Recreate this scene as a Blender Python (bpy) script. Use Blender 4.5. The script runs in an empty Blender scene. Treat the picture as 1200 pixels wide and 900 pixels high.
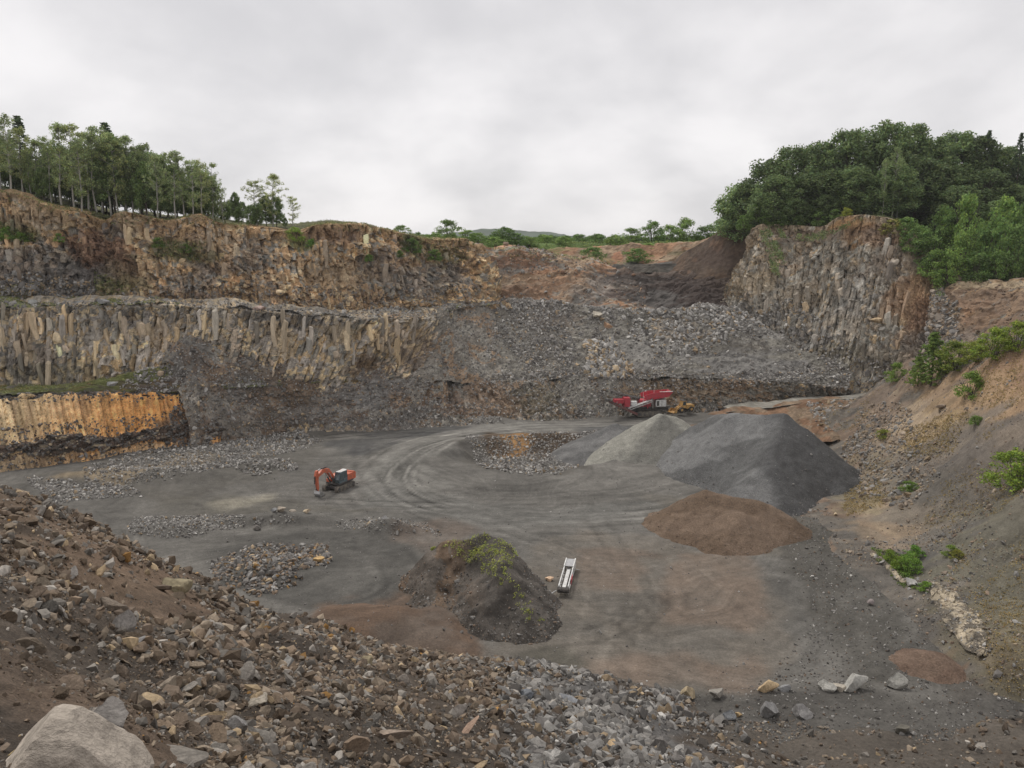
import bpy, math, random
import numpy as np
from mathutils import Vector, Matrix

random.seed(7)
RNG = np.random.default_rng(7)
S = bpy.context.scene
COL = S.collection

# ------------------------------------------------------------------ camera
F = 920.0                       # focal length in photo pixels (1200 wide)
EYE = 30.0                      # eye height above the quarry floor
PITCH = math.atan(150 / F)
cs, sn = math.cos(PITCH), math.sin(PITCH)
cam = bpy.data.cameras.new("camera")
cam.lens = F / 1200 * 36
cam.sensor_width = 36
cam.clip_start = 0.1
cam.clip_end = 20000
camo = bpy.data.objects.new("camera", cam)
camo.location = (0, 0, EYE)
camo.rotation_euler = (math.pi / 2 - PITCH, 0, 0)
COL.objects.link(camo)
S.camera = camo

# ------------------------------------------------------------------ sky, sun, exposure
S.view_settings.view_transform = 'Standard'
S.view_settings.look = 'None'
S.view_settings.exposure = 0.38
S.view_settings.gamma = 1
W = bpy.data.worlds.new("World")
S.world = W
W.use_nodes = True
nt = W.node_tree
nt.nodes.clear()
def N(t, kind, **kw):
    n = t.nodes.new(kind)
    for k, v in kw.items():
        if k.startswith('i_'):
            n.inputs[k[2:].replace('_', ' ')].default_value = v
        else:
            setattr(n, k, v)
    return n
SUN_EL, SUN_AZ = math.radians(58), math.radians(-35)     # azimuth from +Y towards +X
out = N(nt, 'ShaderNodeOutputWorld')
bg1 = N(nt, 'ShaderNodeBackground'); bg1.inputs[1].default_value = 0.1
sky = N(nt, 'ShaderNodeTexSky', sky_type='NISHITA', sun_disc=False, sun_elevation=SUN_EL, sun_rotation=SUN_AZ)
nt.links.new(sky.outputs[0], bg1.inputs[0])
tc = N(nt, 'ShaderNodeTexCoord')
sep = N(nt, 'ShaderNodeSeparateXYZ')
nt.links.new(tc.outputs['Generated'], sep.inputs[0])
addz = N(nt, 'ShaderNodeMath', operation='ADD'); addz.inputs[1].default_value = 0.42
mz = N(nt, 'ShaderNodeMath', operation='MAXIMUM'); mz.inputs[1].default_value = 0.0
nt.links.new(sep.outputs[2], mz.inputs[0]); nt.links.new(mz.outputs[0], addz.inputs[0])
cmb = N(nt, 'ShaderNodeCombineXYZ')
for i in (0, 1):
    dv = N(nt, 'ShaderNodeMath', operation='DIVIDE')
    nt.links.new(sep.outputs[i], dv.inputs[0]); nt.links.new(addz.outputs[0], dv.inputs[1]); nt.links.new(dv.outputs[0], cmb.inputs[i])
n1 = N(nt, 'ShaderNodeTexNoise'); n1.inputs['Scale'].default_value = 1.9; n1.inputs['Detail'].default_value = 7; n1.inputs['Roughness'].default_value = 0.52; n1.inputs['Distortion'].default_value = 0.15
mp = N(nt, 'ShaderNodeMapping'); mp.inputs['Location'].default_value = (3.3, 0.6, 0)
nt.links.new(cmb.outputs[0], mp.inputs[0]); nt.links.new(mp.outputs[0], n1.inputs['Vector'])
rp = N(nt, 'ShaderNodeValToRGB')
rp.color_ramp.interpolation = 'EASE'
e = rp.color_ramp.elements
e[0].position, e[0].color = 0.30, (0.53, 0.52, 0.53, 1)
e[1].position, e[1].color = 0.70, (0.76, 0.74, 0.74, 1)
nt.links.new(n1.outputs[0], rp.inputs[0])
bg2 = N(nt, 'ShaderNodeBackground'); bg2.inputs[1].default_value = 1.0
nt.links.new(rp.outputs[0], bg2.inputs[0])
mx = N(nt, 'ShaderNodeMixShader'); mx.inputs[0].default_value = 0.96
nt.links.new(bg1.outputs[0], mx.inputs[1]); nt.links.new(bg2.outputs[0], mx.inputs[2]); nt.links.new(mx.outputs[0], out.inputs[0])
sun = bpy.data.lights.new("sun", 'SUN')
sun.energy = 1.5
sun.angle = math.radians(14)
sun.color = (1, 0.96, 0.9)
suno = bpy.data.objects.new("sun", sun)
sdir = Vector((math.sin(SUN_AZ) * math.cos(SUN_EL), math.cos(SUN_AZ) * math.cos(SUN_EL) , math.sin(SUN_EL)))
suno.rotation_euler = sdir.to_track_quat('Z', 'Y').to_euler()
suno.location = sdir * 100
COL.objects.link(suno)
S.cycles.use_denoising = True
S.cycles.max_bounces = 5
S.cycles.diffuse_bounces = 3
S.cycles.transparent_max_bounces = 4

# ------------------------------------------------------------------ maths
def PW(px, py, D):
    """world point seen at photo pixel (px, py) at horizontal depth D"""
    yv = (450 - py) / F
    t = D / (cs + yv * sn)
    return np.array([(px - 600) / F * t, D, EYE + t * (-sn + yv * cs)])
def G(px, py, z=0.0):
    yv = (450 - py) / F
    t = (z - EYE) / (-sn + yv * cs)
    return np.array([(px - 600) / F * t, t * (cs + yv * sn), z])
def proj(P):
    x, y, z = P[..., 0], P[..., 1], P[..., 2] - EYE
    zc = y * cs - z * sn
    yc = y * sn + z * cs
    zc = np.maximum(zc, 0.05)
    return 600 + F * x / zc, 450 - F * yc / zc
def hsh(ix, iy, iz=0, seed=0):
    h = (ix.astype(np.int64) * 374761393 + iy.astype(np.int64) * 668265263 + np.int64(iz) * 2147483647 + seed * 1274126177) & 0xffffffff
    h = ((h ^ (h >> 13)) * 1274126177) & 0xffffffff
    h = ((h ^ (h >> 16)) * 2246822519) & 0xffffffff
    return ((h ^ (h >> 15)) & 0xffffff) / float(0xffffff)
def noise(x, y, seed=0):
    ix, iy = np.floor(x), np.floor(y)
    fx, fy = x - ix, y - iy
    fx = fx * fx * (3 - 2 * fx); fy = fy * fy * (3 - 2 * fy)
    a = hsh(ix, iy, 0, seed); b = hsh(ix + 1, iy, 0, seed); c = hsh(ix, iy + 1, 0, seed); d = hsh(ix + 1, iy + 1, 0, seed)
    return (a * (1 - fx) + b * fx) * (1 - fy) + (c * (1 - fx) + d * fx) * fy - 0.5
def fbm(x, y, oct=4, seed=0, gain=0.5):
    s = 0; a = 1
    for o in range(oct):
        s = s + a * noise(x * 2 ** o + 17.3 * o, y * 2 ** o - 9.1 * o, seed + o)
        a *= gain
    return s
def voro(x, y, seed=0, jit=0.9):
    ix, iy = np.floor(x), np.floor(y)
    f1 = np.full(x.shape, 9.0); f2 = np.full(x.shape, 9.0); idr = np.zeros(x.shape); idr2 = np.zeros(x.shape)
    cx = np.zeros(x.shape); cy = np.zeros(x.shape)
    for dx in (-1, 0, 1):
        for dy in (-1, 0, 1):
            jx, jy = ix + dx, iy + dy
            ox = jx + 0.5 + jit * (hsh(jx, jy, 0, seed) - 0.5)
            oy = jy + 0.5 + jit * (hsh(jx, jy, 1, seed) - 0.5)
            d = np.hypot(ox - x, oy - y)
            n = d < f1
            f2 = np.where(n, f1, np.minimum(f2, d))
            f1 = np.where(n, d, f1)
            idr = np.where(n, hsh(jx, jy, 2, seed), idr); idr2 = np.where(n, hsh(jx, jy, 3, seed), idr2)
            cx = np.where(n, ox, cx); cy = np.where(n, oy, cy)
    return f1, f2, idr, idr2, cx - x, cy - y
def sstep(a, b, x):
    t = np.clip((x - a) / (b - a), 0, 1)
    return t * t * (3 - 2 * t)
class TPS:
    def __init__(s, pts, smooth=0.0):
        P = np.array(pts, float); s.c = P[:, :2]; n = len(P)
        K = s.k(s.c[:, None], s.c[None]) + smooth * np.eye(n)
        A = np.zeros((n + 3, n + 3)); A[:n, :n] = K; A[:n, n] = 1; A[:n, n + 1:] = s.c; A[n:, :n] = A[:n, n:].T
        s.w = np.linalg.solve(A, np.concatenate([P[:, 2], [0, 0, 0]]))
    @staticmethod
    def k(a, b):
        r2 = ((a - b) ** 2).sum(-1)
        return 0.5 * r2 * np.log(r2 + 1e-9)
    def __call__(s, x, y):
        sh = np.shape(x); q = np.stack([np.ravel(x), np.ravel(y)], -1); n = len(s.c)
        z = s.w[n] + q @ s.w[n + 1:]
        for i in range(n):
            z = z + s.w[i] * s.k(q, s.c[i])
        return z.reshape(sh)

# ------------------------------------------------------------------ materials
MATS = {}
def mat_attr(name, rough=0.95, nscale=3.0, namp=0.35, fine=18.0, famp=0.3, bump=0.4, bumpd=0.05, objcol=False, extra=None):
    """rock/soil: the colour of the thing (attribute or object colour) broken up by two scales of grain, with bump"""
    m = bpy.data.materials.new(name); m.use_nodes = True
    t = m.node_tree; b = t.nodes['Principled BSDF']
    b.inputs['Roughness'].default_value = rough
    b.inputs['Specular IOR Level'].default_value = 0.2
    if objcol:
        a = N(t, 'ShaderNodeObjectInfo'); csock = a.outputs['Color']
    else:
        a = N(t, 'ShaderNodeAttribute', attribute_name='Col'); csock = a.outputs['Color']
    tcn = N(t, 'ShaderNodeTexCoord')
    src = tcn.outputs['Object']
    na = N(t, 'ShaderNodeTexNoise'); na.inputs['Scale'].default_value = nscale; na.inputs['Detail'].default_value = 5; na.inputs['Roughness'].default_value = 0.65
    nb = N(t, 'ShaderNodeTexNoise'); nb.inputs['Scale'].default_value = fine; nb.inputs['Detail'].default_value = 4; nb.inputs['Roughness'].default_value = 0.7
    for q in (na, nb): t.links.new(src, q.inputs['Vector'])
    r1 = N(t, 'ShaderNodeMapRange'); r1.inputs[1].default_value = 0.25; r1.inputs[2].default_value = 0.75; r1.inputs[3].default_value = 1 - namp; r1.inputs[4].default_value = 1 + namp
    r2 = N(t, 'ShaderNodeMapRange'); r2.inputs[1].default_value = 0.25; r2.inputs[2].default_value = 0.75; r2.inputs[3].default_value = 1 - famp; r2.inputs[4].default_value = 1 + famp
    t.links.new(na.outputs[0], r1.inputs[0]); t.links.new(nb.outputs[0], r2.inputs[0])
    mm = N(t, 'ShaderNodeMath', operation='MULTIPLY'); t.links.new(r1.outputs[0], mm.inputs[0]); t.links.new(r2.outputs[0], mm.inputs[1])
    fac = mm.outputs[0]
    if extra: fac = extra(t, fac, tcn)
    vm = N(t, 'ShaderNodeVectorMath', operation='SCALE'); t.links.new(csock, vm.inputs[0]); t.links.new(fac, vm.inputs['Scale'])
    t.links.new(vm.outputs[0], b.inputs['Base Color'])
    bp = N(t, 'ShaderNodeBump'); bp.inputs['Strength'].default_value = bump; bp.inputs['Distance'].default_value = bumpd
    ad = N(t, 'ShaderNodeMath', operation='ADD'); t.links.new(na.outputs[0], ad.inputs[0]); t.links.new(nb.outputs[0], ad.inputs[1])
    t.links.new(ad.outputs[0], bp.inputs['Height']); t.links.new(bp.outputs[0], b.inputs['Normal'])
    MATS[name] = m
    return m
def mat_plain(name, col, rough=0.5, metal=0.0, spec=0.5, dirt=0.25, dcol=(0.16, 0.14, 0.12), dscale=3.0):
    m = bpy.data.materials.new(name); m.use_nodes = True
    t = m.node_tree; b = t.nodes['Principled BSDF']
    b.inputs['Roughness'].default_value = rough; b.inputs['Metallic'].default_value = metal; b.inputs['Specular IOR Level'].default_value = spec
    tcn = N(t, 'ShaderNodeTexCoord')
    n = N(t, 'ShaderNodeTexNoise'); n.inputs['Scale'].default_value = dscale; n.inputs['Detail'].default_value = 6; n.inputs['Roughness'].default_value = 0.7
    t.links.new(tcn.outputs['Object'], n.inputs['Vector'])
    r = N(t, 'ShaderNodeMapRange'); r.inputs[1].default_value = 0.42; r.inputs[2].default_value = 0.68; r.inputs[3].default_value = 0.05 * (dirt > 0); r.inputs[4].default_value = min(1, dirt * 2.2)
    t.links.new(n.outputs[0], r.inputs[0])
    mxn = N(t, 'ShaderNodeMix', data_type='RGBA')
    mxn.inputs[6].default_value = (*col, 1); mxn.inputs[7].default_value = (*dcol, 1)
    t.links.new(r.outputs[0], mxn.inputs[0]); t.links.new(mxn.outputs[2], b.inputs['Base Color'])
    MATS[name] = m
    return m
def mat_leaf(name):
    m = bpy.data.materials.new(name); m.use_nodes = True
    t = m.node_tree; b = t.nodes['Principled BSDF']; o = t.nodes['Material Output']
    a = N(t, 'ShaderNodeAttribute', attribute_name='Col')
    oi = N(t, 'ShaderNodeObjectInfo')
    hs = N(t, 'ShaderNodeVectorMath', operation='MULTIPLY')
    t.links.new(a.outputs['Color'], hs.inputs[0]); t.links.new(oi.outputs['Color'], hs.inputs[1])
    t.links.new(hs.outputs[0], b.inputs['Base Color']); b.inputs['Roughness'].default_value = 0.6; b.inputs['Specular IOR Level'].default_value = 0.25
    tr = N(t, 'ShaderNodeBsdfTranslucent'); t.links.new(hs.outputs[0], tr.inputs[0])
    mxs = N(t, 'ShaderNodeMixShader'); mxs.inputs[0].default_value = 0.45
    t.links.new(b.outputs[0], mxs.inputs[1]); t.links.new(tr.outputs[0], mxs.inputs[2]); t.links.new(mxs.outputs[0], o.inputs[0])
    MATS[name] = m
    return m

CLIFF = mat_attr('cliff_rock', nscale=1.1, namp=0.5, fine=5.0, famp=0.5, bump=1.0, bumpd=0.3)
SOIL = mat_attr('soil_ground', nscale=1.2, namp=0.25, fine=9.0, famp=0.35, bump=0.6, bumpd=0.08)
NEAR = mat_attr('near_soil', nscale=3.5, namp=0.4, fine=26.0, famp=0.6, bump=0.9, bumpd=0.05)
STONE = mat_attr('stone', nscale=1.5, namp=0.25, fine=14.0, famp=0.25, bump=0.5, bumpd=0.03)
BOULD = mat_attr('boulder_stone', nscale=1.6, namp=0.35, fine=11.0, famp=0.35, bump=0.8, bumpd=0.05, objcol=True)
PILE = mat_attr('crushed_stone', nscale=1.3, namp=0.16, fine=7.0, famp=0.5, bump=1.0, bumpd=0.12)
def tracks(t, fac, tcn):
    """wheel tracks and dust streaks that swing round the pit in the middle of the floor"""
    c = N(t, 'ShaderNodeVectorMath', operation='SUBTRACT'); c.inputs[1].default_value = (3.0, 128.0, 0)
    t.links.new(tcn.outputs['Object'], c.inputs[0])
    nn = N(t, 'ShaderNodeTexNoise'); nn.inputs['Scale'].default_value = 0.03; nn.inputs['Detail'].default_value = 2
    t.links.new(tcn.outputs['Object'], nn.inputs['Vector'])
    ns = N(t, 'ShaderNodeVectorMath', operation='SCALE'); ns.inputs['Scale'].default_value = 44
    t.links.new(nn.outputs['Color'], ns.inputs[0])
    c2 = N(t, 'ShaderNodeVectorMath', operation='ADD'); t.links.new(c.outputs[0], c2.inputs[0]); t.links.new(ns.outputs[0], c2.inputs[1])
    c3 = N(t, 'ShaderNodeVectorMath', operation='MULTIPLY'); c3.inputs[1].default_value = (0.75, 1, 0); t.links.new(c2.outputs[0], c3.inputs[0])
    ln = N(t, 'ShaderNodeVectorMath', operation='LENGTH'); t.links.new(c3.outputs[0], ln.inputs[0])
    sp = N(t, 'ShaderNodeSeparateXYZ'); t.links.new(c3.outputs[0], sp.inputs[0])
    at = N(t, 'ShaderNodeMath', operation='ARCTAN2'); t.links.new(sp.outputs[0], at.inputs[0]); t.links.new(sp.outputs[1], at.inputs[1])
    def stre(fr, fa, lo, hi, p1, p2, z):
        a = N(t, 'ShaderNodeMath', operation='MULTIPLY'); a.inputs[1].default_value = fr; t.links.new(ln.outputs['Value'], a.inputs[0])
        b = N(t, 'ShaderNodeMath', operation='MULTIPLY'); b.inputs[1].default_value = fa; t.links.new(at.outputs[0], b.inputs[0])
        cb = N(t, 'ShaderNodeCombineXYZ'); cb.inputs[2].default_value = z; t.links.new(a.outputs[0], cb.inputs[0]); t.links.new(b.outputs[0], cb.inputs[1])
        n = N(t, 'ShaderNodeTexNoise'); n.inputs['Scale'].default_value = 1; n.inputs['Detail'].default_value = 4; n.inputs['Roughness'].default_value = 0.6
        t.links.new(cb.outputs[0], n.inputs['Vector'])
        r = N(t, 'ShaderNodeMapRange'); r.inputs[1].default_value = p1; r.inputs[2].default_value = p2; r.inputs[3].default_value = lo; r.inputs[4].default_value = hi
        t.links.new(n.outputs[0], r.inputs[0]); return r.outputs[0]
    s1 = stre(0.28, 1.3, 0.85, 1.15, 0.3, 0.7, 0.0); s2 = stre(1.9, 4.0, 0.86, 1.14, 0.3, 0.7, 4.0)
    m1 = N(t, 'ShaderNodeMath', operation='MULTIPLY'); t.links.new(s1, m1.inputs[0]); t.links.new(s2, m1.inputs[1])
    m2 = N(t, 'ShaderNodeMath', operation='MULTIPLY'); t.links.new(m1.outputs[0], m2.inputs[0]); t.links.new(fac, m2.inputs[1])
    return m2.outputs[0]
FLOOR = mat_attr('floor_dust', nscale=0.9, namp=0.25, fine=6.0, famp=0.32, bump=0.5, bumpd=0.08, extra=tracks)
LEAF = mat_leaf('leaf')
BARK = mat_plain('bark', (0.10, 0.08, 0.06), rough=0.9, dirt=0.5, dcol=(0.05, 0.045, 0.035))
PBARK = mat_plain('pale_bark', (0.34, 0.33, 0.29), rough=0.9, dirt=0.5, dcol=(0.12, 0.11, 0.09))

# ------------------------------------------------------------------ object helpers
def tag(o, label=None, cat=None, group=None, kind=None):
    if label: o['label'] = label
    if cat: o['category'] = cat
    if group: o['group'] = group
    if kind: o['kind'] = kind
    return o
def mesh_np(name, V, Fq, mat, col=None, smooth=False, n=4):
    me = bpy.data.meshes.new(name)
    V = np.asarray(V, np.float32).reshape(-1, 3); Fq = np.asarray(Fq, np.int32).reshape(-1, n)
    me.vertices.add(len(V)); me.vertices.foreach_set('co', V.ravel())
    me.loops.add(Fq.size); me.loops.foreach_set('vertex_index', Fq.ravel())
    me.polygons.add(len(Fq)); me.polygons.foreach_set('loop_start', np.arange(0, Fq.size, n, dtype=np.int32))
    me.polygons.foreach_set('loop_total', np.full(len(Fq), n, np.int32))
    me.polygons.foreach_set('use_smooth', np.full(len(Fq), smooth))
    me.update(calc_edges=True)
    if col is not None:
        c = np.ones((len(V), 4), np.float32); c[:, :3] = np.clip(np.asarray(col).reshape(-1, 3), 0.003, 1)
        a = me.color_attributes.new('Col', 'FLOAT_COLOR', 'POINT'); a.data.foreach_set('color', c.ravel())
    me.materials.append(mat)
    return me
def link(name, me, parent=None, loc=None):
    o = bpy.data.objects.new(name, me); COL.objects.link(o)
    if parent is not None: o.parent = parent
    if loc is not None: o.location = loc
    return o
def grid_faces(nu, nv):
    i = np.arange(nu * nv).reshape(nu, nv)
    return np.stack([i[:-1, :-1], i[1:, :-1], i[1:, 1:], i[:-1, 1:]], -1).reshape(-1, 4)
def normals(V):
    a = np.gradient(V, axis=0); b = np.gradient(V, axis=1)
    n = np.cross(a, b); n /= np.linalg.norm(n, axis=-1, keepdims=True) + 1e-9
    return n
def resample(pts, n, smooth=True):
    P = np.array(pts, float)
    d = np.concatenate([[0], np.cumsum(np.linalg.norm(np.diff(P, axis=0), axis=1))])
    t = np.linspace(0, d[-1], n)
    Q = np.stack([np.interp(t, d, P[:, k]) for k in range(3)], -1)
    return Q, d[-1]
def smooth_line(Q, k):
    if k < 1: return Q
    pad = np.concatenate([np.repeat(Q[:1], k, 0), Q, np.repeat(Q[-1:], k, 0)])
    ker = np.ones(2 * k + 1) / (2 * k + 1)
    return np.stack([np.convolve(pad[:, i], ker, 'valid') for i in range(3)], -1)
def splat(V, C, spl, seed=5):
    """patches of another stone or soil: (px, py, radius along, radius up, colour, strength) at the place seen there"""
    px, py = proj(V)
    for i, (sx, sy, rx, rz, c, w) in enumerate(spl):
        k = np.argmin(((px - sx) ** 2 + (py - sy) ** 2).ravel())
        ctr = V.reshape(-1, 3)[k]
        dx = np.hypot(V[..., 0] - ctr[0], (V[..., 1] - ctr[1]) * (0.5 if rz < rx * 0.8 else 1)) / rx
        dz = (V[..., 2] - ctr[2]) / rz
        d = np.hypot(dx, dz) + fbm(V[..., 0] / rx * 1.7 + i * 7, (V[..., 2] + V[..., 1]) / rz * 1.7, 4, seed + i) * 0.9
        m = (w * (1 - sstep(0.65, 1.1, d)))[..., None]
        C = C * (1 - m) + np.array(c) * m * (0.8 + 0.4 * (C.mean(-1, keepdims=True) / max(C.mean(), 1e-3)))
    return C
# palette (albedo)
GREY = np.array([0.212, 0.203, 0.190]); DGREY = np.array([0.112, 0.104, 0.096]); LGREY = np.array([0.37, 0.355, 0.33])
TAN = np.array([0.38, 0.29, 0.19]); LTAN = np.array([0.50, 0.40, 0.27]); BROWN = np.array([0.165, 0.122, 0.09]); RUST = np.array([0.215, 0.132, 0.088])
DBROWN = np.array([0.095, 0.068, 0.052]); OCHRE = np.array([0.52, 0.31, 0.12]); GRASS = np.array([0.13, 0.145, 0.055]); DRY = np.array([0.30, 0.22, 0.11])
SURF = {}
def pick(pal, w, r):
    cw = np.cumsum(np.array(w, float) / np.sum(w))
    idx = np.minimum(np.searchsorted(cw, r), len(pal) - 1)
    return np.array(pal)[idx]
def loft(name, toe, crest, du, dv, mat, disp, colour, spl=(), back=0, below=0, prof=None, kind='structure', sm=3, backz=0.0, ledge=0.0):
    """surface from a toe line to a crest line, pushed in and out along its normal by disp(s, h, v)"""
    L = max(resample(toe, 10)[1], resample(crest, 10)[1])
    nu = int(L / du) + 2
    A, _ = resample(toe, nu); B, _ = resample(crest, nu)
    A = smooth_line(A, int(sm / du)); B = smooth_line(B, int(sm / du * 0.4))
    H = np.linalg.norm(B - A, axis=1).max()
    nv = int(H / dv) + 2
    v = np.linspace(0, 1, nv)
    if below: v = np.concatenate([np.linspace(-below / H, 0, max(2, int(below / dv)), endpoint=False), v])
    vv = v if prof is None else np.where((v > 0) & (v < 1), prof(v), v)
    V = A[:, None] * (1 - v)[None, :, None] + B[:, None] * v[None, :, None]
    V[..., :2] = A[:, None, :2] * (1 - vv)[None, :, None] + B[:, None, :2] * vv[None, :, None]
    T = np.gradient((A + B) / 2, axis=0); T[:, 2] = 0; T /= np.linalg.norm(T, axis=1, keepdims=True)
    nh = np.stack([T[:, 1], -T[:, 0], 0 * T[:, 0]], -1)
    nh = np.where(((nh * -(A + [0, 0, 0])).sum(1) < 0)[:, None], -nh, nh)     # faces the pit
    fall = B - A
    nn = np.cross(T, fall); nn /= np.linalg.norm(nn, axis=1, keepdims=True) + 1e-9
    nn = np.where((nn[:, 2:3] < 0), -nn, nn)
    steep = (np.abs(fall[:, 2:3]) / (np.linalg.norm(fall, axis=1, keepdims=True) + 1e-9)) > 0.85
    dn = np.where(steep, nh, nn)
    s = np.linspace(0, L, nu)[:, None] * np.ones(len(v))[None]
    h = v[None] * H * np.ones(nu)[:, None]
    d, cell = disp(s, h, v[None] * np.ones(nu)[:, None])
    V = V + dn[:, None] * d[..., None]
    if back:
        nb = max(3, int(back / (dv * 2)))
        q = np.linspace(0, 1, nb + 1)[1:] ** 1.5 * back
        Bk = V[:, -1:] - nh[:, None] * q[None, :, None]
        sb = s[:, :1] * np.ones(nb)[None]
        Bk[..., 2] += backz * (q / back)[None] + fbm(sb / 5, q[None] / 5 + 0 * sb, 4, 77) * 1.1 * np.minimum(q / 3, 1)[None]
        V = np.concatenate([V, Bk], 1)
        s = np.concatenate([s, sb], 1); h = np.concatenate([h, H + q[None] + 0 * sb], 1)
        v = np.concatenate([v, 1 + q / H]); cell = np.concatenate([cell, np.repeat(cell[:, -1:], nb, 1)], 1)
    C = colour(s, h, v[None] * np.ones(nu)[:, None], cell, V)
    C = splat(V, C, spl)
    me = mesh_np(name, V, grid_faces(*V.shape[:2]), mat, C)
    o = link(name, me); tag(o, kind=kind)
    SURF[name] = (V, C)
    return o
# ------------------------------------------------------------------ the pit floor
def inpoly(x, y, poly):
    P = np.array(poly); r = np.zeros(np.shape(x), bool); j = len(P) - 1
    for i in range(len(P)):
        c = ((P[i, 1] > y) != (P[j, 1] > y)) & (x < (P[j, 0] - P[i, 0]) * (y - P[i, 1]) / (P[j, 1] - P[i, 1] + 1e-12) + P[i, 0])
        r ^= c; j = i
    return r
def gp(*pp): return [G(*p)[:2] for p in pp]
PIT = G(622, 532)
def floor_h(x, y):
    d = np.hypot((x - PIT[0]) / 12.5, (y - PIT[1]) / 11) + 0.25 * fbm(x / 5, y / 5, 3, 31)
    z = -1.9 * (1 - sstep(0.6, 1.05, d)) * sstep(-13, 2, y - PIT[1] + 2 * fbm(x / 6, y / 6, 3, 32)) + 0.5 * np.exp(-((d - 1.08) / 0.13) ** 2) * sstep(0, 6, y - PIT[1])
    z = z + 0.30 * fbm(x / 11, y / 11, 4, 3) + 0.10 * fbm(x / 2.2, y / 2.2, 3, 8)
    # rise of broken ground at the near left (brown bank and the low ridge with the boulders)
    def bump(px, py, rx, ry, h, sd):
        c = G(px, py)
        q = np.hypot((x - c[0]) / rx, (y - c[1]) / ry) + 0.3 * fbm(x / 3, y / 3, 3, sd)
        return h * (1 - sstep(0.2, 1.1, q))
    z = z + bump(330, 612, 9, 1.6, 1.1, 40) + bump(455, 622, 4, 1.8, 1.3, 41) + bump(430, 740, 9, 5, 1.6, 42) + bump(520, 765, 4, 3, 1.0, 43)
    z = z + bump(312, 670, 6.5, 4, 1.0, 44) + bump(200, 622, 9, 2.2, 0.8, 45)
    z = z + bump(160, 560, 16, 4, 1.2, 46) + bump(300, 550, 6, 2.0, 0.8, 47) + bump(555, 494, 10, 2, 0.9, 48) + bump(675, 480, 12, 2.5, 0.9, 49)
    return z
xs = np.concatenate([np.linspace(-190, -90, 60), np.arange(-89.6, 75, 0.4), np.linspace(76, 190, 60)])
ys = np.concatenate([np.linspace(14, 36, 40), np.arange(36.3, 160, 0.36), np.linspace(161, 230, 30)])
X, Y = np.meshgrid(xs, ys, indexing='ij')
V = np.stack([X, Y, floor_h(X, Y)], -1)
n1_, n2_ = fbm(X / 16, Y / 9, 4, 11)[..., None], fbm(X / 4, Y / 3, 4, 12)[..., None]
C = np.array([0.124, 0.117, 0.105]) * (1 + 0.35 * n1_ + 0.35 * n2_)
def zone(C, poly, col, w, soft=0.35, seed=0, sc=4.0):
    """a patch of ground with a ragged edge"""
    xx = X + 3 * fbm(X / sc, Y / sc, 4, 60 + seed); yy = Y + 3 * fbm(X / sc, Y / sc, 4, 80 + seed)
    m = inpoly(xx, yy, poly).astype(float)
    for _ in range(3):
        m[1:-1, 1:-1] = (m[1:-1, 1:-1] * 2 + m[:-2, 1:-1] + m[2:, 1:-1] + m[1:-1, :-2] + m[1:-1, 2:]) / 6
    m = (m * w * (0.75 + 0.5 * sstep(-0.4, 0.4, fbm(X / 3, Y / 3, 4, 90 + seed))))[..., None]
    m = np.clip(m, 0, 1)
    return C * (1 - m) + np.array(col) * m
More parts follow.
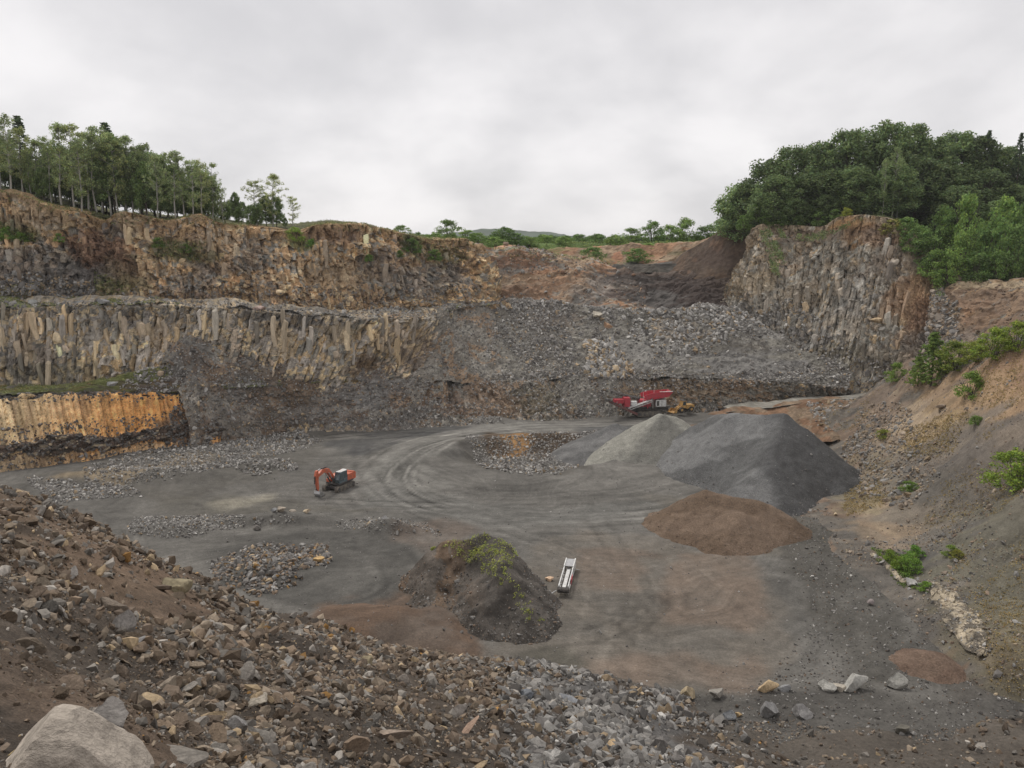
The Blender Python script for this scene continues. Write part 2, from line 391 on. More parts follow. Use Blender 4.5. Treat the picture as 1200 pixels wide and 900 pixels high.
Z = [
 (gp((620, 640), (700, 620), (860, 650), (920, 700), (900, 800), (560, 830), (600, 740)), (0.195, 0.17, 0.14), 0.6),
 (gp((690, 640), (760, 645), (740, 690), (670, 680)), (0.20, 0.15, 0.115), 0.5),
 (gp((790, 650), (870, 640), (900, 700), (880, 740), (780, 745)), (0.225, 0.17, 0.13), 0.6),
 (gp((690, 770), (900, 770), (880, 805), (680, 805)), (0.22, 0.16, 0.12), 0.5),
 (gp((760, 575), (960, 615), (1010, 640), (900, 645), (760, 620)), (0.17, 0.155, 0.13), 0.7),
 (gp((900, 640), (1010, 600), (1060, 690), (1100, 790), (1200, 830), (1000, 800), (950, 720)), (0.105, 0.098, 0.085), 0.85),
 (gp((1000, 590), (1100, 620), (1500, 760), (1500, 930), (1100, 830), (1060, 700)), (0.115, 0.105, 0.092), 0.95),
 (gp((620, 810), (1200, 810), (1300, 930), (620, 930)), (0.105, 0.098, 0.088), 0.9),
 (gp((240, 640), (480, 615), (500, 700), (430, 725), (300, 700), (240, 670)), (0.105, 0.10, 0.09), 0.8),
 (gp((380, 715), (480, 690), (560, 760), (600, 800), (300, 820)), (0.155, 0.105, 0.074), 0.85),
 (gp((450, 610), (540, 610), (560, 650), (460, 640)), (0.20, 0.145, 0.11), 0.4),
 (gp((560, 770), (640, 755), (680, 780), (600, 820)), (0.12, 0.11, 0.09), 0.8),
 (gp((40, 560), (260, 500), (420, 500), (330, 560), (180, 590)), (0.135, 0.125, 0.108), 0.7),
 (gp((60, 565), (120, 550), (240, 528), (250, 540), (130, 570)), (0.33, 0.26, 0.17), 0.6),
 (gp((200, 580), (400, 590), (440, 600), (300, 605), (180, 610)), (0.13, 0.12, 0.10), 0.6),
 (gp((240, 590), (330, 578), (330, 584), (260, 600)), (0.36, 0.33, 0.26), 0.55),
 (gp((370, 520), (480, 500), (560, 498), (480, 515), (420, 535)), (0.10, 0.098, 0.095), 0.75),
 (gp((440, 560), (520, 580), (620, 598), (760, 590), (780, 610), (560, 615), (420, 590)), (0.24, 0.235, 0.215), 0.4),
 (gp((420, 560), (470, 515), (560, 498), (760, 495), (700, 506), (560, 510), (500, 540), (520, 580)), (0.26, 0.25, 0.225), 0.6),
 (gp((530, 520), (560, 512), (700, 506), (710, 535), (660, 556), (560, 548)), (0.13, 0.12, 0.105), 0.9),
 (gp((560, 508), (690, 506), (690, 520), (575, 524)), (0.115, 0.085, 0.06), 0.9),
 (gp((585, 512), (615, 510), (612, 521), (588, 522)), (0.42, 0.24, 0.10), 0.8),
 (gp((680, 500), (760, 500), (720, 540), (690, 530)), (0.13, 0.127, 0.122), 0.8),
]
for i, (pl, c, w) in enumerate(Z): C = zone(C, pl, np.array(c) * 0.72, w, seed=i)
# wheel ruts: pairs of lines along the routes the machines take
def ruts(C, V, routes, seed=1):
    rg = np.random.default_rng(seed)
    for pts, n, spread, wgt in routes:
        P0 = np.array([G(*q)[:2] for q in pts]); dd_ = np.concatenate([[0], np.cumsum(np.hypot(*np.diff(P0, axis=0).T))])
        t = np.linspace(0, dd_[-1], 40); L = np.stack([np.interp(t, dd_, P0[:, k]) for k in (0, 1)], -1)
        for _ in range(6): L[1:-1] = (L[:-2] + L[1:-1] * 2 + L[2:]) / 4
        tn = np.gradient(L, axis=0); tn /= np.linalg.norm(tn, axis=1, keepdims=True); nn = np.stack([-tn[:, 1], tn[:, 0]], -1)
        for k in range(n):
            off = rg.normal() * spread + rg.normal() * spread * 0.6 * np.sin(t / dd_[-1] * math.pi * rg.uniform(0.5, 2) + rg.uniform(0, 6))
            a0, a1 = sorted(rg.uniform(0, 1, 2)); a1 = max(a1, a0 + 0.4); dark = rg.random() < 0.6; q = wgt * rg.uniform(0.4, 1)
            for side in (-1.1, 1.1):
                M = L + nn * (off + side)[:, None]
                bb = (X > M[:, 0].min() - 2) & (X < M[:, 0].max() + 2) & (Y > M[:, 1].min() - 2) & (Y < M[:, 1].max() + 2)
                xi, yi = X[bb], Y[bb]; best = np.full(xi.shape, 9.0)
                for i in range(int(a0 * 39), min(39, int(a1 * 39))):
                    ax, ay = M[i]; bx, by = M[i + 1]; tt = np.clip(((xi - ax) * (bx - ax) + (yi - ay) * (by - ay)) / ((bx - ax) ** 2 + (by - ay) ** 2 + 1e-9), 0, 1)
                    best = np.minimum(best, np.hypot(xi - ax - tt * (bx - ax), yi - ay - tt * (by - ay)))
                m = (1 - sstep(0.12, 0.42, best)) * q * (0.5 + 0.8 * sstep(-0.2, 0.2, fbm(xi / 5, yi / 5, 2, seed)))
                C[bb] *= (1 - (0.30 if dark else -0.36) * m)[:, None]
                V[..., 2][bb] -= 0.035 * m
    return C
main = [(800, 497), (700, 500), (600, 504), (520, 516), (470, 540), (450, 565), (480, 590), (560, 606), (660, 612), (760, 606)]
C = ruts(C, V, [(main, 16, 3.0, 1.0), ([(440, 500), (420, 530), (430, 560), (470, 590), (560, 620), (680, 650), (720, 700), (700, 780)], 8, 3.0, 0.6),
  ([(230, 590), (330, 585), (450, 590), (600, 595), (760, 590), (860, 560)], 9, 2.5, 0.8), ([(690, 560), (620, 575), (540, 570), (480, 545), (520, 515), (620, 503)], 9, 2.0, 0.9),
  ([(640, 640), (700, 690), (760, 740), (840, 790), (900, 795)], 5, 2.5, 0.5), ([(900, 780), (800, 700), (740, 640), (690, 600)], 5, 2.5, 0.5), ([(650, 760), (720, 745), (770, 710), (760, 670), (700, 640)], 5, 1.6, 0.8),
  ([(250, 640), (340, 632), (440, 640), (470, 690), (400, 720), (300, 715)], 6, 1.5, 0.8), ([(980, 650), (960, 700), (1000, 770), (1060, 800)], 7, 1.8, 0.6), ([(330, 520), (420, 510), (500, 505), (560, 503)], 7, 1.6, 0.9)])
o = link('quarry_floor', mesh_np('quarry_floor', V, grid_faces(*V.shape[:2]), FLOOR, C, smooth=True)); tag(o, kind='structure')
SURF['quarry_floor'] = (V, C)

# ------------------------------------------------------------------ near slope (broken rock on brown earth)
ctrl = []
for p in [(-250, 560, 30), (0, 566, 34), (0, 610, 24), (0, 680, 15), (0, 780, 9.5), (0, 895, 6), (70, 596, 36), (130, 641, 38), (130, 700, 21), (130, 780, 12.5), (130, 895, 7.5),
          (200, 692, 39), (230, 800, 15.5), (300, 895, 11.5), (330, 722, 44), (330, 775, 25), (400, 850, 17), (450, 766, 49), (450, 810, 28), (600, 778, 53), (600, 825, 34),
          (600, 895, 18), (750, 805, 49.5), (760, 850, 37), (780, 895, 30), (900, 862, 45.2), (900, 895, 39), (1040, 868, 44.5), (1040, 895, 40), (1180, 845, 46.5), (1200, 895, 40), (-200, 895, 5)]:
    ctrl.append(PW(*p))
for x, y, z in [(0, 0, 28.3), (-8, 0, 28.2), (8, 0, 27.2), (-20, 0, 27.5), (-40, 10, 28), (25, 8, 20), (-60, 20, 27), (0, 4, 26.4),
                (-24, 42, 12), (-30, 52, 3), (-22, 55, 0.4), (-46, 40, 18), (-62, 55, 10), (-66, 72, 0.5), (-45, 64, 0.2), (-12, 57, 0.2), (-17, 49, 4.5), (-22, 47, 7), (40, 30, 6), (60, 40, 0)]:
    ctrl.append(np.array([x, y, z]))
nearT = TPS(ctrl, 0.5)
ang = np.linspace(math.radians(-52), math.radians(44), 560)
rad = np.geomspace(1.5, 95, 430)
A_, R_ = np.meshgrid(ang, rad, indexing='ij')
X, Y = R_ * np.sin(A_), R_ * np.cos(A_)
def near_z(x, y):
    z = nearT(x, y)
    r = np.hypot(x, y)
    z = z + 0.9 * fbm(x / 7, y / 7, 3, 21) * sstep(6, 22, r) + 0.35 * fbm(x / 2.4, y / 2.4, 4, 22) * sstep(3, 10, r)
    return z
Zn = near_z(X, Y)
f1, f2, r1, r2, cx, cy = voro(X / 0.45, Y / 0.45, 4)
Zn = Zn + 0.10 * (f2 - f1) * r1 + 0.05 * fbm(X / 0.15, Y / 0.15, 3, 24)
far = floor_h(X, Y)
Zn = np.where(Zn < far - 0.6, far - 0.6, Zn)
V = np.stack([X, Y, Zn], -1)
C = np.array([0.078, 0.063, 0.050]) * (1 + 0.7 * fbm(X / 2.6, Y / 2.6, 4, 25)[..., None] + 0.35 * fbm(X / 0.5, Y / 0.5, 3, 26)[..., None])
C = splat(V, C, [(120, 640, 6, 3, (0.125, 0.088, 0.060), 0.7), (170, 670, 5, 3, (0.13, 0.09, 0.062), 0.6), (60, 610, 6, 3, (0.11, 0.08, 0.056), 0.5), (40, 800, 1.6, 1.0, (0.105, 0.078, 0.058), 0.8),
     (170, 860, 1.6, 1.2, (0.11, 0.080, 0.058), 0.9), (250, 700, 5, 2, (0.13, 0.08, 0.055), 0.7), (700, 830, 8, 3, (0.11, 0.11, 0.11), 0.6), (1000, 880, 12, 3, (0.085, 0.074, 0.062), 0.8), (260, 660, 6, 3, (0.10, 0.085, 0.07), 0.6)])
o = link('near_slope', mesh_np('near_slope', V, grid_faces(*V.shape[:2]), NEAR, C, smooth=True)); tag(o, kind='structure')
SURF['near_slope'] = (V, C)

# ------------------------------------------------------------------ cliffs
def cell1(x, seed):
    i = np.floor(x); f1 = np.full(x.shape, 9.0); f2 = f1.copy(); idd = np.zeros(x.shape); off = np.zeros(x.shape)
    for k in (-1, 0, 1):
        j = i + k; c = j + 0.5 + 0.75 * (hsh(j, j * 0, 0, seed) - 0.5); d = np.abs(c - x)
        n = d < f1; f2 = np.where(n, f1, np.minimum(f2, d)); f1 = np.where(n, d, f1); idd = np.where(n, j, idd); off = np.where(n, c - x, off)
    return idd, f2 - f1, off
def cols(w, asp, amp, w2=None, amp2=0.0, big=1.5, bigs=11.0, crack=0.35, seed=0, lean=0.0, rough=0.12, ledge=0.0, broken=0.5):
    """upright joints with cross breaks; where the rock is shattered the joints give way to irregular blocks"""
    w2 = w2 or w / 2.6
    def f(s, h, v):
        sw = s + 0.7 * fbm(s / 9, h / 9, 3, seed + 1) + 0.18 * fbm(s / 1.5, h / 4, 3, seed + 2) + lean * h
        res = 0
        def lev(w, asp, amp, sd):
            i, e, off = cell1(sw / w, sd)
            r = hsh(i, i * 0, 1, sd)
            hb = h / (w * asp * (0.6 + 0.9 * r)) + r * 13 + 0.18 * noise(s / (w * 0.3), h / w, sd + 3) + (hsh(i, i * 0, 4, sd) - 0.5) * off * 1.2
            b = np.floor(hb); fb = hb - b
            r1 = hsh(i, b, 2, sd); r2 = hsh(i, b, 3, sd); r3 = hsh(i, b, 5, sd)
            be = np.minimum(fb, 1 - fb)
            d = (r1 - 0.5) * amp + off * (r2 - 0.5) * amp * 1.6 + (fb - 0.5) * (r3 - 0.6) * amp * 0.9 - 0.5 * amp * off * off
            d = d - crack * w / 2 * (1.2 * (1 - sstep(0.0, 0.10, e)) + 0.4 * (1 - sstep(0, 0.06, be)))
            return d, r1
        d1, c1 = lev(w, asp, amp, seed + 3)
        d2, c2 = lev(w2, asp * 0.8, amp2, seed + 4)
        g1, g2, q1, q2, dx, dy = voro((s + 0.15 * h) / (w * 0.55) + 0.5 * noise(s, h, seed + 12), h / (w * 0.95) + 0.5 * noise(s, h, seed + 13), seed + 10)
        q3 = (q1 - 0.5) * amp * 0.9 + dx * (q2 - 0.5) * amp * 1.6 + dy * (((q1 * 7.3) % 1) - 0.6) * amp * 1.2 - 0.25 * crack * (1 - sstep(0, 0.12, g2 - g1))
        m = sstep(-0.12, 0.12, fbm(s / 8, h / 5, 4, seed + 11) + (broken - 0.5) * 0.7)
        d = d1 * (1 - 0.75 * m) + d2 * (1 - 0.5 * m) + q3 * m
        cell = np.where(m > 0.5, q1, c1 * 0.6 + c2 * 0.4)
        d = d + big * (1.6 * fbm(s / bigs, h / 20, 3, seed + 5)) + rough * fbm(s / 0.6, h / 0.9, 3, seed + 6)
        d = d - ledge * (np.floor(v * 3 + fbm(s / 9, v * 2, 3, seed + 8)) - v * 3)
        fade = sstep(-0.02, 0.05, v)
        return d * (0.4 + 0.6 * fade), cell
    return f
BR = 1.72
def rockcol(pal, wts, seed, var=0.5, stain=None, stainw=0.5, top=None, topw=0.0):
    def f(s, h, v, cell, V):
        q = np.clip(cell * 0.6 + 0.2 + 0.55 * fbm(s / 5, h / 4, 4, seed), 0, 0.999)
        C = pick(pal, wts, q)
        C = C * (1 + var * fbm(s / 1.3, h / 2.5, 4, seed + 3)[..., None]) * (0.75 + 0.5 * hsh(np.floor(cell * 977), np.floor(cell * 31), 0, 5))[..., None]
        if stain is not None:
            m = sstep(0.0, 0.35, fbm(s / 6, h / 3, 4, seed + 7))[..., None] * stainw
            C = C * (1 - m) + np.array(stain) * m
        if top is not None:
            m = (sstep(0.8, 1.0, v + 0.35 * fbm(s / 3, h / 3, 4, seed + 8)) * topw)[..., None]
            C = C * (1 - m) + np.array(top) * m
        return C * BR * np.array([1.02, 1.0, 0.92])
    return f
def pl(*pp): return [PW(*p) for p in pp]
# lowest face: slim upright ochre columns
LA0 = [G(-180, 590), G(0, 553), G(100, 541), G(170, 527), G(235, 522), G(262, 519)]
LA1 = pl((-180, 466, 106), (0, 463, 113.5), (60, 460, 116), (120, 459, 119.5), (180, 459, 124), (235, 461, 128.5), (265, 464, 130))
def slimcols(s, h, v):
    f1, f2, r1, r2, cx, cy = voro((s + 0.2 * fbm(s / 2, h / 6, 2, 3) + 0.10 * h) / 0.72, h / 40, 130, 0.7)
    vb = 0.37 + 0.22 * sstep(35, 95, s); low = 1 - sstep(-0.05, 0.05, v - vb + 0.16 * fbm(s / 3.5, v * 2, 4, 131)); low = low * sstep(0.13, 0.19, v + 0.15 * fbm(s / 2.5, v * 2, 4, 136) + 0.2 * sstep(70, 85, s))
    g1, g2, q1, q2, ex, ey = voro(s / 0.9, h / 0.8, 132)
    d = (0.30 * np.sqrt(np.clip(0.35 - (cx * 1.2) ** 2, 0, 1)) + (r1 - 0.5) * 0.35 - 0.12 * (1 - sstep(0, 0.2, f2 - f1))) * (1 - low)
    d = d + low * (0.5 + (q1 - 0.5) * 0.8 + 0.5 * fbm(s / 2, h / 1.5, 3, 134)) + 0.8 * fbm(s / 9, h / 12, 3, 133)
    cr = sstep(0.95, 1.02, v + 0.12 * fbm(s / 1.5, h, 3, 135))
    d = d - cr * (0.5 + 0.5 * q1)
    return d, r1 + 2 * (low > 0.5) + 4 * (cr > 0.5)
def slimcolour(s, h, v, cell, V):
    r = cell % 1.0; lo = (np.floor(cell / 2) % 2) > 0.5; cr = cell >= 4
    t = sstep(4, 20, V[..., 0] + 78)[..., None]
    yel = np.array([0.80, 0.60, 0.35]) * (1 - t) + np.array([0.88, 0.46, 0.17]) * t
    C = yel * (0.72 + 0.5 * r)[..., None] * (1 + 0.5 * fbm(s / 0.8, h / 4, 4, 140))[..., None]
    m = sstep(0.12, 0.4, fbm(s / 0.7, h / 5, 3, 141))[..., None]; C = C * (1 - 0.35 * m) + RUST * 1.6 * 0.35 * m
    seam = (1 - np.abs(v * 3.2 - 0.75 + 0.4 * fbm(s / 3, v, 3, 143)) * 3.0)
    Cl = pick([DGREY, DBROWN, GREY * 0.8, LTAN * 0.8], [4, 4, 1.5, 2.5], np.clip(0.5 + 0.9 * fbm(s / 0.9, h / 0.8, 3, 142), 0, 0.99)) * np.ones(C.shape)
    C = np.where(lo[..., None], Cl, C)
    Cc = pick([DGREY, GREY * 0.7, DBROWN], [2, 1, 2], np.clip(0.5 + 0.9 * fbm(s / 0.8, h, 3, 144), 0, 0.99)) * np.ones(C.shape)
    return np.where(cr[..., None], Cc, C)
loft('ochre_column_face', LA0, LA1, 0.13, 0.22, CLIFF, slimcols, slimcolour, back=3, below=1.5, sm=2,
     spl=[(20, 545, 8, 2.2, (0.17, 0.14, 0.11), 0.5), (160, 528, 5, 1.4, LTAN, 0.6), (242, 480, 4.5, 6, DGREY * 1.1, 1.0), (225, 500, 6, 3, DBROWN * 1.2, 0.8)])
# middle face
LB0 = pl((-180, 462, 117), (0, 455, 124.5), (90, 452, 127), (170, 443, 128.5), (210, 425, 130), (260, 430, 132), (320, 445, 134), (400, 448, 139), (450, 445, 144), (508, 440, 149), (550, 430, 154))
LB1 = pl((-180, 357, 121), (0, 362, 127.5), (90, 358, 130), (190, 357, 132.5), (260, 361, 135), (320, 366, 137), (400, 371, 141.5), (450, 373, 146), (490, 374, 149.5), (506, 372, 152), (545, 359, 165))
FLAT = lambda amp, sc, seed: (lambda s, h, v: (amp * fbm(s / sc, h / sc, 5, seed) + 0.25 * amp * voro(s / (sc * 0.25), h / (sc * 0.25), seed + 1)[2], 0.5 + fbm(s / sc, h / sc, 3, seed + 2)))
loft('grassy_bench', [np.array(p_) + [0, 0.6, -0.35] for p_ in LA1], LB0, 0.5, 0.4, SOIL, FLAT(0.9, 4, 150), rockcol([DBROWN * 0.8, DGREY * 0.8, GRASS * 0.6, DRY * 0.4, BROWN * 0.6], [3, 3, 3, 2, 2], 151), spl=[
    (60, 455, 10, 1.2, GRASS * 0.8, 0.5), (150, 440, 6, 1.5, GRASS, 0.8), (230, 440, 5, 2, DGREY, 0.9), (180, 452, 8, 1.0, DBROWN, 0.7)])
loft('middle_cliff_face', LB0, LB1, 0.19, 0.21, CLIFF, cols(1.7, 4.2, 1.0, 0.7, 0.45, big=0.9, bigs=12, crack=0.6, seed=200, ledge=0.5, broken=0.0),
     rockcol([GREY * 1.1, TAN * 0.95, (0.29, 0.265, 0.25), LTAN * 0.95, GREY * 0.8, (0.33, 0.27, 0.22), BROWN], [4, 2.6, 4, 2.2, 2, 3, 1.0], 201, stain=GREY * 0.8, stainw=0.35, top=(0.13, 0.12, 0.105), topw=0.5),
     back=5, below=2.5, backz=1.2, spl=[(430, 425, 3.5, 2.5, (0.15, 0.10, 0.06), 0.85), (20, 420, 5, 4, DGREY * 1.3, 0.6), (150, 380, 8, 2, DGREY * 1.2, 0.5), (330, 375, 9, 2.2, DGREY, 0.6), (60, 440, 8, 2, (0.13, 0.12, 0.08), 0.5),
      (330, 400, 3, 3, LTAN * 0.9, 0.7), (185, 395, 2.2, 3, TAN, 0.6), (30, 400, 1.6, 5, TAN * 0.9, 0.6), (390, 395, 3, 3, LTAN * 0.8, 0.5), (475, 400, 6, 3, TAN * 0.75, 0.5), (500, 420, 5, 3, BROWN, 0.6)])
# upper face
LC0 = pl((-180, 340, 130), (0, 348, 133), (90, 350, 137), (170, 352, 139), (260, 359, 142), (340, 365, 146), (400, 367, 150), (470, 362, 157), (545, 357, 165), (600, 352, 171))
LC1 = pl((-180, 190, 133), (0, 224, 136), (30, 230, 137), (62, 242, 138), (100, 250, 140), (122, 259, 141), (143, 247, 142), (165, 252, 143), (195, 258, 144), (240, 253, 147), (262, 262, 149), (300, 265, 151), (350, 270, 154), (372, 263, 155), (430, 263, 159), (470, 274, 163), (510, 281, 168), (548, 280, 172), (566, 290, 178))
loft('upper_bench', LB1, LC0, 0.45, 0.35, SOIL, FLAT(1.0, 4, 160), rockcol([DGREY, BROWN, GREY * 0.8, GRASS * 1.2, DGREY], [3, 2, 3, 1, 2], 161), spl=[
    (60, 352, 14, 3, GRASS * 1.25, 0.8), (130, 352, 8, 3, GRASS * 1.2, 0.7), (260, 365, 10, 3, DGREY, 0.9), (340, 365, 10, 3, DGREY * 1.1, 0.8)])
loft('upper_cliff_face', LC0, LC1, 0.22, 0.24, CLIFF, cols(1.6, 2.8, 1.4, 0.6, 0.6, big=2.4, bigs=8, crack=0.55, seed=300, broken=0.22, rough=0.25, ledge=0.8),
     rockcol([(0.37, 0.265, 0.165), BROWN * 1.25, (0.42, 0.30, 0.185), GREY * 1.0, (0.33, 0.225, 0.14), LTAN * 0.9, DGREY * 1.2, (0.24, 0.17, 0.11)], [3, 2.2, 3, 2.6, 3, 2.2, 1.8, 2.2], 301, stain=BROWN, stainw=0.5, top=(0.21, 0.145, 0.085), topw=0.8),
     back=7, below=2.5, backz=0.4, sm=2, spl=[(110, 290, 5.5, 5, RUST * 0.9, 0.95), (125, 315, 5, 4, RUST * 0.8, 0.9), (130, 335, 6, 2.2, (0.20, 0.19, 0.09), 0.8), (10, 340, 6, 2.0, (0.17, 0.16, 0.07), 0.8),
      (18, 270, 6, 1.6, (0.12, 0.12, 0.05), 0.8), (205, 295, 6, 2, (0.17, 0.15, 0.075), 0.7), (240, 300, 4, 1.6, (0.16, 0.15, 0.07), 0.6), (132, 270, 2.0, 1.8, DGREY, 0.85), (148, 262, 3, 2.6, TAN, 0.7),
      (30, 310, 9, 3.5, DGREY * 1.5, 0.75), (85, 325, 6, 3.5, DGREY * 1.5, 0.8), (25, 255, 4, 3.2, TAN * 0.95, 0.7), (50, 262, 3, 3.5, TAN, 0.5), (235, 325, 4, 3, GREY * 0.9, 0.6), (160, 320, 5, 3, TAN * 0.9, 0.6),
      (355, 285, 3, 1.5, (0.14, 0.15, 0.06), 0.8), (390, 275, 8, 2.0, RUST * 1.05, 0.5), (295, 300, 6, 3.5, GREY * 0.9, 0.5), (390, 320, 7, 4, TAN * 0.85, 0.6), (250, 280, 4, 2.5, TAN, 0.5), (310, 330, 4, 3, BROWN, 0.5),
      (490, 330, 10, 4, GREY * 0.9, 0.7), (470, 300, 5, 3, BROWN * 1.3, 0.5), (485, 288, 3, 2.6, (0.11, 0.13, 0.05), 0.75), (520, 300, 6, 2, (0.15, 0.14, 0.07), 0.6), (440, 310, 3, 5, DGREY * 1.2, 0.6), (200, 345, 10, 1.5, BROWN, 0.5)])
# long rubble slope at the far end and the low fluted band under it
LD0 = [G(330, 508), G(400, 505), G(500, 500), G(600, 494), G(700, 489), G(800, 484), G(900, 482), G(1000, 480)]
LD1 = pl((330, 478, 139), (400, 474, 143), (500, 452, 149), (600, 448, 151), (700, 446, 152.5), (800, 444, 153), (900, 446, 152), (1000, 455, 148))
loft('lower_rock_band', LD0, LD1, 0.25, 0.25, CLIFF, cols(1.1, 3.0, 0.7, 0.6, 0.4, big=0.5, bigs=7, crack=0.35, seed=400, rough=0.25),
     rockcol([DGREY, GREY * 0.8, BROWN, DGREY * 1.3, TAN * 0.65], [3, 3, 2, 3, 1.2], 401), below=1.5, back=2, sm=3,
     spl=[(580, 470, 8, 3.5, (0.21, 0.15, 0.105), 0.85), (530, 475, 3.5, 3, (0.14, 0.085, 0.055), 0.6), (640, 470, 6, 3, (0.14, 0.125, 0.09), 0.7), (690, 470, 6, 3, DGREY, 0.8), (770, 455, 14, 2.2, (0.24, 0.18, 0.12), 0.75), (860, 452, 8, 2, (0.24, 0.16, 0.10), 0.6), (460, 482, 9, 3, DGREY * 1.2, 0.7)])
LE1 = pl((330, 430, 146), (400, 415, 150), (440, 395, 155), (510, 366, 164), (560, 357, 170), (600, 353, 172), (650, 357, 172), (700, 366, 170), (780, 366, 170), (860, 360, 170), (930, 400, 164), (1000, 425, 157))
def slopeprof(v): return v ** 1.15
loft('rubble_slope', LD1, LE1, 0.3, 0.3, SOIL, lambda s, h, v: (1.6 * fbm(s / 9, h / 9, 4, 410) + 0.5 * voro(s / 1.1, h / 1.1, 411)[2] * 0.6 + 0.4 * fbm(s / 1.5, h / 1.5, 3, 412), 0.5 + fbm(s / 6, h / 4, 4, 413)),
     rockcol([GREY * 0.46, GREY * 0.56, DGREY * 0.8, GREY * 0.6], [3, 3, 2, 2], 414, var=0.4), back=4, spl=[
     (790, 385, 7, 2.5, (0.25, 0.21, 0.165), 0.7), (690, 450, 7, 2.5, DGREY, 0.8), (520, 385, 8, 4, DGREY * 1.2, 0.5), (870, 425, 12, 3, GREY * 0.75, 0.9), (650, 375, 6, 2, BROWN, 0.4), (900, 380, 8, 3, GREY * 1.1, 0.6), (750, 410, 10, 3, GREY * 0.95, 0.6)])
loft('scree_shoulder', pl((484, 446, 145.5), (500, 448, 147), (530, 449, 149), (570, 449, 150.4), (640, 447, 152)), pl((498, 374, 151), (515, 364, 156), (540, 357, 165), (580, 355, 170.5), (640, 358, 171)), 0.3, 0.3, SOIL,
     lambda s, h, v: (0.5 - 3.0 * sstep(0.45, 1.0, s / s.max()) - 1.5 * sstep(0.15, 0.0, s / s.max()) + 1.0 * fbm(s / 6, h / 9, 4, 415) + 0.3 * voro(s / 1.1, h / 1.1, 416)[2] + 0.4 * fbm(s / 1.5, h / 1.5, 3, 417), 0.5 + fbm(s / 6, h / 4, 4, 418)), rockcol([GREY * 0.7, DGREY * 1.2, BROWN, GREY * 0.8], [3, 2, 1.5, 2], 419, var=0.4), back=3)
loft('scree_tongue', [G(628, 492), G(660, 489), G(700, 487), G(750, 486), G(790, 485)], pl((655, 444, 151.5), (675, 440, 152.5), (700, 438, 153.5), (730, 440, 153.5), (755, 444, 153)), 0.3, 0.3, SOIL,
     lambda s, h, v: (0.9 * np.sin(np.pi * s / s.max()) - 0.4 + 0.7 * fbm(s / 4, h / 6, 4, 426) + 0.3 * fbm(s / 1.2, h / 1.2, 3, 427), 0.5 + fbm(s / 5, h / 4, 4, 428)), rockcol([GREY * 0.5, DGREY * 0.9, GREY * 0.6], [3, 2, 2], 429, var=0.4), below=1)
# apron of dark scree in front of the middle face
LF0 = [G(222, 530, -0.5), G(245, 525, -0.5), G(280, 519, -0.5), G(330, 511, -0.5), G(400, 506, -0.5), G(470, 500, -0.5), G(530, 496, -0.5)]
LF1 = pl((196, 428, 128.3), (208, 408, 130), (222, 391, 131.8), (260, 412, 132), (310, 425, 134), (380, 428, 139), (430, 434, 143), (480, 420, 149), (520, 390, 156))
loft('scree_apron', LF0, LF1, 0.3, 0.3, SOIL, lambda s, h, v: (1.5 * fbm(s / 8, h / 8, 4, 420) + 0.35 * voro(s / 1.0, h / 1.0, 421)[2] + 0.3 * fbm(s / 1.3, h / 1.3, 3, 422) + 1.0 * np.abs(fbm(s / 4, h / 30, 2, 423)), 0.5 + fbm(s / 6, h / 6, 4, 424)),
     rockcol([DGREY, DGREY * 1.3, DBROWN, BROWN, GREY * 0.75], [3, 3, 2, 1.4, 2], 425, var=0.5), spl=[
     (225, 415, 3, 5, DGREY * 0.8, 0.7), (280, 455, 5, 4, DGREY * 0.75, 0.7), (350, 460, 7, 5, (0.12, 0.09, 0.065), 0.7), (260, 440, 3, 3, (0.20, 0.15, 0.11), 0.6), (440, 450, 9, 4, GREY * 0.8, 0.7), (330, 435, 5, 3, (0.16, 0.12, 0.09), 0.5), (380, 480, 10, 3, GREY * 0.7, 0.6), (250, 500, 12, 3, (0.15, 0.13, 0.11), 0.5)], back=3)
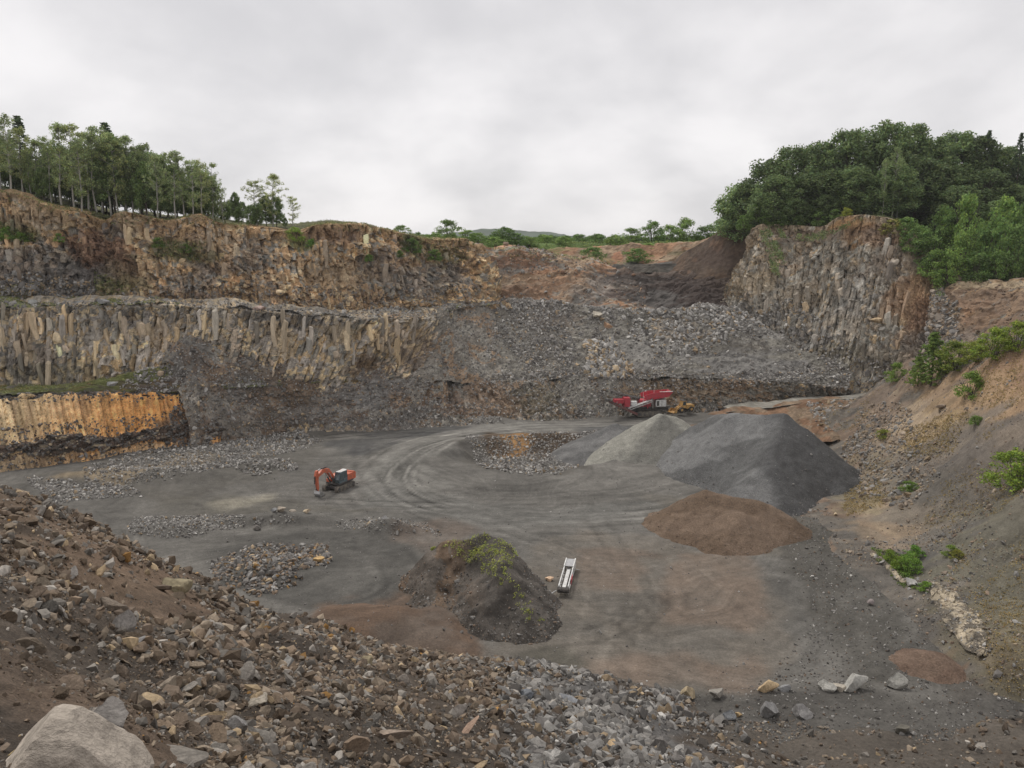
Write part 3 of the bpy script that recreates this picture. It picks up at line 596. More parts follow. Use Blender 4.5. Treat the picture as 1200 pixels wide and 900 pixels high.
# brown bank above the rubble slope and the banks behind it
LG1 = pl((450, 290, 172), (500, 286, 177), (560, 290, 184), (620, 296, 190), (690, 306, 194), (715, 319, 193), (850, 318, 193), (890, 318, 190))
loft('brown_bank', [np.array(p_) + np.array([0, 3.5, -1.0]) for p_ in [PW(440, 372, 158), *LE1[3:10], PW(890, 362, 174)]], LG1, 0.4, 0.35, SOIL, lambda s, h, v: (2.2 * fbm(s / 10, h / 12, 4, 430) + 0.7 * voro(s / 2.2, h / 2.2, 431)[2] + 0.8 * fbm(s / 2, h / 1.5, 4, 432), 0.5 + fbm(s / 8, h / 3, 4, 433)),
     rockcol([BROWN, RUST * 0.9, DGREY * 1.3, BROWN * 1.2, GREY * 0.8], [3, 2, 2, 3, 2], 434, var=0.5), below=2, back=12, backz=0.8, spl=[
     (540, 342, 11, 2.8, (0.175, 0.112, 0.075), 0.9), (630, 338, 9, 2.8, (0.20, 0.13, 0.085), 0.8), (590, 328, 10, 1.3, (0.28, 0.20, 0.13), 0.6), (675, 335, 5, 2.5, (0.22, 0.15, 0.10), 0.5), (490, 322, 8, 3, (0.13, 0.12, 0.11), 0.7),
     (560, 312, 14, 1.6, DGREY * 1.2, 0.7), (610, 305, 8, 2, (0.19, 0.11, 0.07), 0.8), (715, 340, 6, 3, LGREY * 0.7, 0.6), (690, 350, 4, 3, DGREY, 0.7), (745, 335, 6, 3, (0.15, 0.135, 0.11), 0.8), (815, 338, 16, 7, (0.06, 0.046, 0.04), 1.0), (780, 332, 14, 5, (0.075, 0.058, 0.05), 0.9), (835, 350, 12, 5, (0.06, 0.046, 0.04), 1.0), (740, 326, 10, 2.5, (0.09, 0.078, 0.07), 0.8),
     (770, 350, 6, 2.5, DGREY, 0.8), (760, 318, 18, 1.2, (0.11, 0.085, 0.07), 0.9), (850, 330, 6, 3, (0.075, 0.057, 0.047), 1.0), (520, 365, 10, 1.5, GREY * 0.8, 0.6)])
loft('black_spoil_ledge', pl((700, 318, 196), (760, 317, 196), (850, 315, 196), (880, 312, 197)), pl((700, 312, 197), (760, 310, 197), (850, 306, 198), (880, 304, 199)), 0.5, 0.3, SOIL, FLAT(0.25, 2, 440),
     rockcol([(0.055, 0.052, 0.05), (0.07, 0.065, 0.06)], [1, 1], 441), back=14, below=1, backz=0.2)
loft('dark_earth_hill', pl((775, 330, 193), (810, 328, 190), (850, 330, 187), (915, 335, 186)), pl((782, 314, 199), (805, 296, 200), (830, 278, 199), (848, 266, 197), (885, 262, 195), (925, 260, 194)), 0.5, 0.5, SOIL,
     lambda s, h, v: (0.9 * fbm(s / 6, h / 9, 4, 450) + 0.2 * fbm(s / 1.5, h / 1.5, 3, 451), 0.5 + fbm(s / 4, h / 8, 4, 452)),
     rockcol([(0.062, 0.044, 0.034), (0.052, 0.039, 0.032), (0.075, 0.05, 0.038)], [2, 2, 1], 453, var=0.3), back=22, spl=[(838, 300, 5, 3, (0.07, 0.05, 0.04), 0.7), (870, 275, 5, 2, (0.12, 0.075, 0.05), 0.7)])
loft('red_soil_bank', pl((640, 306, 205), (690, 308, 206), (740, 312, 206), (800, 310, 207), (850, 300, 209)), pl((640, 292, 211), (690, 289, 213), (740, 287, 213), (800, 286, 214), (850, 275, 216)), 0.5, 0.4, SOIL,
     FLAT(1.2, 6, 460), rockcol([RUST * 0.75, BROWN, (0.20, 0.11, 0.075)], [2, 2, 2], 461), back=6, spl=[(690, 306, 9, 0.9, DRY * 0.8, 0.7), (820, 298, 8, 1.2, (0.13, 0.12, 0.07), 0.7), (640, 296, 6, 1.5, GRASS, 0.7), (800, 303, 8, 0.6, LTAN * 0.7, 0.6)])
# right-hand cliff
LH0 = pl((836, 366, 178), (860, 385, 172), (890, 420, 166), (930, 445, 160), (985, 450, 155), (1030, 452, 150), (1065, 458, 144), (1100, 455, 138), (1150, 450, 130))
LH1 = pl((846, 350, 182), (864, 312, 182), (874, 296, 181), (880, 270, 180), (893, 262, 178), (935, 264, 175), (965, 266, 171), (985, 254, 169), (1012, 251, 167), (1045, 256, 164), (1062, 285, 161), (1080, 312, 157), (1100, 338, 153), (1125, 362, 147), (1160, 385, 138))
loft('right_cliff_face', LH0, LH1, 0.21, 0.23, CLIFF, cols(1.7, 3.6, 1.2, 0.65, 0.5, big=1.9, bigs=9, crack=0.6, seed=500, broken=0.15, rough=0.22, ledge=0.9, lean=0.05),
     rockcol([GREY * 1.0, (0.25, 0.22, 0.19), GREY * 1.25, TAN * 0.75, DGREY * 1.3, (0.28, 0.235, 0.195), BROWN * 1.1], [5, 4, 3, 1.0, 1.6, 3, 0.8], 501, stain=GREY * 0.85, stainw=0.35, top=(0.18, 0.14, 0.10), topw=0.8),
     back=8, below=3, sm=2, spl=[(1000, 270, 4, 3.4, (0.42, 0.26, 0.13), 0.85), (1030, 275, 4, 3, (0.22, 0.14, 0.09), 0.7), (900, 300, 4, 3, TAN * 0.85, 0.5), (885, 330, 5, 3, LTAN * 0.8, 0.55), (1075, 345, 4, 4, (0.40, 0.26, 0.14), 0.85),
     (1065, 370, 3.2, 5, (0.36, 0.25, 0.14), 0.7), (1090, 350, 7, 7, (0.32, 0.21, 0.13), 0.8), (1095, 400, 6, 6, (0.24, 0.17, 0.12), 0.7), (880, 370, 7, 3, GREY * 0.9, 0.7), (935, 400, 9, 3.5, GREY * 0.85, 0.6), (1040, 310, 5, 4, (0.20, 0.155, 0.12), 0.5), (1000, 350, 5, 6, GREY * 1.1, 0.4),
     (1090, 370, 5, 4, (0.25, 0.15, 0.095), 0.6), (940, 345, 4, 3, TAN * 0.8, 0.4), (1000, 420, 8, 2.5, (0.16, 0.14, 0.10), 0.6), (1080, 400, 4, 5, GREY, 0.5), (960, 275, 10, 1.6, BROWN * 1.2, 0.6), (1050, 420, 6, 4, (0.22, 0.19, 0.15), 0.5)])
loft('red_soil_terrace', pl((1080, 420, 141), (1110, 430, 134), (1160, 425, 126), (1215, 412, 120), (1350, 400, 114)), pl((1092, 345, 151), (1125, 333, 149), (1160, 331, 145), (1215, 332, 141), (1350, 330, 134)), 0.3, 0.3, SOIL,
     lambda s, h, v: (1.6 * fbm(s / 6, h / 9, 4, 520) + 0.5 * voro(s / 1.8, h / 1.6, 521)[2] + 0.5 * fbm(s / 1.5, h / 1.2, 4, 522), 0.5 + fbm(s / 5, h / 6, 4, 523)),
     rockcol([(0.12, 0.085, 0.055), BROWN * 0.7, (0.15, 0.105, 0.07), GREY * 0.45, (0.12, 0.085, 0.06)], [3, 2, 3, 1, 3], 524, var=0.5), back=8, spl=[(1130, 365, 4, 4, (0.27, 0.165, 0.10), 0.8), (1180, 355, 8, 2.5, (0.15, 0.105, 0.075), 0.7), (1110, 395, 4, 4, (0.20, 0.13, 0.085), 0.7), (1180, 385, 8, 3, (0.15, 0.10, 0.07), 0.6), (1160, 333, 14, 0.8, LTAN * 0.7, 0.8), (1120, 400, 5, 2.5, GREY * 0.7, 0.5), (1100, 380, 5, 9, (0.21, 0.16, 0.115), 0.8)])

# ------------------------------------------------------------------ right-hand slope beside the floor
rc = [G(975, 600), G(1050, 682), G(1130, 780), G(1200, 822), G(1000, 560), G(990, 520, 0.5), G(985, 490, 1.0), PW(1045, 645, 76), PW(1100, 680, 66.5), PW(1160, 740, 56.5), PW(1200, 785, 51),
      PW(1215, 400, 92), PW(1140, 436, 104), PW(1100, 447, 111), PW(1060, 457, 119), PW(1010, 468, 134), PW(1100, 545, 90), PW(1200, 500, 79), PW(1200, 600, 68), PW(1200, 700, 60.5), PW(1050, 520, 103),
      PW(1040, 590, 88.5), PW(1130, 620, 76), PW(1350, 560, 66), PW(1350, 400, 88), PW(1350, 700, 56), PW(1350, 820, 50), PW(1000, 490, 128)]
for x, y, z in [(33, 60, -0.6), (31, 72, -0.8), (33, 85, -0.8), (36, 100, -0.8), (38, 120, -0.5), (28, 50, -1), (80, 110, 21), (90, 90, 25), (75, 130, 14), (64, 140, 6.5), (100, 60, 26), (70, 40, 14), (100, 120, 24), (52, 46, 5), (50, 135, 2.5), (38, 48, -0.5)]:
    rc.append(np.array([x, y, z]))
rightT = TPS(rc, 0.5)
X, Y = np.meshgrid(np.concatenate([np.arange(27, 85, 0.25), np.linspace(86, 140, 30)]), np.concatenate([np.arange(42, 142, 0.27)]), indexing='ij')
def right_z(x, y):
    z = rightT(x, y) + 0.55
    up = sstep(0, 4, z)
    return z + (1.5 * fbm(x / 8, y / 8, 4, 33) + 1.3 * np.abs(fbm((x - 0.3 * y) / 3.2, y / 11, 3, 35))) * (0.25 + 0.75 * up) + 0.45 * fbm(x / 1.6, y / 1.6, 4, 34) * up
Zr = right_z(X, Y); f1, f2, q1, q2, _, _ = voro(X / 1.1, Y / 1.1, 36)
Zr = Zr + 0.25 * q1 * sstep(1, 4, Zr) * sstep(-0.1, 0.2, fbm(X / 6, Y / 6, 3, 37))
Zr = Zr - 1.6 * (1 - sstep(28.5, 34, X + 0.06 * (Y - 75))) - 1.2 * (1 - sstep(46, 52, Y))
Zr = np.where(Y > 136, Zr - (Y - 136) * 0.6, Zr)
V = np.stack([X, Y, Zr], -1)
n = fbm(X / 6, Y / 6, 4, 38)
C = pick([(0.105, 0.095, 0.083), (0.13, 0.115, 0.097), BROWN, (0.20, 0.16, 0.11), (0.145, 0.115, 0.085)], [4, 3, 1.5, 1.2, 2], np.clip(0.5 + 0.8 * n, 0, 0.99)) * (1 + 0.5 * fbm(X / 1.2, Y / 1.2, 4, 39)[..., None])
C = splat(V, C, [(1180, 440, 8, 4, (0.24, 0.155, 0.10), 0.9), (1120, 490, 10, 4, (0.23, 0.165, 0.10), 0.9), (1150, 460, 8, 3, (0.24, 0.165, 0.10), 0.8), (1080, 510, 8, 3.5, (0.27, 0.20, 0.11), 0.8), (1060, 490, 7, 4, (0.21, 0.165, 0.12), 0.8),
    (1040, 560, 6, 3, (0.19, 0.16, 0.115), 0.7), (1140, 560, 9, 4, (0.10, 0.09, 0.08), 0.8), (1180, 520, 8, 4, (0.115, 0.10, 0.085), 0.8), (1060, 620, 5, 3, (0.23, 0.175, 0.12), 0.6), (1150, 640, 8, 4, (0.09, 0.086, 0.078), 0.8),
    (1100, 600, 7, 3, (0.11, 0.10, 0.085), 0.7), (1010, 590, 2.5, 1.2, (0.19, 0.165, 0.10), 0.4), (1100, 450, 7, 2, (0.20, 0.14, 0.09), 0.7), (1190, 610, 6, 3, (0.12, 0.11, 0.08), 0.6), (1180, 680, 7, 2.5, (0.13, 0.12, 0.085), 0.6), (1030, 480, 8, 3, (0.16, 0.12, 0.09), 0.7), (1190, 780, 6, 2, (0.12, 0.105, 0.07), 0.7)])
o = link('right_slope', mesh_np('right_slope', V, grid_faces(*V.shape[:2]), SOIL, C)); tag(o, kind='structure'); SURF['right_slope'] = (V, C)
# haul ramp climbing behind the dark stockpile, with its red bank
loft('haul_ramp', pl((846, 485, 133.3), (880, 480.3, 133.8), (940, 473.2, 135.6), (975, 467.5, 138.5), (1040, 467.5, 134.5)), pl((850, 479, 147), (880, 476, 147), (940, 468, 148), (1000, 462, 150), (1060, 455, 146)), 0.5, 0.5, SOIL, FLAT(0.2, 5, 540), rockcol([GREY * 0.62, GREY * 0.55], [1, 1], 541, var=0.3), back=3)
loft('red_ramp_bank', pl((850, 520, 121), (900, 520, 121), (950, 520, 121), (1000, 515, 123), (1030, 505, 122)), pl((835, 488, 132), (880, 481, 134), (940, 474, 136), (975, 468, 138), (1040, 468, 134)), 0.4, 0.35, SOIL,
     FLAT(0.5, 4, 550), rockcol([RUST * 0.5, BROWN * 0.65, RUST * 0.42], [3, 2, 2], 551), back=3)

# ------------------------------------------------------------------ land round the quarry
lt = [*LC1, *[np.array(p) + np.array([-10, 30, 2.0]) for p in LC1], *[np.array(p) + np.array([-30, 90, 1.0]) for p in LC1[::3]]]
leftT = TPS(lt, 2.0)
hill_pts = pl((846, 300, 200), (880, 266, 184), (960, 266, 178), (1012, 252, 170), (1050, 258, 168), (1064, 288, 164), (1082, 314, 160), (1100, 335, 156), (1125, 335, 152), (1160, 330, 148), (1215, 330, 144), (1350, 328, 138),
     (960, 250, 200), (1050, 235, 200), (1150, 235, 200), (1250, 240, 195), (1100, 285, 175), (1180, 275, 170), (1300, 270, 168), (870, 262, 215), (960, 240, 240), (1100, 230, 240), (1300, 235, 240))
hillT = TPS(hill_pts, 1.0)
def sheet(name, xs, ys, zf, mat, col, nz=0.6):
    X, Y = np.meshgrid(xs, ys, indexing='ij')
    Z = zf(X, Y) + nz * fbm(X / 6, Y / 6, 4, 70)
    V = np.stack([X, Y, Z], -1)
    C = np.array(col) * (1 + 0.8 * fbm(X / 9, Y / 9, 4, 71)[..., None] + 0.5 * fbm(X / 2, Y / 2, 3, 72)[..., None])
    o = link(name, mesh_np(name, V, grid_faces(*V.shape[:2]), mat, C)); tag(o, kind='structure'); return V
# left plateau follows the rim line and runs back from it
def ribbon(name, line, depth, zf, col, n=240, m=60, off=3.0):
    Q, L = resample(line, n); Q = smooth_line(Q, 3)
    T = np.gradient(Q, axis=0); T[:, 2] = 0; T /= np.linalg.norm(T, axis=1, keepdims=True)
    nb = np.stack([-T[:, 1], T[:, 0], 0 * T[:, 0]], -1); nb = np.where((nb[:, 1] < 0)[:, None], -nb, nb)
    q = np.geomspace(off, depth, m)
    V = Q[:, None] + nb[:, None] * q[None, :, None]
    V[..., 2] = zf(V[..., 0], V[..., 1]) + 0.5 * fbm(V[..., 0] / 5, V[..., 1] / 5, 4, 73) - 0.3
    C = np.array(col) * (1 + 0.8 * fbm(V[..., 0] / 5, V[..., 1] / 5, 4, 74)[..., None])
    o = link(name, mesh_np(name, V, grid_faces(*V.shape[:2]), SOIL, C)); tag(o, kind='structure'); SURF[name] = (V, C)
ribbon('left_rim_ground', LC1, 60, leftT, (0.085, 0.085, 0.04))
xs, ys = np.arange(40, 160, 0.7), np.arange(128, 250, 0.8)
X, Y = np.meshgrid(xs, ys, indexing='ij')
V = np.stack([X, Y, hillT(X, Y) - 0.4 + 0.5 * fbm(X / 5, Y / 5, 4, 73)], -1)
C = np.array((0.075, 0.085, 0.035)) * (1 + 0.8 * fbm(X / 5, Y / 5, 4, 74)[..., None])
qx, qy = proj(V)
rimy = np.interp(qx, [846, 880, 893, 935, 965, 985, 1012, 1045, 1062, 1080, 1092, 1125, 1160, 1215, 1350], [192, 183, 181, 179, 175, 173, 170, 167, 165, 161, 155, 152, 148, 144, 137])
fc = grid_faces(*X.shape); kk = ((Y > rimy) & (X > 50) & (qx > 888)).ravel(); fc = fc[kk[fc].all(1)]; used, inv = np.unique(fc, return_inverse=True)
o = link('wooded_hill', mesh_np('wooded_hill', V.reshape(-1, 3)[used], inv.reshape(-1, 4), SOIL, C.reshape(-1, 3)[used])); tag(o, kind='structure'); V[~kk.reshape(X.shape)] = (0, -50, 0); SURF['wooded_hill'] = (V, C)
# open country beyond the far rim, out to the horizon
def outer(x, y):
    d = np.hypot(x * 0.6, y)
    z = 33.5 + (d - 200) * 0.002 + 1.2 * fbm(x / 60, y / 60, 3, 75) * sstep(210, 400, d)
    return z - 14 * (1 - sstep(205, 222, y + 0 * x))
q = np.concatenate([np.linspace(200, 300, 60), np.geomspace(305, 3000, 60)])
a = np.linspace(math.radians(-58), math.radians(58), 260)
Aa, Qq = np.meshgrid(a, q, indexing='ij')
X, Y = Qq * np.tan(Aa) * 0.9, Qq
V = np.stack([X, Y, outer(X, Y)], -1)
C = np.array([0.10, 0.145, 0.045]) * (1 + 0.5 * fbm(X / 25, Y / 25, 4, 76)[..., None])
o = link('open_country', mesh_np('open_country', V, grid_faces(*V.shape[:2]), SOIL, C)); tag(o, kind='structure')
# far wooded hills on the skyline
def hills(name, D, top, col, seed, x0, x1):
    n = 500; xs = np.linspace(x0, x1, n)
    u = np.linspace(0, 1, 24)
    ridge = np.interp((xs / D * F + 600), top[0], [EYE + (300 - t) / F * D * 1.03 for t in top[1]]) + D * 0.006 * fbm(xs / (D * 0.05), 0 * xs, 5, seed)
    Vv = np.stack([xs[:, None] + 0 * u[None], D + u[None] * D * 0.3 + 0 * xs[:, None], 32 + (ridge[:, None] - 32) * sstep(0, 1, u)[None]], -1)
    Vv[..., 2] += D * 0.003 * fbm(Vv[..., 0] / (D * .012), Vv[..., 1] / (D * .02), 3, seed + 2) * (u[None] > 0.1)
    Cc = np.array(col) * (1 + 0.5 * fbm(Vv[..., 0] / (D * .03), Vv[..., 1] / (D * .03), 4, seed + 3)[..., None])
    o = link(name, mesh_np(name, Vv, grid_faces(*Vv.shape[:2]), SOIL, Cc, smooth=True)); tag(o, kind='structure')
hills('far_hills', 1900, ([-600, 0, 430, 520, 590, 615, 680, 760, 1000, 1500], [275, 272, 277, 268, 262, 264, 270, 276, 278, 270]), (0.05, 0.075, 0.045), 600, -2200, 2600)
# ------------------------------------------------------------------ stones
def ico(sub):
    import bmesh
    bm = bmesh.new(); bmesh.ops.create_icosphere(bm, subdivisions=sub, radius=1)
    V = np.array([v.co[:] for v in bm.verts]); Fc = np.array([[v.index for v in f.verts] for f in bm.faces]); bm.free()
    return V, Fc
ICO = {k: ico(k) for k in (1, 2, 3, 4)}
def rock_shape(sub, rng, planes=9, rough=0.0):
    V, Fc = ICO[sub]; V = V.copy() * (1 + (rng.uniform(-0.22, 0.22, (len(V), 1)) if sub == 1 else 0))
    for _ in range(planes):
        n = rng.normal(size=3); n /= np.linalg.norm(n); k = rng.uniform(0.36, 0.8)
        k = k * (1 if sub > 1 else 0.82); d = V @ n; V = V - np.maximum(d - k, 0)[:, None] * n
    V *= np.array([1, rng.uniform(0.5, 1), rng.uniform(0.4, 0.85)])
    if rough:
        V += rough * np.stack([fbm(V[:, 0] * 2.5 + 9, V[:, 1] * 2.5 + V[:, 2] * 2, 4, 3), fbm(V[:, 1] * 2.5, V[:, 2] * 2.5 + V[:, 0] * 2, 4, 4), fbm(V[:, 2] * 2.5, V[:, 0] * 2.5 + V[:, 1] * 2, 4, 5)], -1)
        V -= 0.04 * np.abs(fbm(V[:, 0] * 1.7 + V[:, 2] * 3, V[:, 1] * 3, 3, 6))[:, None] * V
    return V / np.abs(V).max(), Fc
SMALL = [rock_shape(1, RNG, 7) for _ in range(14)]
def rot_mats(n, tilt=1.0):
    q = RNG.normal(size=(n, 4)); q[:, 1:3] *= tilt; q /= np.linalg.norm(q, axis=1, keepdims=True)
    w, x, y, z = q.T
    return np.stack([1 - 2 * (y * y + z * z), 2 * (x * y - z * w), 2 * (x * z + y * w), 2 * (x * y + z * w), 1 - 2 * (x * x + z * z), 2 * (y * z - x * w), 2 * (x * z - y * w), 2 * (y * z + x * w), 1 - 2 * (x * x + y * y)], -1).reshape(n, 3, 3)
def stone_mass(name, P, size, col, sink=0.25, parent=None):
    """many small broken stones in one mesh; each its own shape, turn, size and colour"""
    Vs, Fs, Cs = [], [], []; base = 0
    k = RNG.integers(0, len(SMALL), len(P))
    for i, (sv, sf) in enumerate(SMALL):
        m = np.where(k == i)[0]
        if not len(m): continue
        R = rot_mats(len(m), 0.8)
        sc = size[m][:, None, None] * 0.5 * RNG.uniform(0.75, 1.3, (len(m), 1, 3))
        v = np.einsum('nij,nkj->nki', R, sv[None] * sc) + P[m][:, None]
        v[..., 2] += (size[m] * (0.35 - sink))[:, None]
        f = sf[None] + (base + np.arange(len(m)) * len(sv))[:, None, None]
        Vs.append(v.reshape(-1, 3)); Fs.append(f.reshape(-1, 3)); Cs.append(np.repeat(col[m], len(sv), 0)); base += len(m) * len(sv)
    me = mesh_np(name, np.concatenate(Vs), np.concatenate(Fs), STONE, np.concatenate(Cs), n=3)
    o = link(name, me, parent); return tag(o, kind='stuff')
def sample(surf, n, poly=None, lod=0.0, dens=None, frac=None):
    V = SURF[surf][0] if isinstance(surf, str) else surf
    c = (V[:-1, :-1] + V[1:, 1:]) / 2
    a = np.linalg.norm(np.cross(V[1:, :-1] - V[:-1, :-1], V[:-1, 1:] - V[:-1, :-1]), axis=-1)
    px, py = proj(c)
    w = a * ((px > -60) & (px < 1260) & (py < 960) & (c[..., 1] > 1))
    if poly is not None:
        xx = px + 9 * fbm(px / 25, py / 18, 3, 91); yy = py + 6 * fbm(px / 25, py / 18, 3, 92)
        w = w * inpoly(xx, yy, poly)
    if lod: w = w / np.maximum(np.linalg.norm(c - [0, 0, EYE], axis=-1), 2) ** lod
    if dens is not None: w = w * np.clip(dens(c[..., 0], c[..., 1], c[..., 2]), 0, None)
    cw = np.cumsum(w.ravel()); k = np.minimum(np.searchsorted(cw, RNG.random(n) * cw[-1]), len(cw) - 1)
    i, j = np.unravel_index(k, w.shape); u, v = RNG.random((2, n, 1))
    return V[i, j] * (1 - u) * (1 - v) + V[i + 1, j] * u * (1 - v) + V[i, j + 1] * (1 - u) * v + V[i + 1, j + 1] * u * v
def cols_of(n, pal, w, var=0.3):
    C = pick(pal, w, RNG.random(n)) * np.ones((n, 3))
    return np.clip(C * (1 + var * (RNG.random((n, 1)) * 2 - 1)), 0.01, 0.9)
def sizes(n, lo, hi, p=2.2):
    return lo * (1 - RNG.random(n) * (1 - (lo / hi) ** p)) ** (-1 / p)
PG = [GREY * 1.1, DGREY * 1.6, LGREY * 1.1, np.array((0.27, 0.255, 0.235)), TAN * 0.8]
PB = [np.array((0.20, 0.158, 0.12)), np.array((0.26, 0.22, 0.175)), np.array((0.155, 0.125, 0.10)), GREY * 1.0, LTAN * 0.8, OCHRE * 0.75, GREY * 1.5]
SP = np.array([(x, y) for x, y in [(0, 0)]])
def rub(name, surf, n, poly, lo, hi, pal, w, p=2.2, lod=0.0, dens=None, var=0.35, sink=0.25):
    P = sample(surf, n, poly, lod, dens)
    return stone_mass(name, P, sizes(n, lo, hi, p), cols_of(n, pal, w, var), sink)
# near slope: size grows with distance so that no stone is finer than about two pixels
clump = lambda x, y, z: 0.3 + 1.5 * sstep(-0.15, 0.25, fbm(x / 5, y / 5, 4, 610)) + 0.8 * sstep(0, 0.3, fbm(x / 1.3, y / 1.3, 3, 611))
bare = [(0, 560), (60, 588), (240, 700), (300, 760), (200, 745), (60, 650), (0, 625)]
bare2 = [(0, 745), (120, 740), (220, 800), (230, 900), (120, 900), (0, 850)]
def neardens(x, y, z):
    px, py = proj(np.stack([x, y, z], -1))
    d = clump(x, y, z)
    d = d * (1 - 0.75 * sstep(780, 900, px)) * (0.35 + 1.1 * sstep(-0.2, 0.15, fbm(px / 70, py / 45, 3, 615)))
    d = np.where(inpoly(px, py, bare), d * 0.35, d); d = np.where(inpoly(px, py, bare2), d * 0.25, d)
    return np.where(z < floor_h(x, y) + 0.05, 0, d)
n = 66000
Pn = sample('near_slope', n, None, 1.7, neardens)
dist = np.linalg.norm(Pn - [0, 0, EYE], axis=1)
sz = sizes(n, 1, 16, 1.68) * np.maximum(0.0023 * dist, 0.012)
sz = np.minimum(sz, 0.42 + 0.004 * dist)
px, py = proj(Pn)
greyish = sstep(560, 640, px + 25 * fbm(px / 60, py / 60, 3, 5)) * sstep(1000, 780, px)
sz = sz * (1 + 0.35 * greyish)
cn = cols_of(n, PB, [4, 3, 4, 4, 0.6, 0.12, 1.3], 0.5); cg = cols_of(n, PG, [4, 3, 1.2, 3, 0.6]) * 0.85; cn = cn * [0.87, 0.83, 0.78]
cn = np.where((RNG.random(n) < greyish * 0.85)[:, None], cg, cn)
app = sz / dist * F
order = np.argsort(-app)
BIGN = 250
bigs, rest = order[:BIGN], order[BIGN:]
stone_mass('loose_rubble', Pn[rest], sz[rest], cn[rest], 0.22)
SHAPES = []
for i in range(22):
    v, f = rock_shape(3, RNG, 13, 0.10)
    SHAPES.append(mesh_np('rock', v * 0.5, f, BOULD, None, n=3))
ROCKS = []
def rock(P, size, col, label, group=None, name='rock', sink=0.28, rot=None, stretch=(1, 1, 1), k=None, cat='rock'):
    o = link(name, SHAPES[k if k is not None else int(RNG.integers(0, len(SHAPES)))])
    o.location = (P[0], P[1], P[2] + size * (0.30 - sink))
    o.rotation_euler = rot if rot else (RNG.uniform(-0.5, 0.5), RNG.uniform(-0.5, 0.5), RNG.uniform(0, 6.28))
    o.scale = (size * stretch[0] * 1.1, size * stretch[1] * 1.1, size * stretch[2] * 1.1)
    o.color = (*[float(min(0.8, c)) for c in col], 1)
    tag(o, label, cat, group); ROCKS.append(o); return o
def surf_at(surf, px, py):
    V = SURF[surf][0]; qx, qy = proj(V); ok = (V[..., 1] > 1)
    d = (qx - px) ** 2 + (qy - py) ** 2 + (~ok) * 1e9
    k = np.argsort(d.ravel())[:12]; C = V.reshape(-1, 3)[k]
    return C[np.argmin(C[:, 1])]
v, f = rock_shape(4, np.random.default_rng(11), 0, 0.0)
rg = np.random.default_rng(4)
for nv_, k_ in (((-.75, 0, .65), .52), ((.65, .1, .75), .5), ((.1, -1, .35), .55), ((-.4, -.7, .3), .62), ((.5, -.6, .45), .6), ((.2, .8, .6), .5), ((0, 0, 1), .66), ((-.95, .1, .1), .8), ((.95, 0, .15), .85), ((.3, -.2, .95), .6)):
    nv_ = np.array(nv_) / np.linalg.norm(nv_); v = v - np.maximum(v @ nv_ - k_, 0)[:, None] * nv_
v = v / np.abs(v).max(0) * [1, 0.9, 0.8]
v = v + 0.05 * np.stack([fbm(v[:, 0] * 3 + 9, v[:, 1] * 3 + v[:, 2] * 2, 5, 3), fbm(v[:, 1] * 3, v[:, 2] * 3 + v[:, 0] * 2, 5, 4), fbm(v[:, 2] * 3, v[:, 0] * 3 + v[:, 1] * 2, 5, 5)], -1)
CORNER = mesh_np('boulder', v * 0.55, f, BOULD, None, n=3)
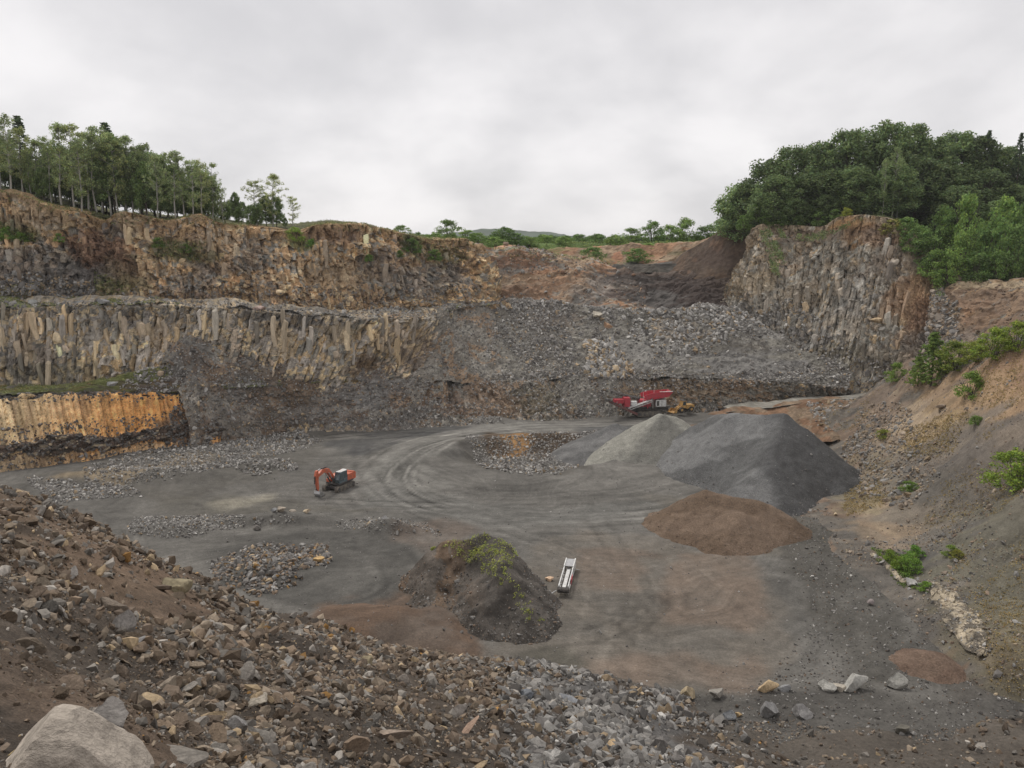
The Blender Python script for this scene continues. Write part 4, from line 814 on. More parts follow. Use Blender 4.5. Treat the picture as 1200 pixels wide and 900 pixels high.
# landmarks: the big rocks of the near slope, each as seen in the photograph
LM = [
 (82, 905, 104, (0.36, 0.315, 0.265), 'large pale angular boulder at the lower left corner, tan and grey', (1.0, 0.75, 1.0)),
 (205, 688, 46, (0.235, 0.20, 0.13), 'mossy olive-brown boulder lying alone on the edge of the near slope', (0.95, 0.85, 0.9)),
 (127, 850, 50, (0.19, 0.175, 0.16), 'dark grey ridged boulder in the bare earth above the corner boulder', (0.9, 0.8, 1.0)),
 (130, 712, 36, (0.20, 0.165, 0.13), 'tall brown slab half buried in the upper left rubble', (0.8, 0.7, 1.2)),
 (145, 733, 30, (0.26, 0.24, 0.22), 'grey slab leaning below the tall brown slab', (0.8, 0.5, 1.1)),
 (338, 778, 48, (0.26, 0.25, 0.235), 'large flat grey slab dipping to the right in the middle rubble', (1.3, 0.85, 0.5)),
 (196, 806, 30, (0.30, 0.25, 0.195), 'pale tan squarish rock left of the rounded grey rocks', (1, 0.9, 1)),
 (305, 822, 24, (0.36, 0.32, 0.26), 'smooth pale rounded rock in the brown rubble', (1.1, 0.9, 0.8)),
 (292, 788, 30, (0.22, 0.20, 0.175), 'round grey brown rock just left of the flat grey slab', (1, 0.9, 0.9)),
 (225, 890, 46, (0.21, 0.19, 0.165), 'brown rounded boulder cut by the bottom edge of the near rubble', (1.2, 0.9, 0.7)),
 (275, 852, 34, (0.24, 0.23, 0.22), 'grey jagged rock with a pale split face low in the rubble', (1, 0.8, 0.9)),
 (253, 723, 16, (0.38, 0.34, 0.28), 'thin pale slab standing on edge below the mossy boulder', (1.3, 0.3, 0.8)),
 (232, 727, 11, (0.52, 0.36, 0.22), 'small bright orange stone below the mossy boulder', (1, 0.7, 0.6)),
 (34, 755, 28, (0.15, 0.12, 0.09), 'dark brown block sunk in the earth at the left side', (1.1, 0.9, 0.8)),
 (88, 673, 17, (0.24, 0.22, 0.20), 'grey wedge-shaped stone on the upper left rubble', (1.2, 0.6, 0.6)),
 (130, 805, 28, (0.16, 0.13, 0.10), 'brown flat-topped rock above the ridged grey boulder', (1.3, 0.8, 0.6)),
 (160, 757, 17, (0.28, 0.27, 0.26), 'light grey flat stone beside the leaning grey slab', (1.4, 0.8, 0.4)),
 (432, 775, 20, (0.24, 0.20, 0.13), 'yellowish brown rounded rock near the crest of the rubble', (1.2, 0.8, 0.8)),
 (475, 800, 22, (0.25, 0.22, 0.19), 'upright grey brown rock in the middle of the slope', (0.7, 0.7, 1.2)),
 (550, 855, 26, (0.33, 0.23, 0.17), 'reddish tan slab lying askew in the middle foreground', (1.5, 0.6, 0.5)),
 (455, 862, 32, (0.30, 0.24, 0.19), 'pinkish brown slab sloping down to the left in the middle foreground', (1.5, 0.7, 0.5)),
 (415, 875, 34, (0.24, 0.18, 0.13), 'brown block with a flat pale top near the bottom edge', (1.2, 0.9, 0.7)),
 (535, 835, 28, (0.30, 0.27, 0.24), 'tall pointed pale rock in the middle foreground', (0.8, 0.6, 1.3)),
 (618, 815, 24, (0.17, 0.18, 0.195), 'blue grey block at the left end of the grey rubble', (1.1, 0.9, 0.8)),
 (735, 785, 20, (0.17, 0.175, 0.185), 'dark grey pyramid-shaped rock near the top of the grey rubble', (1, 0.8, 1)),
 (668, 822, 24, (0.20, 0.205, 0.215), 'dark split slab in the middle of the grey rubble', (1.4, 0.9, 0.5)),
 (697, 768, 14, (0.19, 0.195, 0.20), 'small dark grey rock at the crest of the grey rubble', (1.1, 0.8, 0.9)),
 (712, 876, 18, (0.42, 0.31, 0.19), 'squarish ochre rock in the rubble at the bottom middle', (1, 1, 0.9)),
 (13, 880, 10, (0.55, 0.42, 0.22), 'small yellow stone near the left edge of the corner boulder', (1, 0.8, 0.8)),
]
for i, (qx, qy, wpx, c, lab, st) in enumerate(LM):
    p = surf_at('near_slope', qx, qy); d = np.linalg.norm(p - [0, 0, EYE])
    rock(p, wpx / F * d * (1.12 if i else 1.15), c, lab, sink=0.22, stretch=st, rot=(0.15, -0.25, 0.5) if i == 0 else None, k=(i if i != 1 else 5) % len(SHAPES), name='boulder' if wpx > 22 else 'rock', cat='boulder' if wpx > 22 else 'rock')
    if i == 0: ROCKS[-1].data = CORNER; ROCKS[-1].rotation_euler = (0.1, 0.1, 0.15)
def cword(c):
    m = c.mean(); sat = (c.max() - c.min()) / (c.max() + 1e-6)
    if sat < 0.12: return 'dark grey' if m < 0.18 else 'grey' if m < 0.28 else 'pale grey'
    if c[0] > 0.36: return 'ochre'
    if sat > 0.38: return 'brown' if m < 0.17 else 'light brown'
    return 'dark brown' if m < 0.14 else 'greyish brown' if m < 0.21 else 'buff'
seen = {}
for a_, k in enumerate(bigs):
    c = cn[k] * 1.0; st = RNG.uniform(0.7, 1.25, 3); st[2] *= 0.85
    qx, qy = proj(Pn[k])
    j = min(range(len(LM)), key=lambda t: (LM[t][0] - qx) ** 2 + (LM[t][1] - qy) ** 2)
    dx, dy = qx - LM[j][0], qy - LM[j][1]
    side = ('right of' if dx > 0 else 'left of') if abs(dx) > abs(dy) else ('below' if dy > 0 else 'above')
    shp = 'flat' if st[2] < 0.7 else 'long' if st[0] > st[1] * 1.35 else 'blocky' if st[2] > 0.95 else 'angular'
    szw = 'small' if app[k] < np.median(app[bigs]) else 'mid-sized'
    lmn = ['pale corner boulder', 'mossy boulder', 'dark ridged boulder', 'tall brown slab', 'leaning grey slab', 'large flat grey slab', 'pale squarish rock', 'smooth pale rock', 'round grey brown rock', 'bottom-edge brown boulder', 'jagged split rock',
           'thin upright slab', 'orange stone', 'sunken brown block', 'grey wedge stone', 'flat-topped brown rock', 'light grey flat stone', 'yellowish rounded rock', 'upright grey brown rock', 'reddish tan slab', 'pinkish brown slab', 'flat-topped pale block',
           'tall pointed rock', 'blue grey block', 'dark pyramid rock', 'dark split slab', 'crest dark rock', 'squarish ochre rock', 'small yellow stone'][j]
    near_ = 'close' if math.hypot(dx, dy) < 35 else 'some way'
    lab = f"{szw} {cword(c)} {shp} rock {near_} {side} the {lmn}"
    rock(Pn[k], sz[k] * 0.92, c, lab, 'loose rocks on the near slope', sink=0.2, stretch=st)

# far rubble
S5 = (0.85, 0.78)
rub('rubble_on_slope', 'rubble_slope', 26000, None, 0.22, 1.2, PG, [4, 4, 2.0, 3, 1.0], 2.5, var=0.5, dens=lambda x, y, z: 0.12 + 1.6 * sstep(-0.12, 0.2, fbm(x / 5 + z / 8, z / 9, 4, 620)))
rub('shoulder_stones', 'scree_shoulder', 4200, None, 0.22, 1.0, PG, [4, 4, 1.2, 3, 1.2], 2.7)
rub('tongue_scree_stones', 'scree_tongue', 1600, None, 0.22, 0.8, PG, [4, 4, 2, 3, 0.6], 2.6, var=0.5)
rub('terrace_blocks', 'red_soil_terrace', 1300, [(1070, 335), (1100, 335), (1125, 365), (1120, 400), (1130, 430), (1065, 435)], 0.4, 1.7, [GREY * 1.1, (0.27, 0.23, 0.19), TAN * 0.9, DGREY * 1.3], [4, 4, 1.5, 1.5], 1.9, var=0.4)
rub('tongue_stones', 'lower_rock_band', 3200, [(400, 440), (960, 440), (960, 452), (820, 458), (730, 470), (680, 484), (640, 476), (560, 455), (480, 470), (400, 500)], 0.25, 0.9, PG, [4, 4, 1.4, 3, 1.0], 2.6)
rub('band_foot_stones', 'lower_rock_band', 2500, [(400, 478), (900, 470), (960, 478), (900, 486), (600, 500), (330, 510)], 0.25, 0.8, PG, [3, 3, 2, 3, 1.0], 2.6)
rub('coarse_blocks', 'rubble_slope', 700, [(685, 400), (720, 395), (740, 440), (720, 452), (685, 440)], 0.7, 1.8, [LGREY, GREY * 1.4, TAN, LTAN * 0.8], [3, 3, 1.5, 1], 2)
rub('pale_blocks', 'rubble_slope', 900, [(740, 368), (860, 362), (900, 380), (860, 400), (800, 420), (740, 395)], 0.6, 1.7, [LGREY, GREY * 1.4, TAN * 0.9, DGREY * 1.5], [3, 3, 1, 1], 2)
rub('crest_blocks', 'rubble_slope', 800, [(500, 364), (600, 350), (700, 360), (860, 358), (860, 372), (700, 376), (600, 364), (500, 378)], 0.6, 1.5, PG, [3, 2, 3, 3, 0.6], 2)
rub('scree_stones', 'scree_apron', 7000, None, 0.28, 1.1, [DGREY * 1.5, GREY, BROWN * 1.3, TAN * 0.9, GREY * 1.5], [4, 4, 2, 1.4, 1.5], 2.8)
rub('band_stones', 'lower_rock_band', 1600, None, 0.3, 0.9, PG, [3, 3, 1, 2, 1.5], 2.6)
rub('bank_stones', 'brown_bank', 2600, [(430, 280), (740, 290), (760, 370), (430, 375)], 0.3, 1.6, [BROWN * 1.4, GREY * 1.1, RUST * 1.2, TAN], [3, 3, 2, 1], 2.4, dens=lambda x, y, z: 0.2 + sstep(0, 0.3, fbm(x / 6, z / 3, 4, 621)))
rub('rim_stones', 'middle_cliff_face', 1500, [(-10, 354), (260, 352), (400, 364), (550, 352), (550, 366), (400, 380), (260, 372), (-10, 372)], 0.25, 1.1, [DGREY * 1.5, GREY, TAN * 0.8], [4, 4, 2], 2.4)
rub('ochre_rim_stones', 'ochre_column_face', 900, [(-10, 458), (270, 455), (270, 468), (-10, 474)], 0.25, 0.8, [DGREY * 1.2, GREY * 0.8], [4, 3], 2.4)
rub('seam_stones', 'rubble_slope', 2200, [(500, 436), (960, 436), (960, 456), (500, 456)], 0.3, 1.0, PG, [4, 4, 1.4, 3, 1.0], 2.6)
rub('bench_stones', 'upper_bench', 5200, None, 0.25, 1.2, [GREY * 1.1, DGREY * 1.5, LGREY, TAN * 0.9], [4, 3, 2, 1.5], 2.4)
rub('lower_bench_stones', 'grassy_bench', 1500, [(150, 445), (220, 380), (330, 400), (300, 470), (140, 455)], 0.3, 1.4, [GREY * 1.2, DGREY * 1.5, LGREY], [4, 3, 2], 2.2)
rub('cliff_debris', 'upper_cliff_face', 1300, [(0, 320), (110, 330), (120, 355), (0, 355)], 0.4, 1.3, [GREY * 1.2, DGREY * 1.4, TAN * 0.9], [4, 3, 2], 2.2)
rub('cliff_foot_debris', 'upper_cliff_face', 1600, [(140, 335), (560, 335), (560, 370), (140, 362)], 0.35, 1.2, [GREY * 1.1, BROWN * 1.3, TAN * 0.9], [4, 3, 3], 2.4)
rub('right_cliff_debris', 'right_cliff_face', 1500, [(850, 360), (930, 350), (1000, 410), (1060, 430), (1040, 460), (920, 460)], 0.4, 1.4, PG, [4, 3, 2, 3, 1.2], 2.3)
ZS = [(((105, 545), (200, 515), (330, 495), (380, 520), (300, 540), (190, 562), (90, 580)), 5200, 0.25, 0.7),
      (((250, 545), (330, 538), (350, 548), (290, 558)), 600, 0.3, 0.7), (((360, 480), (400, 488), (400, 500), (340, 505)), 500, 0.3, 0.7), (((30, 560), (150, 570), (170, 582), (60, 588)), 900, 0.25, 0.6),
      (((545, 512), (700, 506), (712, 530), (650, 556), (610, 556), (560, 545)), 3600, 0.25, 0.7), (((500, 488), (585, 486), (590, 496), (510, 500)), 900, 0.25, 0.6), (((618, 474), (735, 470), (735, 484), (640, 488)), 1300, 0.25, 0.6),
      (((400, 482), (520, 482), (520, 497), (380, 502)), 900, 0.25, 0.6), (((160, 606), (290, 604), (290, 618), (200, 632), (150, 622)), 1600, 0.18, 0.5), (((300, 606), (360, 604), (360, 612), (300, 618)), 120, 0.2, 0.6),
      (((388, 606), (500, 612), (520, 628), (400, 620)), 500, 0.15, 0.6)]
Pz, szz = [], []
for poly, n, lo, hi in ZS:
    Pz.append(sample('quarry_floor', n, poly)); szz.append(sizes(n, lo, hi, 2.4))
Pz = np.concatenate(Pz); szz = np.concatenate(szz)
stone_mass('floor_rubble', Pz, szz, cols_of(len(Pz), PG, [4, 1.6, 3, 3.4, 0.8]), 0.2)
rub('rock_heap_stones', 'quarry_floor', 1300, ((262, 648), (320, 634), (380, 640), (386, 660), (350, 668), (345, 690), (300, 700), (262, 684), (240, 668)), 0.30, 0.85, [GREY * 1.15, DGREY * 1.6, TAN * 0.9, (0.24, 0.18, 0.13), OCHRE * 0.6, GREY * 1.5], [4, 4, 1.8, 3, 0.35, 1.2], 1.6)
rub('floor_grit', 'quarry_floor', 5200, ((900, 610), (1010, 600), (1080, 690), (1200, 790), (1200, 900), (820, 900), (640, 830), (900, 800), (960, 720)), 0.10, 0.5, [GREY * 1.1, DGREY, LGREY * 1.1, BROWN], [4, 5, 0.8, 2], 2.8)
rub('scattered_grit', 'quarry_floor', 3000, ((300, 560), (1000, 560), (960, 800), (400, 800), (200, 640)), 0.08, 0.4, [GREY, DGREY * 1.5, LGREY], [4, 5, 1], 3.0)
rub('toe_grit', 'quarry_floor', 2600, ((760, 850), (900, 845), (1060, 862), (1200, 845), (1210, 905), (700, 905)), 0.12, 0.42, PB, [5, 4, 4, 2, 0.8, 0.2, 0.7], 2.4)
rub('right_slope_stones', 'right_slope', 15000, None, 0.12, 0.9, [BROWN * 1.4, GREY, (0.28, 0.23, 0.18), LTAN * 0.8, DGREY * 1.3], [4, 4, 3, 0.8, 3], 2.7, lod=0.8, dens=lambda x, y, z: 0.15 + 1.5 * sstep(0.0, 0.3, fbm(x / 5, y / 5, 4, 622)))
rub('right_outcrop_blocks', 'right_slope', 1500, ((1010, 480), (1060, 470), (1100, 560), (1060, 600), (1000, 580), (985, 530)), 0.3, 1.1, [(0.27, 0.22, 0.17), GREY * 1.1, TAN * 0.8], [3, 3, 1.5], 2.2)
rub('ramp_bank_blocks', 'red_ramp_bank', 260, ((940, 470), (1010, 468), (1020, 500), (960, 505)), 0.4, 1.3, [LGREY, TAN, GREY * 1.3], [3, 1, 2], 2.0)
rub('terrace_stones', 'red_soil_terrace', 900, None, 0.25, 0.9, [BROWN * 1.1, BROWN * 1.5, GREY], [3, 3, 1], 2.6)
rub('ochre_end_scree', 'ochre_column_face', 900, ((196, 500), (215, 462), (262, 458), (262, 530), (190, 535)), 0.3, 1.0, [DGREY * 1.3, GREY * 0.8, DBROWN * 1.3], [4, 3, 3], 2.2, sink=0.05)
rub('ochre_foot_blocks', 'ochre_column_face', 1200, ((0, 500), (120, 490), (240, 480), (240, 520), (0, 560)), 0.3, 0.9, [DGREY * 1.3, GREY, DBROWN * 1.3, LTAN * 0.7], [4, 2, 3, 1], 2.4)

# single boulders on the floor, each named by what it lies beside
FB = [
 (805, 812, 22, (0.36, 0.29, 0.19), 'ochre grey boulder at the left end of the row on the dark ground'), (838, 810, 21, (0.27, 0.25, 0.22), 'grey boulder with a tan face, second in the row on the dark ground'),
 (899, 804, 22, (0.48, 0.36, 0.22), 'orange tan boulder in the row at the edge of the floor'), (918, 805, 14, (0.26, 0.26, 0.26), 'small grey boulder beside the orange tan boulder'),
 (966, 802, 22, (0.34, 0.33, 0.30), 'grey split boulder left of the pair of leaning blocks'), (985, 804, 16, (0.40, 0.36, 0.30), 'narrow upright tan-edged boulder in the clump at right'),
 (1001, 800, 28, (0.36, 0.35, 0.32), 'largest pale grey boulder of the clump with a tail to the right'), (1049, 799, 22, (0.32, 0.31, 0.28), 'squarish grey block standing alone at the right of the floor edge'),
 (853, 838, 16, (0.28, 0.29, 0.30), 'grey boulder beside a tan stone on the dark foreground'), (865, 837, 9, (0.46, 0.33, 0.18), 'small tan stone touching the grey boulder'),
 (900, 831, 24, (0.21, 0.205, 0.20), 'dark grey wide boulder in the second row of the foreground'), (938, 834, 22, (0.28, 0.27, 0.26), 'long light-topped boulder in the second row of the foreground'),
 (1055, 854, 18, (0.13, 0.12, 0.10), 'low dark rock in the right foreground'), (788, 838, 14, (0.18, 0.18, 0.185), 'dark stone at the right edge of the grey rubble'),
 (330, 607, 16, (0.36, 0.31, 0.25), 'pale boulder on the low ridge left of the excavator tracks'), (322, 609, 10, (0.25, 0.25, 0.25), 'grey stone against the pale ridge boulder'), (343, 608, 8, (0.40, 0.35, 0.29), 'small pale stone right of the pale ridge boulder'),
 (360, 609, 10, (0.48, 0.39, 0.28), 'rounded cream boulder at the right end of the ridge'), (301, 618, 10, (0.18, 0.165, 0.15), 'dark boulder below the left end of the ridge'),
 (432, 617, 8, (0.60, 0.48, 0.33), 'cream boulder at the front of the low rubbly hump'), (441, 616, 8, (0.20, 0.20, 0.20), 'dark grey stone beside the cream boulder of the hump'), (450, 617, 9, (0.34, 0.33, 0.32), 'grey boulder on the low rubbly hump'),
 (372, 659, 15, (0.50, 0.34, 0.16), 'bright ochre boulder at the right edge of the rock heap'), (645, 677, 12, (0.62, 0.44, 0.30), 'peach coloured flat boulder next to the loose conveyor'),
 (697, 366, 13, (0.42, 0.38, 0.31), 'large pale round boulder on top of the far rubble slope'), (713, 379, 11, (0.42, 0.27, 0.17), 'tan boulder below the pale round boulder of the far slope'), (308, 364, 17, (0.40, 0.30, 0.26), 'pinkish flat boulder perched on the upper bench'),
 (304, 372, 8, (0.50, 0.38, 0.22), 'small tan block under the pinkish boulder'), (121, 351, 13, (0.30, 0.30, 0.30), 'grey boulder on the grassy edge of the upper bench'), (92, 351, 13, (0.27, 0.27, 0.26), 'grey boulder left of the other on the upper bench'), (38, 352, 10, (0.30, 0.30, 0.28), 'pale stone at the far left of the upper bench'),
 (130, 446, 13, (0.32, 0.32, 0.31), 'light grey boulder on the lower bench below the columns'), (188, 435, 8, (0.36, 0.28, 0.20), 'tan stone on the lower bench scree'),
 (990, 475, 12, (0.42, 0.38, 0.34), 'pale grey boulder at the top of the red ramp bank'), (960, 480, 6, (0.48, 0.38, 0.28), 'small tan boulder in the red ramp bank'), (1102, 472, 12, (0.28, 0.22, 0.17), 'brown rock among the right slope stones'),
 (1002, 596, 8, (0.45, 0.40, 0.32), 'pale stone at the foot of the right slope'), (1066, 692, 14, (0.33, 0.32, 0.30), 'grey rock beside the pale gully at the foot of the right slope'), (1075, 697, 8, (0.27, 0.27, 0.26), 'smaller grey rock below it beside the pale gully'),
 (1020, 705, 8, (0.28, 0.24, 0.23), 'small grey stone on the dark ground left of the pale gully'), (482, 689, 7, (0.30, 0.30, 0.30), 'grey stone at the left foot of the weedy mound'), (491, 684, 7, (0.24, 0.24, 0.23), 'darker stone beside it at the left foot of the weedy mound'),
]
where = {}
for i, (qx, qy, wpx, c, lab) in enumerate(FB):
    if qy > 480 or 600 < qx < 0: surf = 'quarry_floor'
    if qx in (697, 713): surf = 'rubble_slope'
    elif qy < 380: surf = 'upper_bench'
    elif qx in (130, 188): surf = 'grassy_bench'
    elif qx in (990, 960): surf = 'red_ramp_bank'
    elif qx == 1102: surf = 'right_slope'
    else: surf = 'quarry_floor'
    p = surf_at(surf, qx, qy + wpx * 0.3) if surf != 'quarry_floor' else G(qx, qy + wpx * 0.25)
    if surf == 'quarry_floor': p[2] = max(floor_h(np.array([p[0]]), np.array([p[1]]))[0], 0 if qx < 1060 else right_z(np.array([p[0]]), np.array([p[1]]))[0])
    d = np.linalg.norm(p - [0, 0, EYE])
    rock(p, wpx / F * d * 1.0, c, lab, name='boulder', sink=0.12, cat='boulder', rot=(RNG.uniform(-.2, .2), RNG.uniform(-.2, .2), RNG.uniform(-0.6, 0.6)), stretch=(1, 0.95, 1.1))

# ------------------------------------------------------------------ stockpiles
def pile(name, c, rx, ry, peaks, mat, colour, label, group=None, res=0.22, z0=-2.0, slope=0.72, wob=0.5, ridge=None, cat='gravel pile', grit=None, rnd=0.35):
    """heap of tipped material: the union of cones and ridges at the angle of rest"""
    xs = np.arange(-rx, rx, res); ys = np.arange(-ry, ry, res)
    X, Y = np.meshgrid(xs, ys, indexing='ij'); wx, wy = X + c[0], Y + c[1]
    X2 = wx + wob * fbm(wx / 3, wy / 3, 4, 700); Y2 = wy + wob * fbm(wx / 3, wy / 3, 4, 710)
    Z = np.full(X.shape, -9.0)
    for pk in peaks:
        if len(pk) == 3: d = np.hypot(X2 - pk[0], Y2 - pk[1]); h = pk[2]
        else:
            ax, ay, ah, bx, by, bh = pk
            t = np.clip(((X2 - ax) * (bx - ax) + (Y2 - ay) * (by - ay)) / ((bx - ax) ** 2 + (by - ay) ** 2), 0, 1)
            d = np.hypot(X2 - ax - t * (bx - ax), Y2 - ay - t * (by - ay)); h = ah + t * (bh - ah)
        zz = h - slope * (np.sqrt(d * d + rnd ** 2) - rnd)
        Z = np.maximum(Z, zz) + 0.12 * np.exp(-np.abs(Z - zz) / 0.5)
    th = np.arctan2(Y2 - c[1], X2 - c[0])
    Z = Z + 0.10 * fbm(wx / 1.0, wy / 1.0, 4, 720) + 0.22 * fbm(wx / 4, wy / 4, 3, 730) - 0.10 * np.abs(fbm(th * 9, np.hypot(X, Y) / 14, 3, 740))
    toe = 0.35 * sstep(0.6, -0.4, Z); Z = Z - toe * 0
    Z = np.maximum(Z, z0)
    C = colour(wx, wy, Z, X)
    V = np.stack([X, Y, Z], -1)
    keep = Z > z0 + 1e-6
    fc = grid_faces(*X.shape); kk = keep.ravel(); fc = fc[kk[fc].any(1)]
    used, inv = np.unique(fc, return_inverse=True)
    me = mesh_np(name, V.reshape(-1, 3)[used], inv.reshape(-1, 4), mat, C.reshape(-1, 3)[used], smooth=True)
    o = link(name, me, loc=(c[0], c[1], 0)); tag(o, label, cat, group)
    SURF[label] = (V + [c[0], c[1], 0], C)
    if grit:
        n, lo, hi, pal, w = grit
        Vw = V + [c[0], c[1], 0]
        P = sample(Vw, n, dens=lambda x, y, z: (z > -0.1) * (0.06 + 1.5 * np.exp(-z / 0.8)))
        g = stone_mass('grit', P - [c[0], c[1], 0], sizes(n, lo, hi, 2.5), cols_of(n, pal, w), 0.2, parent=o)
    return o
gc = lambda a, b, sd, k=4.0: (lambda x, y, z, X: (np.array(a) * (1 - sstep(-0.15, 0.2, fbm(x / k, (y + z) / (k * .6), 4, sd))[..., None]) + np.array(b) * sstep(-0.15, 0.2, fbm(x / k, (y + z) / (k * .6), 4, sd))[..., None]) * (1 + 0.25 * fbm(x / 0.6, (y + z) / 0.6, 3, sd + 1)[..., None]))
def P2(px, py, z): g = G(px, py, z); return (g[0], g[1], z)
q = P2(918, 486, 8.8); q2 = P2(862, 485, 8.0); q3 = P2(955, 497, 7.6); q4 = P2(903, 545, 4.6); q5 = P2(838, 485.5, 7.0); q6 = P2(845, 530, 3.0); q7 = P2(865, 560, 1.6)
def darkcol(x, y, z, X):  # lit left flank and shaded right side put into the gravel colour along the ridge
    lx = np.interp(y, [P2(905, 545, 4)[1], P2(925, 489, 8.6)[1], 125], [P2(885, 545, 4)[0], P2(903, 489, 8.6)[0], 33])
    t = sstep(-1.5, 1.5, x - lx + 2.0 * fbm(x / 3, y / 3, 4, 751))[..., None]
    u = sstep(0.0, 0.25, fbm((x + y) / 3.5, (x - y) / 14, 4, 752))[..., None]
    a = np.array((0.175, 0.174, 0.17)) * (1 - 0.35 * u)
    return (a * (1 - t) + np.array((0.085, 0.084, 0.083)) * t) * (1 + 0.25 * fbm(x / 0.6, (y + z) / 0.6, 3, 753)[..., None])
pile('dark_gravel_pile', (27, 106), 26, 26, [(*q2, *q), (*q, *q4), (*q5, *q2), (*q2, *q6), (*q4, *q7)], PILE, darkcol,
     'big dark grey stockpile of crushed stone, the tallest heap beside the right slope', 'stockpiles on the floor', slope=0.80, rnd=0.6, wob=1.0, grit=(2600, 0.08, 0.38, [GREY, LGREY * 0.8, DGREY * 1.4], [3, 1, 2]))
q = P2(772, 485, 5.9); qa = P2(790, 488, 5.5)
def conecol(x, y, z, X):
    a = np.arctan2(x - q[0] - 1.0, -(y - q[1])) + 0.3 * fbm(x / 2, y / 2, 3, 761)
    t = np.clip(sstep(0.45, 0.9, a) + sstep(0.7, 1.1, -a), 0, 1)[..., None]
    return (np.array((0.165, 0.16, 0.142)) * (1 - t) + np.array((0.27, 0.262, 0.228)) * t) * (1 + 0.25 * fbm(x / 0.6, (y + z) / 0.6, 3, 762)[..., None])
pile('pale_gravel_pile', (q[0] - 0.5, q[1] - 1), 13, 13, [q, (*q, *qa)], PILE, conecol,
     'pale grey cone of fine gravel in front of the crusher', 'stockpiles on the floor', slope=0.68, grit=(900, 0.08, 0.3, [GREY, LGREY * 0.8], [2, 1]))
q = P2(722, 497, 3.0); qb = P2(700, 505, 2.0)
pile('flat_gravel_pile', (q[0], q[1] + 2), 14, 13, [(*q, *qb), q], PILE, gc((0.125, 0.123, 0.12), (0.17, 0.167, 0.162), 770, 4),
     'low dark heap spreading left of the pale gravel cone', 'stockpiles on the floor', slope=0.55)
q = P2(795, 543, 0.9)
pile('small_gravel_pile', (q[0], q[1]), 6, 5, [q], PILE, gc((0.21, 0.208, 0.20), (0.24, 0.235, 0.22), 775, 2), 'small grey hump between the pale cone and the brown pile', 'stockpiles on the floor', slope=0.42)
q = P2(828, 577, 3.9); qb = P2(885, 585, 3.3); qc = P2(860, 600, 2.9)
pile('brown_gravel_pile', ((q[0] + qb[0]) / 2, q[1] - 1), 12, 10, [q, (*q, *qb), qc, P2(915, 604, 1.9), (*q, *P2(790, 598, 1.6))], PILE, gc((0.135, 0.095, 0.066), (0.18, 0.13, 0.094), 780, 3),
     'brown pile of fine crushed stone with two humps in front of the dark stockpile', 'stockpiles on the floor', slope=0.66, rnd=0.7, wob=0.9, grit=(1500, 0.06, 0.25, [BROWN * 1.1, BROWN * 0.8, GREY * 0.7], [3, 3, 1]))
q = P2(1088, 766, 0.85); qb = P2(1098, 772, 0.75)
pile('small_brown_pile', (q[0], q[1]), 4, 3.4, [q, (*q, *qb)], PILE, gc((0.145, 0.098, 0.072), (0.165, 0.115, 0.085), 790, 2), 'small reddish brown pile at the foot of the right slope', 'stockpiles on the floor', slope=0.5, res=0.12, wob=0.3, rnd=0.5)
# weedy earth mound
q = P2(568, 626, 4.3); qa = P2(522, 636, 3.5); qr = P2(598, 662, 4.3); qb = P2(505, 690, 1.0); qc = P2(598, 640, 3.2); qd = P2(545, 690, 2.6)
mc = (q[0] - 1.0, q[1] - 3)
def moundcol(x, y, z, X):
    t = sstep(-3, 1.5, X + 1.5 * fbm(x / 2, y / 2, 3, 800))[..., None]
    a = np.array((0.115, 0.098, 0.082)) * np.ones(X.shape + (3,)); b = np.array((0.088, 0.078, 0.068)); a = np.where((fbm(x / 1.5, (y + z) / 5, 4, 803) > -0.02)[..., None], np.array((0.14, 0.10, 0.07)), a)
    C = a * (1 - t) + b * t
    return C * (1 + 0.8 * fbm(x / 1.2, (y + z) / 1.2, 4, 801)[..., None])
o = pile('earth_mound', mc, 15, 13, [(*qa, *q), (*q, *qr), (*qr, *P2(618, 710, 1.9)), (*P2(618, 710, 1.9), *P2(600, 728, 0.9)), (*qa, *P2(505, 688, 1.1)), (*P2(502, 688, 1.0), *P2(535, 722, 0.5))], NEAR, moundcol, 'weedy dark earth mound in the middle of the floor, left of the loose conveyor', slope=1.0, rnd=0.5, wob=1.7, res=0.14, cat='earth mound',
     grit=(3600, 0.08, 0.5, [DGREY, GREY, BROWN * 1.3, LGREY], [4, 3, 2, 0.8]))
MOUND = o
# ------------------------------------------------------------------ columns and blocks that stand clear of the cliff faces
def prism_mesh(name, rng, sides, hr, top):
    a = np.sort((np.arange(sides) + rng.uniform(-0.25, 0.25, sides)) / sides * 2 * math.pi)
    r = rng.uniform(0.8, 1.1, sides)
    levels = [(-0.5, rng.uniform(0.6, 0.95)), (-0.15, rng.uniform(0.92, 1.08)), (0.2, rng.uniform(0.88, 1.04)), (0.46, rng.uniform(0.8, 0.98)), (0.5, rng.uniform(0.5, 0.7))]
    V = []
    tx, ty = rng.uniform(-0.12, 0.12, 2)
    for z, s in levels:
        ox, oy = rng.uniform(-0.12, 0.12, 2)
        for k in range(sides):
            x, y = math.cos(a[k]) * r[k] * s * 0.5 + ox, math.sin(a[k]) * r[k] * s * 0.5 + oy
            zz = z + ((tx * x + ty * y) * top if z > 0.3 else 0) + rng.uniform(-0.015, 0.015)
            V.append((x, y, zz))
    V.append((0, 0, 0.52)); n = sides; fs = []
    for l in range(len(levels) - 1):
        for k in range(n):
            a0, a1, b0, b1 = l * n + k, l * n + (k + 1) % n, (l + 1) * n + k, (l + 1) * n + (k + 1) % n
            fs += [(a0, a1, b1), (a0, b1, b0)]
    t = len(V) - 1; L = (len(levels) - 1) * n
    for k in range(n): fs.append((L + k, L + (k + 1) % n, t))
    return mesh_np(name, np.array(V), np.array(fs), BOULD, None, n=3)
